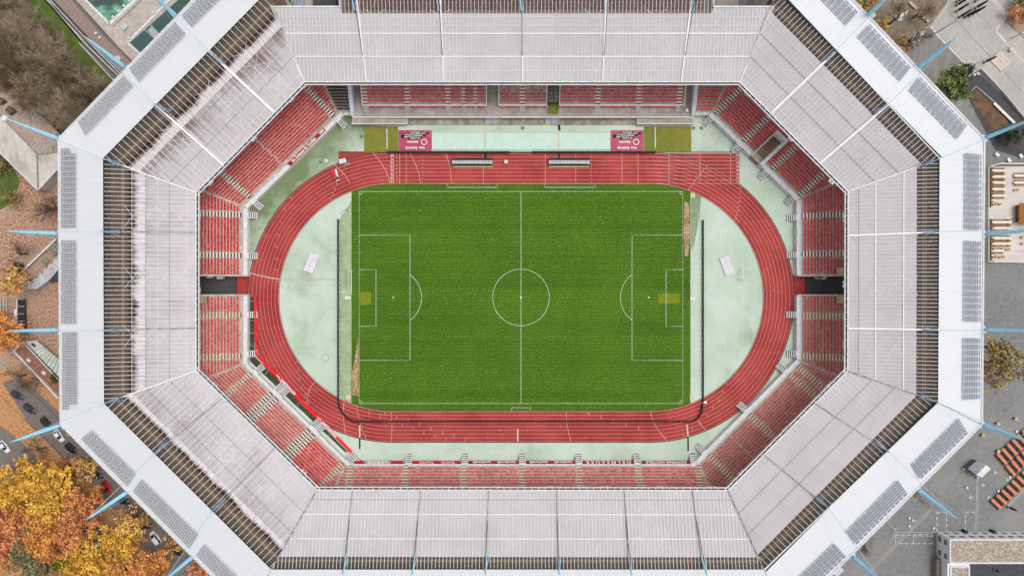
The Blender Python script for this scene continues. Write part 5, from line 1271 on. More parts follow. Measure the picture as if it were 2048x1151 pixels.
# ------------------------------------------------------------------ people
def person_mesh(kind):
    """one continuous skinned body; standing, or seated on a planter edge"""
    if kind == 'stand':
        J = dict(hip=(0, 0, .95), waist=(0, .01, 1.1), chest=(0, 0, 1.32), neck=(0, .01, 1.5), head=(0, .03, 1.62), top=(0, .02, 1.76), sl=(.19, 0, 1.42), sr=(-.19, 0, 1.42), el=(.27, .02, 1.14), er=(-.27, .04, 1.14), hl=(.27, .12, .88), hr=(-.24, .2, .92), ll=(.1, 0, .9), lr=(-.1, 0, .9), kl=(.11, .03, .5), kr=(-.12, .08, .5), al=(.11, -.03, .09), ar=(-.13, .02, .09), tl=(.12, .15, .04), tr=(-.14, .2, .04))
    else:
        J = dict(hip=(0, 0, .5), waist=(0, -.03, .66), chest=(0, .02, .9), neck=(0, .06, 1.08), head=(0, .1, 1.2), top=(0, .1, 1.33), sl=(.19, .03, 1.0), sr=(-.19, .03, 1.0), el=(.26, .08, .74), er=(-.26, .08, .74), hl=(.16, .32, .62), hr=(-.14, .34, .62), ll=(.1, .05, .48), lr=(-.1, .05, .48), kl=(.13, .45, .5), kr=(-.12, .45, .5), al=(.13, .47, .09), ar=(-.12, .5, .09), tl=(.14, .65, .04), tr=(-.13, .68, .04))
    rad = dict(hip=.15, waist=.14, chest=.17, neck=.06, head=.1, top=.07, sl=.08, sr=.08, el=.05, er=.05, hl=.04, hr=.04, ll=.1, lr=.1, kl=.07, kr=.07, al=.05, ar=.05, tl=.04, tr=.04)
    E = [('hip', 'waist'), ('waist', 'chest'), ('chest', 'neck'), ('neck', 'head'), ('head', 'top'), ('chest', 'sl'), ('chest', 'sr'), ('sl', 'el'), ('el', 'hl'), ('sr', 'er'), ('er', 'hr'), ('hip', 'll'), ('hip', 'lr'), ('ll', 'kl'), ('kl', 'al'), ('al', 'tl'), ('lr', 'kr'), ('kr', 'ar'), ('ar', 'tr')]
    ks = list(J); me = bpy.data.meshes.new('body_cage'); me.from_pydata([J[k] for k in ks], [(ks.index(a), ks.index(c)) for a, c in E], [])
    o = bpy.data.objects.new('body_cage', me); C.objects.link(o); md = o.modifiers.new('Skin', 'SKIN'); o.modifiers.new('Sub', 'SUBSURF').levels = 1
    for i, k in enumerate(ks): me.skin_vertices[0].data[i].radius = (rad[k], rad[k] * .85); me.skin_vertices[0].data[i].use_root = (k == 'hip')
    dg = bpy.context.evaluated_depsgraph_get(); out = bpy.data.meshes.new_from_object(o.evaluated_get(dg)); bpy.data.objects.remove(o); out.name = 'body'
    for p in out.polygons:
        z = p.center.z; hh = (1.52, .93) if kind == 'stand' else (1.1, .6)
        p.material_index = 0 if z > hh[0] else (1 if z > hh[1] else 2)
        if z < .1: p.material_index = 3
        p.use_smooth = True
    return out
PM = {k: person_mesh(k) for k in ('stand', 'sit')}
SKIN = M('skin', S(206, 164, 138), None, 4.0); SHOE = M('dark_shoe', S(40, 38, 38), None, 4.0)
def cloth(n, c): return M(n, c, None, 5.0) if n not in bpy.data.materials else bpy.data.materials[n]
def person(kind, px, z, rz, top, legs, label, hair=S(52, 38, 28)):
    me = PM[kind].copy(); me.materials.clear()
    for m in (SKIN, top, legs, SHOE): me.materials.append(m)
    p = P(px[0], px[1], z + .8); o = link('person', me, None, (p.x, p.y, z)); o.rotation_euler = (0, 0, R(rz)); tag(o, label, 'person')
    b = MB(); h = 1.72 if kind == 'stand' else 1.29; yy = .01 if kind == 'stand' else .085; b.v = []; n = 10
    for ring, (q, zz_) in enumerate(((.115, -.08), (.12, 0), (.09, .07), (.03, .10))):
        for k in range(n): t = 2 * math.pi * k / n; b.v.append((q * math.cos(t), yy + q * 1.1 * math.sin(t), h + zz_))
    for r_ in range(3):
        for k in range(n): j = (k + 1) % n; b.f.append((r_ * n + k, r_ * n + j, (r_ + 1) * n + j, (r_ + 1) * n + k)); b.mi.append(0)
    b.f.append(tuple(3 * n + k for k in range(n))); b.mi.append(0)
    link('hair', b.mesh('hair', cloth('hair_' + str(int(hair[0] * 1000)), hair)), o)
person('stand', (1373, 208), 2.0, 200, cloth('black_coat', S(34, 34, 36)), cloth('black_trousers', S(30, 30, 34)), 'person in black standing on the apron beside the one in red')
person('stand', (1378.5, 209), 2.0, 160, cloth('red_jacket', S(190, 36, 44)), cloth('dark_jeans', S(52, 56, 72)), 'person in a red jacket standing on the apron at the end of the main stand')
boxgear('bucket', 'white round bucket on the apron near the two standing people', 'bucket', (1374, 221), .9, .9, .6, WHITE, z=2.0)
tops = [('blue_top', S(58, 120, 180)), ('red_top', S(168, 48, 50)), ('white_top', S(214, 210, 206)), ('maroon_top', S(120, 40, 44)), ('sky_top', S(96, 150, 200)), ('blue_top', S(58, 120, 180)), ('teal_top', S(80, 140, 170))]
wh = ['nearest the bushy green tree', 'second from the green tree', 'in white, mid row', 'in maroon beside the one in white', 'in sky blue', 'second from the blue mast', 'nearest the blue mast']
seats_px = [(1937, 197), (1947, 209), (1957, 224), (1962, 231), (1974, 243), (1983, 252), (1992, 259)]

# ------------------------------------------------------------------ cars
def car_proto(kind):
    root = bpy.data.objects.new('parked_car', None); C.objects.link(root)
    van = kind == 'van'; L_, W_, H_ = (4.9, 1.95, 1.95) if van else (4.35, 1.8, 1.45)
    def loft(secs, name, m, smooth=True):
        b = MB(); n = len(secs[0][1])
        for x, prof in secs:
            for (y, z_) in prof: b.v.append((x, y, z_))
        for i in range(len(secs) - 1):
            for k in range(n - 1): b.f.append((i * n + k, i * n + k + 1, (i + 1) * n + k + 1, (i + 1) * n + k)); b.mi.append(0)
        b.f.append(tuple(range(n))); b.mi.append(0); b.f.append(tuple((len(secs) - 1) * n + k for k in range(n))[::-1]); b.mi.append(0)
        return b.build(name, m, root, smooth)
    def prof(w_, zb, zt): h = w_ / 2; return [(-h, zb), (-h - .02, (zb + zt) / 2), (-h + .06, zt - .06), (-h + .22, zt), (0, zt + .03), (h - .22, zt), (h - .06, zt - .06), (h + .02, (zb + zt) / 2), (h, zb)]
    bonnet = .88 if not van else 1.1
    body = loft([(-L_ / 2, prof(W_ * .78, .35, bonnet - .12)), (-L_ / 2 + .25, prof(W_ * .94, .25, bonnet)), (-L_ * .2, prof(W_, .22, bonnet + .04)), (L_ * .2, prof(W_, .22, bonnet)), (L_ / 2 - .35, prof(W_ * .93, .25, bonnet - .14)), (L_ / 2, prof(W_ * .72, .35, bonnet - .32))], 'body', None)
    x0, x1, x2, x3 = (-L_ / 2 + .12, -L_ / 2 + .35, L_ * .1, L_ * .3) if van else (-L_ * .42, -L_ * .27, L_ * .05, L_ * .24)
    gl = loft([(x0, prof(W_ * .84, bonnet - .05, bonnet + .02)), (x1, prof(W_ * .78, bonnet - .05, H_ - .03)), (x2, prof(W_ * .78, bonnet - .05, H_ - .02)), (x3, prof(W_ * .84, bonnet - .08, bonnet + .02))], 'windows', GLASS)
    b = MB(); k = W_ * .33
    for (a_, c_) in (((x1 + .02), (x2 - .05)),):
        b.v += [(a_, -k, H_ + .01), (c_, -k, H_ + .01), (c_, k, H_ + .01), (a_, k, H_ + .01), (a_, 0, H_ + .035), (c_, 0, H_ + .035)]; b.f += [(0, 1, 5, 4), (4, 5, 2, 3)]; b.mi += [0, 0]
    for s_ in (-1, 1):
        b.beam((x1, s_ * k, H_), (x0 + .03, s_ * W_ * .38, bonnet + .03), .09, .05); b.beam((x2, s_ * k, H_), (x3 - .02, s_ * W_ * .38, bonnet + .03), .09, .05); b.beam((x1, s_ * k, H_ + .02), (x2, s_ * k, H_ + .02), .1, .05)
        b.beam(((x1 + x2) / 2, s_ * (k + .02), H_), ((x1 + x2) / 2, s_ * W_ * .42, bonnet), .08, .05)
    b.build('roof', None, root)
    for s_ in (-1, 1):
        b = MB(); b.box((L_ / 2 - .22, s_ * W_ * .32, bonnet - .38), .22, .38, .16, 0, 0, .8); b.build('headlight', M('lamp_glass', S(226, 228, 232), None, 1.0, rough=.2) if 'lamp_glass' not in bpy.data.materials else bpy.data.materials['lamp_glass'], root)
        b = MB(); b.box((-L_ / 2 + .08, s_ * W_ * .34, bonnet - .3), .14, .3, .16); b.build('tail_light', M('tail_red', S(150, 20, 24), None, 1.0, rough=.3) if 'tail_red' not in bpy.data.materials else bpy.data.materials['tail_red'], root)
        b = MB(); b.box((x2 + .25, s_ * (W_ / 2 + .1), bonnet - .02), .14, .2, .14); b.build('mirror', DARK, root)
    wheelset(root, [(L_ * .31, W_ / 2 - .1), (L_ * .31, -W_ / 2 + .1), (-L_ * .3, W_ / 2 - .1), (-L_ * .3, -W_ / 2 + .1)], .33, .24, 0)
    return root
def paint(n, c, c2=None, rough=.25):
    if n in bpy.data.materials: return bpy.data.materials[n]
    return M(n, c, c2 or c, 1.0, rough=rough, spec=.6)
PR = {'car': car_proto('car'), 'van': car_proto('van')}
def car(kind, px, ang, m, label):
    r = copy_tree(PR[kind]); p = P(px[0], px[1], .8); r.location = (p.x, p.y, 0.02); r.rotation_euler = (0, 0, R(ang)); tag(r, label, 'van' if kind == 'van' else 'car', 'cars parked below the lower left roof'); r.name = 'parked_van' if kind == 'van' else 'parked_car'
    for ch in r.children:
        if ch.name.split('.')[0] in ('body', 'roof'):
            me = ch.data.copy(); me.materials.clear(); me.materials.append(m); ch.data = me
BK = paint('black_car_paint', S(30, 32, 36)); DB = paint('dark_blue_car_paint', S(48, 54, 70)); WC = paint('white_car_paint', S(226, 228, 232)); RC = paint('red_car_paint', S(200, 24, 34)); GC = paint('charcoal_car_paint', S(58, 60, 62)); VC = paint('purple_grey_car_paint', S(66, 60, 74))
car('car', (33, 790), -35, VC, 'purplish dark car under bare branches, topmost of the parked row'); car('car', (58, 817), -40, GC, 'charcoal car under twigs, second in the parked row')
car('car', (91, 845), -48, BK, 'black car touching the blue mast, third in the parked row'); car('car', (117, 871), -55, WC, 'white car with dark windows half under a branch below the blue mast')
car('car', (141, 896), -42, BK, 'glossy black car parked alone just above the yellow trees'); car('car', (8, 893), -52, WC, 'white car cut by the left picture edge')
car('car', (50, 935), -48, BK, 'black car with pale stripe half hidden by the yellow tree'); car('car', (191, 950), -20, GC, 'dark car peeking out between yellow tree and roof')
car('car', (213, 973), -55, RC, 'bright red parked car'); car('car', (246, 1001), -20, GC, 'dark car beside the red one, under the blue mast')
car('van', (311, 1075), 128, WC, 'white van parked against the lower left roof edge'); car('car', (352, 1100), -48, BK, 'black car partly covered by orange leaves beyond the white van')
car('car', (198, 1086), 30, WC, 'white car almost buried under the yellow tree'); car('car', (57, 1124), 60, WC, 'white car among the greenish shrubs at the lower left corner')
car('car', (288, 1048), -30, GC, 'dark car under thin brown branches above the white van')
for k in PR:
    def rm(o):
        for ch in list(o.children): rm(ch)
        bpy.data.objects.remove(o)
    rm(PR[k])
for px, a, lb in (((177, 911), 5, 'small grey barrier rail beside the lower left roof edge, upper one'), ((139, 868), 20, 'small white barrier rail beside the lower left roof edge')):
    p = P(*px, 1); root = thing('barrier', lb, 'barrier', (p.x, p.y, 0)); b = MB(); d = Vector((math.cos(R(a)), math.sin(R(a)), 0)); b.beam(p - d * 1.2, p + d * 1.2, .12, .3); b.build('rail', STEEL, root); b = MB(); [b.beam(p + d * k, (p + d * k) - Vector((0, 0, 1)), .1, .1) for k in (-1, 1)]; b.build('posts', DARK, root)

# ------------------------------------------------------------------ trees
BARK = M('bark', S(92, 76, 62), S(64, 54, 46), 2.0); TWIG = M('grey_brown_twigs', S(192, 176, 152), S(148, 130, 108), .5, big=S(136, 126, 88), bigsc=.2); TWIGD = M('dark_twigs', S(138, 116, 98), S(96, 80, 68), .6)
def branch_mesh(seed, H=14.0, spread=5.5, lv=4, kids=(6, 5, 4, 4), lean=.55, r0=.28):
    rd = random.Random(seed); b = MB(); tips = []
    def grow(p, d, L, r, k):
        n = 3 if k < 2 else 2; pts = [p]; q = p.copy(); dd = d.copy()
        for i in range(n):
            dd = (dd + Vector((rd.gauss(0, .16), rd.gauss(0, .16), rd.gauss(0.04, .08)))).normalized(); q = q + dd * L / n; pts.append(q.copy())
        b.tube(pts, [r * (1 - .62 * i / n) for i in range(n + 1)], 5 if k == 0 else 3, cap=False)
        if k >= lv: tips.append(q); return
        m = kids[k]
        for i in range(m):
            f = .35 + .65 * (i + rd.random()) / m if k else .45 + .55 * (i + .5) / m
            pt = pts[min(int(f * n), n - 1)]; pt2 = pts[min(int(f * n) + 1, n)]; s0 = pt + (pt2 - pt) * ((f * n) % 1)
            a = rd.uniform(0, 6.283); tilt = rd.uniform(.5, 1.05) if k else rd.uniform(.55, 1.0)
            x = dd.orthogonal().normalized(); y = dd.cross(x); nd = (dd * math.cos(tilt) + (x * math.cos(a) + y * math.sin(a)) * math.sin(tilt)).normalized()
            if nd.z < -.1: nd.z = .1; nd.normalize()
            grow(s0, nd, L * rd.uniform(.5, .72) * (1.15 if k == 0 else 1), r * .56, k + 1)
        grow(q, dd, L * .5, r * .42, k + 1)
    grow(Vector((0, 0, 0)), Vector((0, 0, 1)), H * .45, r0, 0)
    return b, tips
def mk_bare(seed, **kw):
    root = bpy.data.objects.new('bare_tree', None); C.objects.link(root); mat = kw.pop('mat', TWIG); b, tips = branch_mesh(seed, **kw); n = len(b.f)
    # the first tube is the trunk
    t = MB(); t.tube([(0, 0, 0), (0.05, 0, kw.get('H', 14) * .22), (0, .08, kw.get('H', 14) * .42)], [.32, .24, .2], 7); t.build('trunk', BARK, root)
    b.build('crown', mat, root); return root, tips
bare = [mk_bare(s, kids=(7, 5, 4, 4), mat=m)[0] for s, m in ((11, TWIG), (12, TWIGD), (13, TWIG), (14, TWIGD))]
thin = [mk_bare(s, H=11, kids=(6, 4, 3, 3), mat=TWIGD)[0] for s in (31, 32)]
rdm = random.Random(5); used = {}
def put_tree(protos, px, zc, label, group, sc=1.0, name=None, cat='tree'):
    i = rdm.randrange(len(protos)); pr = protos[i]; r = copy_tree(pr); p = P(px[0], px[1], zc); r.location = (p.x, p.y, 0); r.rotation_euler = (0, 0, rdm.uniform(0, 6.28)); r.scale = (sc, sc, sc * rdm.uniform(.9, 1.1)); tag(r, label, cat, group); return r
poly = [(-40, -40), (10, -40), (35, 10), (110, 95), (205, 192), (225, 215), (160, 250), (95, 215), (50, 180), (-40, 120)]
def inside(x, y, pl):
    c = False
    for i in range(len(pl)):
        (x0, y0), (x1, y1) = pl[i], pl[i - 1]
        if (y0 > y) != (y1 > y) and x < (x1 - x0) * (y - y0) / (y1 - y0) + x0: c = not c
    return c
pts = []
for t in range(5000):
    x, y = rdm.uniform(-40, 235), rdm.uniform(-40, 265)
    if inside(x, y, poly) and all((x - a) ** 2 + (y - c) ** 2 > 17 ** 2 for a, c in pts): pts.append((x, y))
for x, y in pts: put_tree(bare, (x, y), 8.5, 'leafless grey brown tree in the dense wood at the upper left', 'leafless trees of the wood', rdm.uniform(.8, 1.1))
# leafy crowns
def leafmats(n, a, c, d):
    return [M(n + '_light', a, c, .5, rough=.7), M(n + '_mid', c, d, .5, rough=.7), M(n + '_deep', d, tuple(v * .7 for v in d[:3]) + (1,), .5, rough=.7)]
LF = {'yellow': leafmats('yellow_leaves', S(248, 208, 92), S(230, 178, 66), S(178, 128, 56)), 'orange': leafmats('orange_leaves', S(240, 176, 92), S(218, 146, 76), S(168, 106, 62)),
      'rust': leafmats('rust_leaves', S(240, 168, 110), S(216, 138, 84), S(160, 100, 68)), 'gold': leafmats('gold_leaves', S(240, 198, 116), S(214, 166, 92), S(166, 122, 72)),
      'olive': leafmats('olive_leaves', S(166, 162, 116), S(136, 132, 92), S(102, 98, 70)), 'green': leafmats('green_leaves', S(150, 166, 92), S(120, 136, 70), S(86, 100, 52)), 'lime': leafmats('lime_leaves', S(206, 196, 60), S(170, 166, 46), S(122, 122, 40)),
      'hedge': leafmats('hedge_leaves', S(70, 92, 46), S(54, 74, 36), S(40, 56, 28)), 'brownleaf': leafmats('brown_leaves', S(188, 164, 96), S(158, 134, 80), S(120, 100, 64))}
def crown_arr(seed, rx, ry, rz, n, cl, sz, hollow=.35):
    g = np.random.default_rng(seed); c = g.normal(0, 1, (cl, 3)); c /= np.linalg.norm(c, axis=1)[:, None]; c *= (g.random((cl, 1)) ** .45); c[:, 2] = np.abs(c[:, 2]) * .9 - .15
    ang = np.arctan2(c[:, 1], c[:, 0]); lob = 1 + .18 * np.sin(3 * ang + seed) + .12 * np.sin(5 * ang + seed * 2.3); c[:, :2] *= lob[:, None]
    c *= np.array([rx, ry, rz]); k = g.integers(0, cl, n); p = c[k] + g.normal(0, 1, (n, 3)) * np.array([.5, .5, .3]) * (rx / 8.0 + .3)
    nrm = g.normal(0, 1, (n, 3)); nrm[:, 2] = np.abs(nrm[:, 2]) + .55; nrm /= np.linalg.norm(nrm, axis=1)[:, None]
    a = np.cross(nrm, g.normal(0, 1, (n, 3))); a /= np.linalg.norm(a, axis=1)[:, None]; bb = np.cross(nrm, a); s = sz * (.6 + .8 * g.random((n, 1)))
    V = np.stack([p - a * s * .5, p + bb * s * .32, p + a * s * .5, p - bb * s * .32], 1).reshape(-1, 3); ck = g.integers(0, 10, cl); mi = ck[k]; mi = np.where(mi < 4, 0, np.where(mi < 8, 1, 2)); f = g.random(n); mi = np.where(f < .18, g.integers(0, 3, n), mi)
    return V, mi
def leaf_mesh(name, V, mi, mats):
    n = len(mi); me = bpy.data.meshes.new(name); me.vertices.add(len(V)); me.vertices.foreach_set('co', V.ravel()); me.loops.add(n * 4); me.loops.foreach_set('vertex_index', np.arange(n * 4, dtype=np.int32)); me.polygons.add(n)
    me.polygons.foreach_set('loop_start', np.arange(0, n * 4, 4, dtype=np.int32)); me.polygons.foreach_set('loop_total', np.full(n, 4, dtype=np.int32))
    for m in mats: me.materials.append(m)
    me.polygons.foreach_set('material_index', mi.astype(np.int32)); me.update(calc_edges=True); return me
def leaf_tree(kind, px, r, label, zc=9.0, seed=1, dens=1.0, sz=.8, group='autumn trees over the car park', name='autumn_tree', rzf=.55):
    p = P(px[0], px[1], zc); root = thing(name, label, 'tree', (p.x, p.y, 0), group)
    t = MB(); rd = random.Random(seed); t.tube([(0, 0, 0), (.1, 0, zc * .35), (0, .1, zc * .7)], [.34, .26, .16], 7); me = t.mesh('trunk', BARK); link('trunk', me, root)
    b = MB()
    for i in range(9):
        a = i * .7 + rd.random(); q0 = Vector((0, 0, zc * (.35 + .04 * i))); q2 = Vector((math.cos(a) * r * .8, math.sin(a) * r * .8, zc + rd.uniform(-1, 1.2))); q1 = lerp(q0, q2, .5) + Vector((0, 0, .8)); b.tube([q0, q1, q2], [.14, .09, .03], 4, cap=False)
        for k in range(3): e = q1 + Vector((rd.gauss(0, r * .3), rd.gauss(0, r * .3), rd.uniform(.3, 1.8))); b.tube([q1, e], [.05, .02], 3, cap=False)
    link('limbs', b.mesh('limbs', BARK), root)
    n = int(66 * r * r * dens); V, mi = crown_arr(seed, r, r, r * rzf, n, int(5.0 * r * r ** .6), sz)
    V[:, 2] += zc; link('crown', leaf_mesh('crown', V, mi, LF[kind]), root); return root
AT = [('yellow', (60, 952), 6.5, 'golden yellow tree right of the black car, topmost of the yellow mass'), ('yellow', (15, 985), 7.0, 'yellow tree at the left picture edge beside the golden mass'), ('yellow', (108, 968), 6.4, 'large yellow tree in the middle of the upper yellow mass'), ('orange', (128, 936), 3.8, 'orange yellow treetop just below the lone black car'),
      ('gold', (172, 935), 4.2, 'gold tree between the dark car and the roof'), ('yellow', (90, 1018), 7.0, 'yellow tree above the rust coloured crowns'), ('rust', (158, 1020), 6.2, 'rust orange tree left of the red car'), ('orange', (195, 990), 3.2, 'small orange tree overhanging the red car'), ('orange', (90, 1075), 8.0, 'pale orange tree in the middle of the lower left corner'),
      ('rust', (145, 1065), 7.0, 'rust tree below the blue mast tip'), ('rust', (12, 1045), 7.5, 'brownish red tree at the left picture edge'), ('rust', (10, 1105), 5.5, 'low rust tree near the lower left corner'), ('yellow', (235, 1085), 6.5, 'bright yellow tree left of the white van'), ('yellow', (180, 1125), 8.5, 'large bright yellow tree at the bottom edge'),
      ('lime', (130, 1118), 5.5, 'lime yellow tree at the bottom edge beside the greenish shrubs'), ('gold', (266, 1045), 5.6, 'gold brown tree above the white van'), ('orange', (300, 1133), 6.0, 'orange tree below the white van'), ('gold', (352, 1085), 4.0, 'gold brown tree right of the white van'), ('orange', (240, 1145), 5.5, 'orange tree cut by the bottom edge'),
      ('rust', (400, 1150), 4.5, 'rust tree at the bottom edge beside the blue mast'), ('olive', (45, 1110), 6.5, 'greenish brown tree in the lower left corner'), ('olive', (80, 1145), 5.5, 'greenish brown tree at the bottom edge'), ('orange', (12, 668), 5.2, 'vivid orange tree at the left picture edge under a mast tip'), ('gold', (25, 560), 5.0, 'gold tree thinning out beside the bicycle shelter'),
      ('orange', (5, 640), 3.5, 'small orange tree touching the left edge above the mast tip'), ('brownleaf', (2004, 728), 7.6, 'large bushy brown and orange tree beside the right roof edge'), ('orange', (1982, 695), 2.2, 'orange topped branch cluster above the brown bushy tree'), ('green', (1905, 170), 5.6, 'spreading green tree beside the upper right roof'), ('hedge', (1925, 145), 3.4, 'dark round shrub behind the green tree'),
      ('rust', (2040, 28), 3.6, 'rust coloured shrub in the upper right corner'), ('hedge', (2030, 272), 3.0, 'dark green shrub beside the right corner mast'), ('hedge', (2012, 268), 2.2, 'small dark shrub nearer the right corner mast'), ('green', (2042, 1), 2.5, 'green shrub in the top right corner'), ('rust', (105, 252), 3.2, 'orange shrub against the left roof corner'), ('gold', (110, 225), 3.4, 'gold flecked tree in the wood above the left roof corner'),
      ('gold', (60, 165), 3.0, 'yellow flecked crown at the lower edge of the wood'), ('hedge', (33, 535), 2.2, 'dark green bush left of the diagonal wall'), ('brownleaf', (10, 330), 3.8, 'russet shrub between the lawn and the hip roof'), ('hedge', (112, 760), 2.4, 'dark green bush against the left roof edge'), ('brownleaf', (22, 395), 3.6, 'russet hedge at the end of the lawn'),
      ('gold', (45, 178), 2.6, 'gold speckled crown beside the leafy roof slope, upper'), ('green', (150, 205), 3.6, 'dark green crown among the bare trees near the roof'), ('gold', (130, 190), 3.0, 'yellow flecked crown among the bare trees'), ('hedge', (75, 190), 3.0, 'dark evergreen patch in the lower part of the wood'), ('green', (185, 190), 3.2, 'mossy green crown at the end of the grass verge'), ('gold', (1735, 5), 3.2, 'thin gold shrub beside the top right mast'), ('gold', (1763, 48), 2.6, 'low gold shrub on the bare soil, upper right'), ('gold', (1808, 87), 2.8, 'gold leafed bush at the corner of the bare soil')]
for i, (k, px, r, lb) in enumerate(AT):
    small = r < 4.3; nm = 'shrub' if ('shrub' in lb or 'bush' in lb and 'bushy' not in lb or 'hedge' in lb) else 'autumn_tree'
    d = .45 if k in ('brownleaf', 'olive') or lb.startswith('gold brown') or 'thin' in lb else .8
    if k in ('green', 'hedge'): d = 1.0
    if px[0] < 200 and 150 < px[1] < 240: d = .3
    leaf_tree(k, px, r, lb, 3.0 if nm == 'shrub' else (6.5 if small else 10.0), 40 + i, d, .8 if not small else .6, 'autumn trees and shrubs outside the arena', nm)
thinl = [((18, 755), 'bare branching tree over the topmost parked cars'), ((60, 762), 'bare tree with forked branches between shed and parked cars'), ((60, 905), 'bare tree stretching its branches below the blue mast'), ((1848, 20), 'bare tree on the bare soil at the top right'), ((1805, 30), 'bare tree beside the white planks, upper right'),
         ((1835, 70), 'bare tree leaning over the forecourt edge'), ((1742, 1092), 'bare brown tree at the lower right roof edge'), ((1833, 1000), 'bare tree beside the drain strip and the blue mast foot'), ((20, 505), 'bare tree at the left edge above the bush'), ((95, 415), 'bare grey tree between hip roof and path'), ((2003, 745), 'bare dark branches inside the brown bushy tree'), ((75, 415), 'low bare tree beside the hip roof corner')]
for px, lb in thinl: put_tree(thin, px, 7.5, lb, 'bare trees outside the arena', 1.0 if px[0] != 1742 else .9)
for pr in bare + thin:
    for ch in list(pr.children): bpy.data.objects.remove(ch)
    bpy.data.objects.remove(pr)

# ------------------------------------------------------------------ buildings outside
def slab(b, px, z0, z1, mi=0, mtop=None): b.prism([tuple(P(x, y, z1)[:2]) for x, y in px], z0, z1, mi, mtop)
# hip roofed pavilion at the left
CORRL = M('pale_corrugated_roof', S(226, 220, 210), S(200, 194, 184), .9, stretch=(1.4, .08, 1), rot=R(-42), rough=.7, big=S(150, 140, 128), bigsc=.12); CORRB = M('leaf_strewn_corrugated_roof', S(176, 164, 154), S(132, 120, 112), 1.3, stretch=(1.0, .25, 1), rot=R(-42), rough=.85, big=S(176, 140, 120), bigsc=.15)
root = thing('pavilion', 'pavilion with a pale ribbed hip roof, its upper slope covered with leaves', 'building', tuple(P(50, 300, 0)))
ze, zr = 5.0, 8.5; r0, r1 = P(-30, 199, zr), P(75, 309, zr); e_sw0, e_sw1 = P(-60, 246, ze), P(76, 381, ze); e_ne0, e_ne1 = P(5, 150, ze), P(150, 300, ze)
b = MB(); b.face([e_sw0, e_sw1, r1, r0]); b.face([e_sw1, e_ne1, r1]); b.build('roof_slope', CORRL, root)
b = MB(); b.face([r0, r1, e_ne1, e_ne0]); b.build('leafy_slope', CORRB, root)
b = MB()
for a, c in ((r0, r1), (r1, e_sw1), (r1, e_ne1)): b.beam(a + Vector((0, 0, .1)), c + Vector((0, 0, .1)), .35, .2)
b.build('ridge_caps', M('ridge_terracotta', S(176, 158, 146), S(140, 110, 98), 1.0), root)
b = MB(); ins = lambda p, k: Vector((p.x * .0 + p.x, p.y, 0)); c0 = (e_sw1 + e_ne1) / 2
for a, c in ((e_sw0, e_sw1), (e_sw1, e_ne1)): b.face([(a.x + .6, a.y + .3, 0), (c.x - .3, c.y + .3, 0), (c.x - .3, c.y + .3, ze - .1), (a.x + .6, a.y + .3, ze - .1)])
b.build('wall', CONCL, root); b = MB(); b.beam(e_sw0, e_sw1, .25, .3); b.beam(e_sw1, e_ne1, .3, .3); b.build('gutter', WHITE, root)
for (x, y, s_) in ((20, 221, 1.9), (2, 202, 1.5)):
    p = P(x, y, 8.2); b = MB(); b.box((p.x, p.y, 6.2), 1.1 * s_, 1.0 * s_, 2.4, R(-42)); ch = b.build('chimney', M('dark_brick', S(112, 96, 84), S(80, 68, 60), 3.0) if 'dark_brick' not in bpy.data.materials else bpy.data.materials['dark_brick'], root)
p = P(9, 236, 9); b = MB(); b.box((p.x, p.y, 8), 1.6, 1.5, 1.1, R(-20)); b.build('vent_hood', WHITE, root)
# long shed and flat box
root = thing('shed', 'narrow grey white shed with a dark annex beside the left roof edge', 'shed', tuple(P(90, 545, 0)))
b = MB(); slab(b, [(52, 577), (60, 566), (120, 508), (124, 530), (98, 560), (72, 578)], 0, 3.0); b.build('roof_and_wall', M('pale_sheet_metal', S(200, 202, 204), S(176, 178, 182), .8, stretch=(3, .3, 1), rot=R(-42)), root)
b = MB(); slab(b, [(84, 548), (101, 534), (110, 547), (96, 562)], 3.0, 3.5); b.build('roof_box', M('pinkish_roofing', S(196, 188, 190), S(170, 162, 166), 1.0), root)
b = MB(); slab(b, [(103, 537), (118, 532), (120, 560), (96, 563), (110, 549)], 0, 2.6); b.build('annex', M('dark_annex', S(78, 80, 88), S(60, 62, 70), 1.0), root)
b = MB()
for k in range(6): a = P(62 + k * 10, 566 - k * 9.6, 3.06); c = P(66 + k * 10, 562 - k * 9.6, 3.06); b.beam(a, c, .18, .08)
b.build('roof_slots', DARK, root)
root = thing('garden_wall', 'long low diagonal wall from the left roof edge past the stacked pallets', 'wall', tuple(P(80, 510, 0))); b = MB(); b.beam(P(33, 553, .5), P(112, 478, .5), .35, 1.0); b.build('wall_body', CONCL, root); b = MB(); b.beam(P(33, 553, 1.05), P(112, 478, 1.05), .5, .12); b.build('coping', WHITE, root)
for (x, y, s_, lb) in ((106, 497, 3.4, 'stack of pale pallets between wall and shed'), (88, 522, 2.2, 'smaller pile of pallets and planks beside the narrow shed')):
    p = P(x, y, 1); root = thing('pallet_stack', lb, 'pallet stack', (p.x, p.y, 0)); 
    for k in range(4):
        b = MB(); rz = R(42 + k * 5)
        for q in range(5): d = (q - 2) * s_ * .2; b.box((p.x - math.sin(rz) * d, p.y + math.cos(rz) * d, k * .22 + .1), s_, s_ * .13, .05, rz)
        for q in (-1, 0, 1): b.box((p.x + math.cos(rz) * q * s_ * .42, p.y + math.sin(rz) * q * s_ * .42, k * .22), .12, s_ * .9, .1, rz)
        b.build('pallet', M('grey_timber', S(172, 164, 150), S(130, 122, 110), 2.0) if 'grey_timber' not in bpy.data.materials else bpy.data.materials['grey_timber'], root)
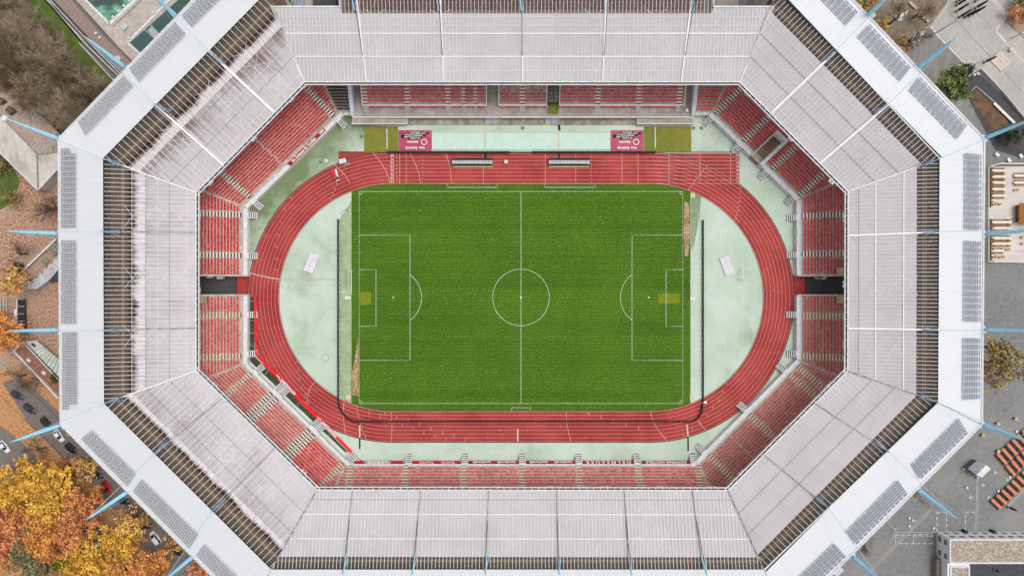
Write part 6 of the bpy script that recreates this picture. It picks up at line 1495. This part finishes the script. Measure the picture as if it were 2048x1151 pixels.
# bicycle shelter
root = thing('bicycle_shelter', 'dark slatted shelter with a narrow white panel left of the arena', 'shelter', tuple(P(40, 628, 0)))
b = MB(); slab(b, [(36, 597), (50, 597), (52, 656), (36, 656)], 0.9, 1.1); b.build('dark_bays', M('dark_bay', S(60, 56, 56), S(42, 40, 40), 1.0), root)
b = MB()
for k in range(5): y = 598 + k * 14.5; b.beam(P(35, y, 1.3), P(48, y, 1.3), .14, .14)
b.beam(P(30, 656, 2), P(31.5, 618, 2), .95, .15); b.beam(P(33.5, 597, 1.8), P(34, 656, 1.8), .3, .12); b.build('white_frame', WHITE, root)
b = MB(); [b.beam(P(31, y, 0), P(31, y, 1.9), .14, .14) for y in (600, 628, 655)]; b.build('posts', STEEL, root)
root = thing('fence', 'rusty slatted fence and rails at the left picture edge', 'fence', tuple(P(8, 620, 0))); b = MB()
for x in (1, 8, 13): b.beam(P(x, 597, 1), P(x, 648, 1), .18, .3)
for y in (610, 632): b.beam(P(-20, y, .9), P(24, y, .9), .12, .12)
b.build('rails', STEEL, root)
# flat roofed hut at left
root = thing('hut', 'flat roofed hut with leaf covered roof, white edge and pale green lean-to', 'building', tuple(P(75, 720, 0)))
b = MB(); slab(b, [(29, 701), (46, 685), (124, 768), (124, 800)], 0, 3.2); b.build('wall', CONCG, root)
b = MB(); p0 = [P(x, y, 3.24) for x, y in ((31, 701), (46, 687), (124, 770), (124, 796))]; b.face([p0[0], p0[3], p0[2], p0[1]]); b.build('roof_surface', M('leafy_flat_roof', S(160, 112, 92), S(124, 84, 70), 1.2, lo=.4, hi=.6), root)
b = MB(); q = [P(x, y, 3.4) for x, y in ((28, 701), (46, 683), (124, 766))]; b.beam(q[0], q[1], .35, .4); b.beam(q[1], q[2], .25, .3); b.beam(P(28, 701, 3.4), P(118, 797, 3.4), .4, .5); b.build('roof_edge', WHITE, root)
b = MB(); A0, A1_, B0, B1_ = P(49, 682, 3.3), P(124, 760, 3.3), P(74, 681, 2.6), P(130, 728, 2.6)
b.face([A0, A1_, B1_, B0]); b.face([B0, B1_, P(130, 728, 0), P(74, 681, 0)]); b.build('lean_to', M('pale_green_sheet', S(196, 204, 194), S(172, 180, 170), .8), root)
b = MB()
for k in range(9): f = .25 + k / 12; b.beam(lerp(A0, A1_, f) + Vector((0, 0, .05)), lerp(B0, B1_, f) + Vector((0, 0, .05)), .1, .08)
b.beam(P(63, 687, 3.1), P(70, 693, 3.1), .9, .1); b.build('battens', DARK, root)
for (x, y) in ((57, 720), (87, 745)): b = MB(); p = P(x, y, 3.7); b.box((p.x, p.y, 3.24), 1.2, .8, .55, R(-40)); b.build('skylight', WHITE, root)

# pools
WATER = NT('pool_water'); f_ = WATER.noise(WATER.pos, .35, 5, .7)
PW = WATER.fin(WATER.mix(WATER.ramp(f_, .35, .65), S(56, 82, 76), S(70, 96, 90)), .12, 0, .5)
WATERG = NT('light_pool_water'); f_ = WATERG.noise(WATERG.pos, .45, 6, .75); g_ = WATERG.noise(WATERG.pos, .09, 3)
PG = WATERG.fin(WATERG.mix(WATERG.ramp(g_, .5, .62), WATERG.mix(WATERG.ramp(f_, .4, .62), S(84, 140, 116), S(146, 196, 168)), S(62, 84, 80)), .15, 0, .5)
flat('pool_water', [(155, -16), (219, 46), (285, -16)], .04, PG); flat('pool_water', [(260, 86), (282, 107), (330, 66), (384, 10), (372, -14)], .04, PW)
root = thing('swimming_pool', 'large outdoor pool rim with a row of white starting blocks', 'pool', tuple(P(219, 46, 0)))
b = MB(); b.beam(P(150, -20, .15), P(219, 48, .15), .8, .3); b.beam(P(219, 48, .15), P(290, -18, .15), 1.1, .3); b.build('rim', WHITE, root)
for k in range(6): p = P(225 + k * 11, 33 - k * 11, .8); b = MB(); b.box((p.x, p.y, .05), .62, .62, .55, R(45)); b.box((p.x, p.y, .6), .7, .7, .1, R(45)); b.build('starting_block', WHITE, root)
b = MB(); b.beam(P(226, 50, .9), P(290, -11, .9), .3, .12)
for k in range(6): p = P(232 + k * 11, 44 - k * 11, .9); b.beam((p.x, p.y, 0), p, .12, .12)
b.build('handrail', STEEL, root)
root = thing('swimming_basin', 'narrow dark green basin divided by blue rails beside the roof', 'pool', tuple(P(300, 70, 0)))
b = MB(); b.beam(P(255, 86, .15), P(284, 111, .15), .55, .3); b.beam(P(255, 86, .15), P(345, -6, .15), .8, .3); b.build('rim', WHITE, root)
b = MB(); slab(b, [(295, 61), (303, 53), (320, 70), (310, 79)], 0, .3); b.build('ramp', M('basin_ramp', S(188, 184, 176), None, 1.0), root)
b = MB(); b.beam(P(298, 47, .6), P(322, 72, .6), .16, .16); b.beam(P(288, 59, .6), P(310, 79, .6), .14, .14); b.beam(P(328, 14, .6), P(350, 38, .6), .14, .14); b.build('blue_rails', BLUE, root)
for (x, y, s_, lb) in ((248, 53, 2.0, 'pale slatted deck lounger near the pool corner'), (257, 76, 1.1, 'small square mat near the basin corner'), (307, 25, 1.2, 'small pale square table on the pool deck')): boxgear('deck_table', lb, 'table', (x, y), s_, s_ * .8, .6, STEEL, 45)
b = MB(); b.cyl((*P(235.5, 117)[:2], .03), .9, .05, 16); tag(b.build('drain_cover', CONCL), 'round pale drain cover partly under the blue mast', 'drain cover')
for x, y, lb in ((191.5, 66.5, 'white round bollard on the paved path, upper one'), (199, 75, 'white round bollard on the paved path, lower one')):
    p = P(x, y, .5); root = thing('bollard', lb, 'bollard', (p.x, p.y, 0)); b = MB(); b.cyl((p.x, p.y, 0), .25, .45, 12); b.build('post', WHITE, root); b = MB(); b.cyl((p.x, p.y, .45), .42, .1, 14); b.build('cap', WHITE, root)
root = thing('slatted_fence', 'pale metal fence beside the dark path below the wood', 'fence', tuple(P(200, 120, 0))); b = MB(); b.beam(P(158, 85, .9), P(232, 158, .9), .08, .1); [b.beam(P(158 + k * 7.4, 85 + k * 7.3, 0), P(158 + k * 7.4, 85 + k * 7.3, .95), .08, .08) for k in range(11)]; b.build('rails', STEEL, root)

# top gaps beside the main stand
for px, m, nm in (([(620, 18), (640, 18), (655, -30), (640, -30)], STEEL, 'roof_walkway'),): pass
root = thing('service_block', 'grey roofed service building seen in the gap left of the main stand roof', 'building', tuple(P(625, 0, 0)))
b = MB(); slab(b, [(582, -40), (611, -40), (611, 22), (582, 22)], 0, 3.5); b.build('glass_roof', M('pale_blue_glazing', S(156, 172, 186), S(110, 120, 130), .6), root)
b = MB(); slab(b, [(611, -40), (626, -40), (626, 22), (611, 22)], 0, 3.0); b.build('yard_slab', CONC, root); b = MB(); slab(b, [(626, -40), (672, -40), (672, 22), (626, 22)], 0, 4.5); b.build('flat_roof', M('charcoal_roofing', S(76, 76, 80), S(60, 60, 64), 1.0), root)
b = MB(); [b.beam(P(583 + k * 7, -30, 3.7), P(583 + k * 7, 20, 3.7), .15, .15) for k in range(5)]; b.build('mullions', STEEL, root)
leaf_tree('yellow', (560, 2), 3.0, 'yellow shrub in the gap between upper left roof and main stand', 3.0, 91, .8, .42, 'autumn trees and shrubs outside the arena', 'shrub'); leaf_tree('hedge', (576, 2), 2.2, 'dark shrub in the gap beside the grey service building', 3.0, 92, 1, .42, 'autumn trees and shrubs outside the arena', 'shrub')
b = MB(); b.tube([P(541, -12, 12), P(552, 12, 16)], .3, 6); tag(b.build('roof_strut', BLUE), 'blue tube strut in the gap at the top left of the main stand', 'strut')
b = MB(); b.tube([P(1554, -12, 12), P(1534, 13, 16)], .3, 6); tag(b.build('roof_strut', BLUE), 'blue tube strut in the gap at the top right of the main stand', 'strut')
root = thing('service_block', 'beige flat building with glazed stair seen right of the main stand roof', 'building', tuple(P(1470, 0, 0)))
b = MB(); slab(b, [(1430, -40), (1478, -40), (1478, 22), (1430, 22)], 0, 4.5); b.build('flat_roof', M('beige_roofing', S(150, 142, 134), S(132, 124, 116), .8), root)
b = MB(); slab(b, [(1479, -40), (1506, -40), (1506, 22), (1479, 22)], 0, 3.6); b.build('stair_glazing', M('dark_stair_glazing', S(92, 96, 106), S(150, 152, 160), 1.2, stretch=(3, .1, 1)), root)
b = MB(); slab(b, [(1507, -40), (1540, -40), (1540, 22), (1507, 22)], 0, 2.5); b.build('yard_slab', CONC, root)

# ------------------------------------------------------------------ upper right plaza
def column_thing(name, label, cat, base, h, r0, r1, m, group=None, head=None, zt=None):
    p = P(*base); root = thing(name, label, cat, (p.x, p.y, 0), group); b = MB(); b.cyl((p.x, p.y, 0), r0, h, 10, 0, r1); b.build('pole', m, root); b = MB(); b.cyl((p.x, p.y, 0), r0 * 2.2, .15, 10); b.build('base', DARK, root)
    if head: b = MB(); b.box((p.x, p.y, h), head, head * .6, .2); b.build('lamp_head', WHITE, root)
    return root
column_thing('flagpole', 'tall white pole standing on the plaza beside the paved strip', 'pole', (1862, 72), 13, .28, .12, WHITE)
column_thing('lamp_post', 'thin white lamp post at the far right of the plaza', 'lamp post', (2024, 52), 6, .1, .06, WHITE, head=.7)
column_thing('lamp_post', 'black lamp post on the planted bank at the right edge', 'lamp post', (2023, 77), 5, .1, .06, BLACK, head=.5)
def parasol(px, label, h=3.2, m=BLACK, grp='closed black parasols on the plaza'):
    p = P(*px); root = thing('closed_parasol', label, 'parasol', (p.x, p.y, 0), grp); b = MB(); 
    b.tube([(p.x, p.y, .9), (p.x, p.y, 1.3), (p.x, p.y, h * .8), (p.x, p.y, h)], [.16, .42, .3, .05], 8); b.build('folded_canopy', m, root, True); b = MB(); b.cyl((p.x, p.y, 0), .06, 1.0, 6); b.build('pole', STEEL, root); b = MB(); b.cyl((p.x, p.y, 0), .45, .12, 10); b.build('foot', DARK, root)
for q in ((1913, 4), (1913, 11), (1913, 23), (1918, 35), (1929, 35), (1938, 32), (1946, 28), (1950, 3), (1950, 17)):
    parasol(q, 'folded black parasol in the group standing on the plaza', 6.5)
parasol((1968, 125), 'folded black parasol beside the square pink platform', 6.0, grp=None)
root = mat_thing('platform', 'square pinkish platform with a round socket on the plaza', 'platform', [(2000, 100), (2024, 122), (2003, 144), (1981, 121)], M('pinkish_slab', S(204, 190, 180), S(190, 176, 166), .6), .25)
p = P(2004.5, 122, .25); b = MB(); b.cyl((p.x, p.y, .25), .45, .12, 16); b.build('socket', STEEL, root)
BCH = M('bench_stone', S(190, 186, 178), S(160, 156, 148), 2.0)
for (a, c, lb) in (((1819, 4), (1833, 18), 'stone bench on the bare soil, topmost'), ((1842, 30), (1850, 38), 'short stone bench beside the bare tree'), ((1852, 39), (1857, 44), 'shortest stone bench next to its neighbour under the bare tree'), ((1836, 82), (1846, 66), 'stone bench along the forecourt edge, upper one'), ((1815, 100), (1830, 84), 'stone bench along the forecourt edge, lower one')):
    A_, C_ = P(*a, .5), P(*c, .5); m_ = (A_ + C_) / 2; root = thing('bench', lb, 'bench', (m_.x, m_.y, 0), 'stone benches on the plaza'); b = MB(); b.beam(A_, C_, .8, .15); b.build('seat', BCH, root)
    for f in (.15, .85): b = MB(); q = lerp(A_, C_, f); b.box((q.x, q.y, 0), .4, .4, .43); b.build('leg', CONC, root)
root = thing('plank_pile', 'loose pile of white planks on the bare soil', 'planks', tuple(P(1803, 30, 0)))
for (a, c) in (((1797, 42), (1804, 26)), ((1802, 42), (1803, 28)), ((1806, 38), (1806, 26)), ((1810, 37), (1811, 24)), ((1812, 30), (1815, 21))): b = MB(); b.beam(P(*a, .2), P(*c, .4), .45, .1); b.build('plank', WHITE, root)
for (x, y, s_, lb) in ((1747, 31, 1.5, 'small grey cabinet beside the top right mast foot'), (2024, 98, 1.2, 'pale box on the kerb near the pink platform')): boxgear('cabinet', lb, 'cabinet', (x, y), s_, s_ * .8, 1.0, STEEL, 45)
b = MB(); p = P(1780, 6); b.cyl((p.x, p.y, 0), .07, 3.2, 8); root = thing('barrier_pole', 'red and white banded pole standing near the top edge', 'pole', (p.x, p.y, 0)); b.build('pole', WHITE, root); b = MB(); b.cyl((p.x, p.y, 1.2), .09, .5, 8); b.cyl((p.x, p.y, 2.2), .09, .5, 8); b.build('red_bands', REDC, root)
# planted garden bed with hedge, sitting people, white long bench
flat('garden_bed', [(1932, 186), (1950, 176), (1985, 205), (2016, 243), (2010, 262), (1990, 262), (1960, 225)], .05, M('bed_mulch', S(112, 84, 68), S(70, 56, 50), 1.2, lo=.4, hi=.6, big=S(150, 106, 70), bigsc=.3, bigf=.5))
b = MB()
for pl in (((1896, 224), (1951, 174), (1953, 173), (1990, 205)), ((1900, 226), (1940, 190))): q = [P(x, y, .8) for x, y in pl]; [b.beam(a, c, .15, .15) for a, c in zip(q[:-1], q[1:])]; [b.beam((a.x, a.y, 0), a, .1, .1) for a in q]
tag(b.build('rail_fence', STEEL), 'low white tubular rail around the planted bed at the upper right', 'fence')
root = thing('long_bench', 'long white straight bench beside the planted bed', 'bench', tuple(P(2008, 227, 0))); b = MB(); b.beam(P(1988, 206, .6), P(2029, 246, .6), .85, .18); b.build('seat', WHITE, root); b = MB(); [b.box((*P(1988 + k * 10, 206 + k * 9.8, .3)[:2], 0), .5, .4, .5) for k in range(5)]; b.build('supports', CONC, root)
for (pth, wd, h_, lb) in ((((1962, 138), (2012, 192), (2050, 238)), .35, 1.0, 'long pale parapet wall between plaza and sunken garden'), (((1928, 160), (1958, 136)), .3, .9, 'short pinkish wall beside the dark shrub')):
    q = [P(x, y, h_ / 2) for x, y in pth]; b = MB(); [b.beam(a, c, wd, h_) for a, c in zip(q[:-1], q[1:])]; tag(b.build('parapet', CONCL), lb, 'wall')
for k, (x, y) in enumerate(seats_px):
    n_, c_ = tops[k]; person('sit', (x, y), 0.05, 140, cloth(n_ + '_cloth', c_), cloth('blue_jeans', S(56, 72, 104)), 'person seated by the planted bed, ' + wh[k])
for (a, lb) in ((((1948, 150), (1955, 148)), 'pair of white hose drums beside the sunken garden wall'),): 
    root = thing('hose_drum', lb, 'hose drum', tuple(P(1951, 149, 0)))
    for x, y in a: p = P(x, y, .4); b = MB(); b.tube([(p.x - .35, p.y, .45), (p.x + .35, p.y, .45)], .42, 12); b.build('drum', WHITE, root)
for (x, y, r_, lb) in ((1995, 309, 40, 'pale tilted box on the asphalt nearest the roof'), (2019, 320, 50, 'pale box beside the terrace fence, middle one'), (2043, 312, 50, 'pale box beside the terrace fence, rightmost')): boxgear('crate', lb, 'crate', (x, y), 1.4, .9, .7, WHITE, -r_)
root = thing('handrail', 'curved dark red handrail with white posts at the right edge', 'handrail', tuple(P(2035, 290, 0))); b = MB(); q = [P(x, y, .9) for x, y in ((2020, 291), (2032, 289), (2042, 296), (2052, 310))]; b.tube(q, .09, 6); b.build('rail', REDC, root); b = MB(); [b.cyl((p.x, p.y, 0), .1, .9, 6) for p in q]; b.build('posts', WHITE, root)

# ------------------------------------------------------------------ timber terrace at the right
TIMB = M('bleached_timber', S(220, 212, 204), S(196, 188, 182), .5, stretch=(.15, 6, 1), big=S(176, 168, 164), bigsc=.1, bigf=.5)
b = MB(); slab(b, [(1979, 333), (2120, 333), (2120, 523), (1979, 523)], 0.02, .35); tr_ = b.build('terrace_deck', TIMB); tag(tr_, 'bleached timber terrace deck right of the arena', 'terrace')
BRN = M('brown_timber', S(146, 104, 66), S(112, 78, 50), 1.5); CRM = M('cream_table', S(236, 224, 196), S(220, 206, 176), 1.5)
root = thing('timber_railing', 'brown and white timber railing along the terrace edge', 'railing', tuple(P(1978, 430, 0)))
b = MB(); b.beam(P(1977.5, 333, 1.1), P(1977.5, 523, 1.1), .25, .2); b.beam(P(1977.5, 523, 1.1), P(2120, 525, 1.1), .3, .2); b.beam(P(1981, 332, 1.1), P(2000, 327, 1.1), .3, .2); b.beam(P(2000, 327, 1.1), P(2120, 327, 1.1), .35, .2); b.build('top_rail', WHITE, root)
b = MB(); b.beam(P(1981, 335, .6), P(1981, 414, .6), .35, .6); b.beam(P(1981, 438, .6), P(1981, 521, .6), .35, .6); [b.box((*P(1983, 337 + k * 7.4, .4)[:2], .35), .5, .3, .9) for k in range(26) if not 10 <= k <= 13]; b.build('inner_boards', BRN, root)
def beer(px, L, rz, label, grp, top=CRM, base=.35, wd=.75):
    p = P(px[0], px[1], base + .75); root = thing('picnic_table', label, 'table', (p.x, p.y, base), grp); r_ = R(rz); d = Vector((math.cos(r_), math.sin(r_), 0)); n_ = Vector((-d.y, d.x, 0))
    b = MB(); b.box((p.x, p.y, base + .7), L, wd, .06, r_); b.build('tabletop', top, root)
    for s_ in (-1, 1): b = MB(); q = p + n_ * s_ * (wd / 2 + .38); b.box((q.x, q.y, base + .42), L, .28, .05, r_); b.build('bench_seat', BRN if top is CRM else BLACK, root)  # at orange tables the black seats fill in the dark gaps between tables
    for s_ in (-1, 1): b = MB(); q = p + d * s_ * L * .36; b.box((q.x, q.y, base), .08, wd + 1.0, .42, r_); b.box((q.x, q.y, base), .08, wd * .7, .7, r_); b.build('trestle', DARK, root)
for k, y in enumerate((341, 353, 365, 378, 391)): beer((1998, y), 4.4, 0, 'cream topped table in the upper left block of the timber terrace', 'cream tables in the upper left of the terrace')
for k, y in enumerate((444, 456, 476, 487)): beer((2004, y), 6.3, 0, 'longer cream topped table in the lower left block of the timber terrace', 'longer cream tables on the terrace')
beer((1996, 501), 4.2, 0, 'short cream table beside the brown chairs near the terrace foot', None)
for y in (351, 365): beer((2043, y), 4.6, 0, 'cream topped table at the right picture edge of the terrace', 'cream tables at the right of the terrace')
for i, (x, y) in enumerate(((1988, 408), (1994, 407), (2001, 408), (2014, 499), (2019, 498), (1987, 514), (1994, 513), (2001, 514), (2008, 513), (2031, 380), (2037, 379), (2045, 474), (2046, 460), (2045, 487))):
    p = P(x, y, .9); root = thing('wooden_stool', 'round brown wooden stool standing on the timber terrace', 'stool', (p.x, p.y, .35), 'wooden stools on the terrace'); b = MB(); b.cyl((p.x, p.y, .35), .3, .5, 10, 0, .36); b.build('drum', BRN, root); b = MB(); b.cyl((p.x, p.y, .85), .42, .08, 12); b.build('seat', M('honey_wood', S(206, 160, 108), S(176, 130, 84), 2.0) if 'honey_wood' not in bpy.data.materials else bpy.data.materials['honey_wood'], root)
root = thing('timber_hut', 'orange brown shingled timber hut on the terrace at the right edge', 'hut', tuple(P(2050, 426, .35))); b = MB(); slab(b, [(2041, 409), (2075, 409), (2075, 443), (2041, 443)], .35, 2.6); b.build('wall', BRN, root)
b = MB(); a0, a1, m0, m1, c0, c1 = P(2038, 406, 2.6), P(2038, 446, 2.6), P(2062, 406, 4.0), P(2062, 446, 4.0), P(2090, 406, 2.6), P(2090, 446, 2.6); b.face([a0, m0, m1, a1][::-1]); b.face([m0, c0, c1, m1][::-1]); b.build('roof', M('orange_shingles', S(186, 122, 66), S(150, 92, 48), 1.6, stretch=(5, .6, 1)), root)
for (a, c, w_, lb) in (((2012, 437), (2030, 431), .5, 'white folded board lying across the terrace aisle'),): b = MB(); b.beam(P(*a, .5), P(*c, .5), w_, .12); tag(b.build('folded_board', WHITE), lb, 'board')

# ------------------------------------------------------------------ lower right yard
ORG = M('orange_table_top', S(214, 138, 104), S(196, 118, 86), 1.2)
def row(start, step, n, vec, lab, grp):
    for k in range(n):
        x, y = start[0] + step[0] * k + vec[0] / 2, start[1] + step[1] * k + vec[1] / 2; L = math.hypot(*vec) / 6.18; beer((x, y), L, -math.degrees(math.atan2(vec[1], vec[0])), lab, grp, ORG, 0.02, 1.0)
row((1995, 906), (10.2, -9.3), 6, (19, 21), 'orange picnic table in the upper row of the lower right yard', 'orange tables, upper row')
row((2014, 930), (10.2, -9.3), 4, (17, 20), 'orange picnic table in the short middle row of the lower right yard', 'orange tables, middle row')
row((1984, 998), (10.2, -9.3), 7, (19, 18), 'orange picnic table in the lowest row of the lower right yard', 'orange tables, lowest row')
def round_table(px, label):
    p = P(*px, 1.1); root = thing('standing_table', label, 'table', (p.x, p.y, 0), 'round standing tables'); b = MB(); b.tube([(p.x, p.y, 0), (p.x, p.y, .5), (p.x, p.y, 1.05)], [.42, .3, .3], 10); b.build('stem', BRN, root); b = MB(); b.cyl((p.x, p.y, 1.05), .5, .07, 16); b.build('tabletop', M('pale_wood_disc', S(232, 208, 150), S(206, 176, 112), 2.0) if 'pale_wood_disc' not in bpy.data.materials else bpy.data.materials['pale_wood_disc'], root); b = MB(); b.cyl((p.x, p.y, 1.12), .18, .03, 10); b.build('hub', BRN, root)
for q, lb in (((2033, 837), 'round wooden standing table farthest right on the grey yard'), ((1997, 847), 'round wooden standing table left of its neighbour on the grey yard'), ((1967, 870), 'round wooden standing table nearest the roof corner'), ((1998, 902), 'round wooden standing table touching the orange tables')): round_table(q, lb)
for q, lb in (((2034, 862), 'white round base on the asphalt right of the mast, upper'), ((2046, 868), 'white round base at the picture edge near the orange tables'), ((1934, 974), 'white round base left of the drain strip'), ((2020, 953), 'white round base beside the middle orange row'), ((1997, 981), 'white round base at the lowest orange row'), ((1819, 1035), 'small round base between the drain strips, upper'), ((1819, 1051), 'small round base between the drain strips, lower'), ((1868, 1055), 'small round base beside the dashed bay')):
    p = P(*q, .4); root = thing('bollard', lb, 'bollard', (p.x, p.y, 0)); b = MB(); b.cyl((p.x, p.y, 0), .22, .4, 10); b.build('post', STEEL, root); b = MB(); b.cyl((p.x, p.y, .4), .38, .08, 12); b.build('cap', WHITE, root)
for q, lb in (((1992, 945), 'square white parasol base above the lowest orange row'), ((2016, 958), 'square white parasol base between the orange rows'), ((1967, 970), 'square white parasol base right of the kiosk strip'), ((1942, 995), 'square white parasol base left of the drain strip'), ((1979, 995), 'square white parasol base at the left end of the lowest orange row'), ((1828, 1041), 'square white parasol base between the drain strips, near the trees')):
    p = P(*q, .5); root = thing('parasol_base', lb, 'parasol base', (p.x, p.y, 0)); b = MB(); b.box((p.x, p.y, 0), .8, .8, .2); b.build('plate', WHITE, root); b = MB(); b.cyl((p.x, p.y, .2), .12, .5, 8); b.build('socket', DARK, root); b = MB(); b.box((p.x + .75, p.y, 0), .35, .35, .18); b.build('weight', STEEL, root)
root = thing('kiosk', 'small tent roofed kiosk, grey and white slopes, on the asphalt yard', 'kiosk', tuple(P(1957, 937, 0)))
za, zb = 2.4, 3.4; a0, a1, m0, m1, c0, c1 = P(1935.5, 936, za), P(1954, 920.5, za), P(1953, 949, zb), P(1972, 929, zb), P(1963.5, 954, za), P(1982, 937, za)
b = MB(); b.face([a0, m0, m1, a1]); b.build('shaded_slope', M('shaded_tent_cloth', S(150, 156, 164), S(132, 138, 146), .8), root); b = MB(); b.face([m0, c0, c1, m1]); b.build('lit_slope', M('lit_tent_cloth', S(222, 222, 220), S(206, 206, 206), .8), root)  # one tent cloth: the shaded and sunlit sides are put into two colours
b = MB(); g = lambda p, z_: (p.x, p.y, z_)
for p, q in ((a0, a1), (a0, c0), (c0, c1), (a1, c1)): b.face([g(p, .02), g(q, .02), g(q, za), g(p, za)])
b.face([a0, m0, c0]); b.face([a1, m1, c1]); b.build('wall', M('kiosk_wall', S(120, 124, 130), None, 1.0), root)
for p in (a0, c0): b = MB(); b.box((p.x - .2, p.y - .6, 0), .6, .5, .9); b.build('counter_box', STEEL, root)
parasol((2015, 1012), 'folded black parasol lying low at the lowest orange row', 4.5, grp=None)
p0 = thing('cable_pipe', 'thin pale pipe along the lowest orange row', 'pipe', tuple(P(2030, 990, 0))); b = MB(); b.tube([P(2014, 1010, .2), P(2048, 977, .2)], .12, 6); b.tube([P(2016, 1012, .2), P(2050, 979, .2)], .08, 6); b.build('pipe', WHITE, p0)
# office building at the lower right
OFW = M('white_render_wall', S(244, 243, 244), S(232, 230, 232), .6, rough=.8); GRV = M('roof_gravel', S(196, 184, 170), S(112, 100, 90), 2.2, lo=.42, hi=.62, big=S(150, 138, 124), bigsc=.3, bump=.3)
root = thing('office_building', 'white office building with gravel roofs and parapets in the lower right corner', 'building', tuple(P(1873, 1062, 0)))
GLASSL = M('grey_window_glass', S(128, 132, 138), S(104, 108, 114), 1.0, rough=.2, spec=.6)
X0, Y0 = P(1873, 1062, 0).x, P(1873, 1062, 0).y; H_ = 6.5; Y1 = P(0, 1126, H_).y; X1 = 260
b = MB(); b.prism([(X0, Y0), (X1, Y0), (X1, Y1), (X0, Y1)], 0, H_ - .35); b.build('main_wing', OFW, root)
def parap(x0, y0, x1, y1, z_, nm='parapet', t=.45):
    b = MB(); h = .45
    for (a, c) in (((x0, y0 - t / 2), (x1, y0 - t / 2)), ((x0, y1 + t / 2), (x1, y1 + t / 2))): b.beam((a[0], a[1], z_ - .05), (c[0], c[1], z_ - .05), t, h)
    for x in (x0 + t / 2, x1 - t / 2): b.beam((x, y0 - t, z_ - .052), (x, y1 + t, z_ - .052), t, h - .01)
    b.build(nm, WHITE, root)
parap(X0 - .02, Y0 + .02, X1, Y1 - .02, H_); b = MB(); b.face([(X0 + .5, Y1 + .5, H_ - .3), (X1, Y1 + .5, H_ - .3), (X1, Y0 - .5, H_ - .3), (X0 + .5, Y0 - .5, H_ - .3)]); b.build('gravel_roof', GRV, root)
Xw = P(1936, 0, 5).x; b = MB(); b.prism([(X0 + .01, Y1 - .01), (Xw, Y1 - .01), (Xw, -140), (X0 + .01, -140)], 0, 5.6); b.build('side_wing', OFW, root)
parap(P(1900, 0, 5.8).x, P(0, 1130, 5.8).y, Xw, -140, 5.8); b = MB(); x_ = P(1903, 0, 5.7).x; b.face([(x_, -139, 5.62), (Xw - .5, -139, 5.62), (Xw - .5, P(0, 1134, 5.7).y, 5.62), (x_, P(0, 1134, 5.7).y, 5.62)]); b.build('gravel_roof', GRV, root)
flat('courtyard', [(1936, 1126), (2200, 1126), (2200, 1300), (1936, 1300)], .03, ASPHD)
b = MB(); b.prism([(P(1875, 0, 2.6).x - .2, Y1 - .3), (X0 + .0, Y1 - .3), (X0, -140), (P(1875, 0, 2.6).x - .2, -140)], 0, 2.5); b.build('ramp_roof', M('brownish_ramp', S(150, 140, 130), S(110, 102, 94), .8), root)
for k in range(14):
    x = X0 + 2.2 + k * 3.1
    for zz_ in (1.0, 4.0): b = MB(); b.box((x, Y0 + .03, zz_), 1.6, .12, 1.4); fr = b.build('window', M('window_frame_grey', S(150, 150, 152), None, 1.0) if 'window_frame_grey' not in bpy.data.materials else bpy.data.materials['window_frame_grey'], root); b = MB(); b.box((x, Y0 + .07, zz_ + .12), 1.36, .1, 1.16); b.build('pane', GLASSL, fr)
for y_ in (Y0 - 1.8, Y1 + 1.6):
    for zz_ in (1.0, 4.0): b = MB(); b.box((X0 - .03, y_, zz_), .12, 1.6, 1.4); fr = b.build('window', bpy.data.materials['window_frame_grey'], root); b = MB(); b.box((X0 - .07, y_, zz_ + .12), .1, 1.36, 1.16); b.build('pane', GLASSL, fr)
for (x, y, lb) in ((1932, 1064, 'black planter against the office wall, left one'), (1988, 1064, 'black planter against the office wall, right one')): boxgear('planter', lb, 'planter', (x, y - 2), 1.5, .7, 1.0, BLACK, -20)
def bike_rack(px, rz, lb):
    p = P(*px, .8); root = thing('cycle_rack', lb, 'cycle rack', (p.x, p.y, 0)); b = MB(); d = Vector((math.cos(R(rz)), math.sin(R(rz)), 0)); n_ = Vector((-d.y, d.x, 0)); b.beam(p - d * 1.8, p + d * 1.8, .1, .1); [b.beam(p + d * k, p + d * k + n_ * 1.6 - Vector((0, 0, .1)), .08, .08) for k in (-1.7, 1.7)]; b.build('bars', STEEL, root); b = MB(); [b.beam(p + d * k, p + d * k - Vector((0, 0, .8)), .1, .1) for k in (-1.7, 1.7)]; b.build('posts', DARK, root)
bike_rack((1782, 1052), -45, 'steel gate frame beside the lower right roof edge, upper one'); bike_rack((1722, 1104), -45, 'steel gate frame near the bare tree at the lower right'); bike_rack((1787, 1066), 70, 'short steel rail beside the dashed bays')
b = MB(); b.beam(P(1788, 1063, .6), P(1872, 1063, .6), .12, .12); b.beam(P(1788, 1069, .6), P(1870, 1071, .6), .12, .12); [b.beam(P(1790 + k * 12, 1063, 0), P(1790 + k * 12, 1063, .6), .1, .1) for k in range(7)]
tag(b.build('low_railing', STEEL), 'low steel railing between roof edge and office building', 'railing')
boxgear('ticket_booth', 'pale flat booth half under the bottom right roof edge', 'booth', (1676, 1141), 3.2, 2.4, 2.5, STEEL, 45)
parasol((1988, 1137), 'small dark folded parasol in the office courtyard', 2.4, grp=None)
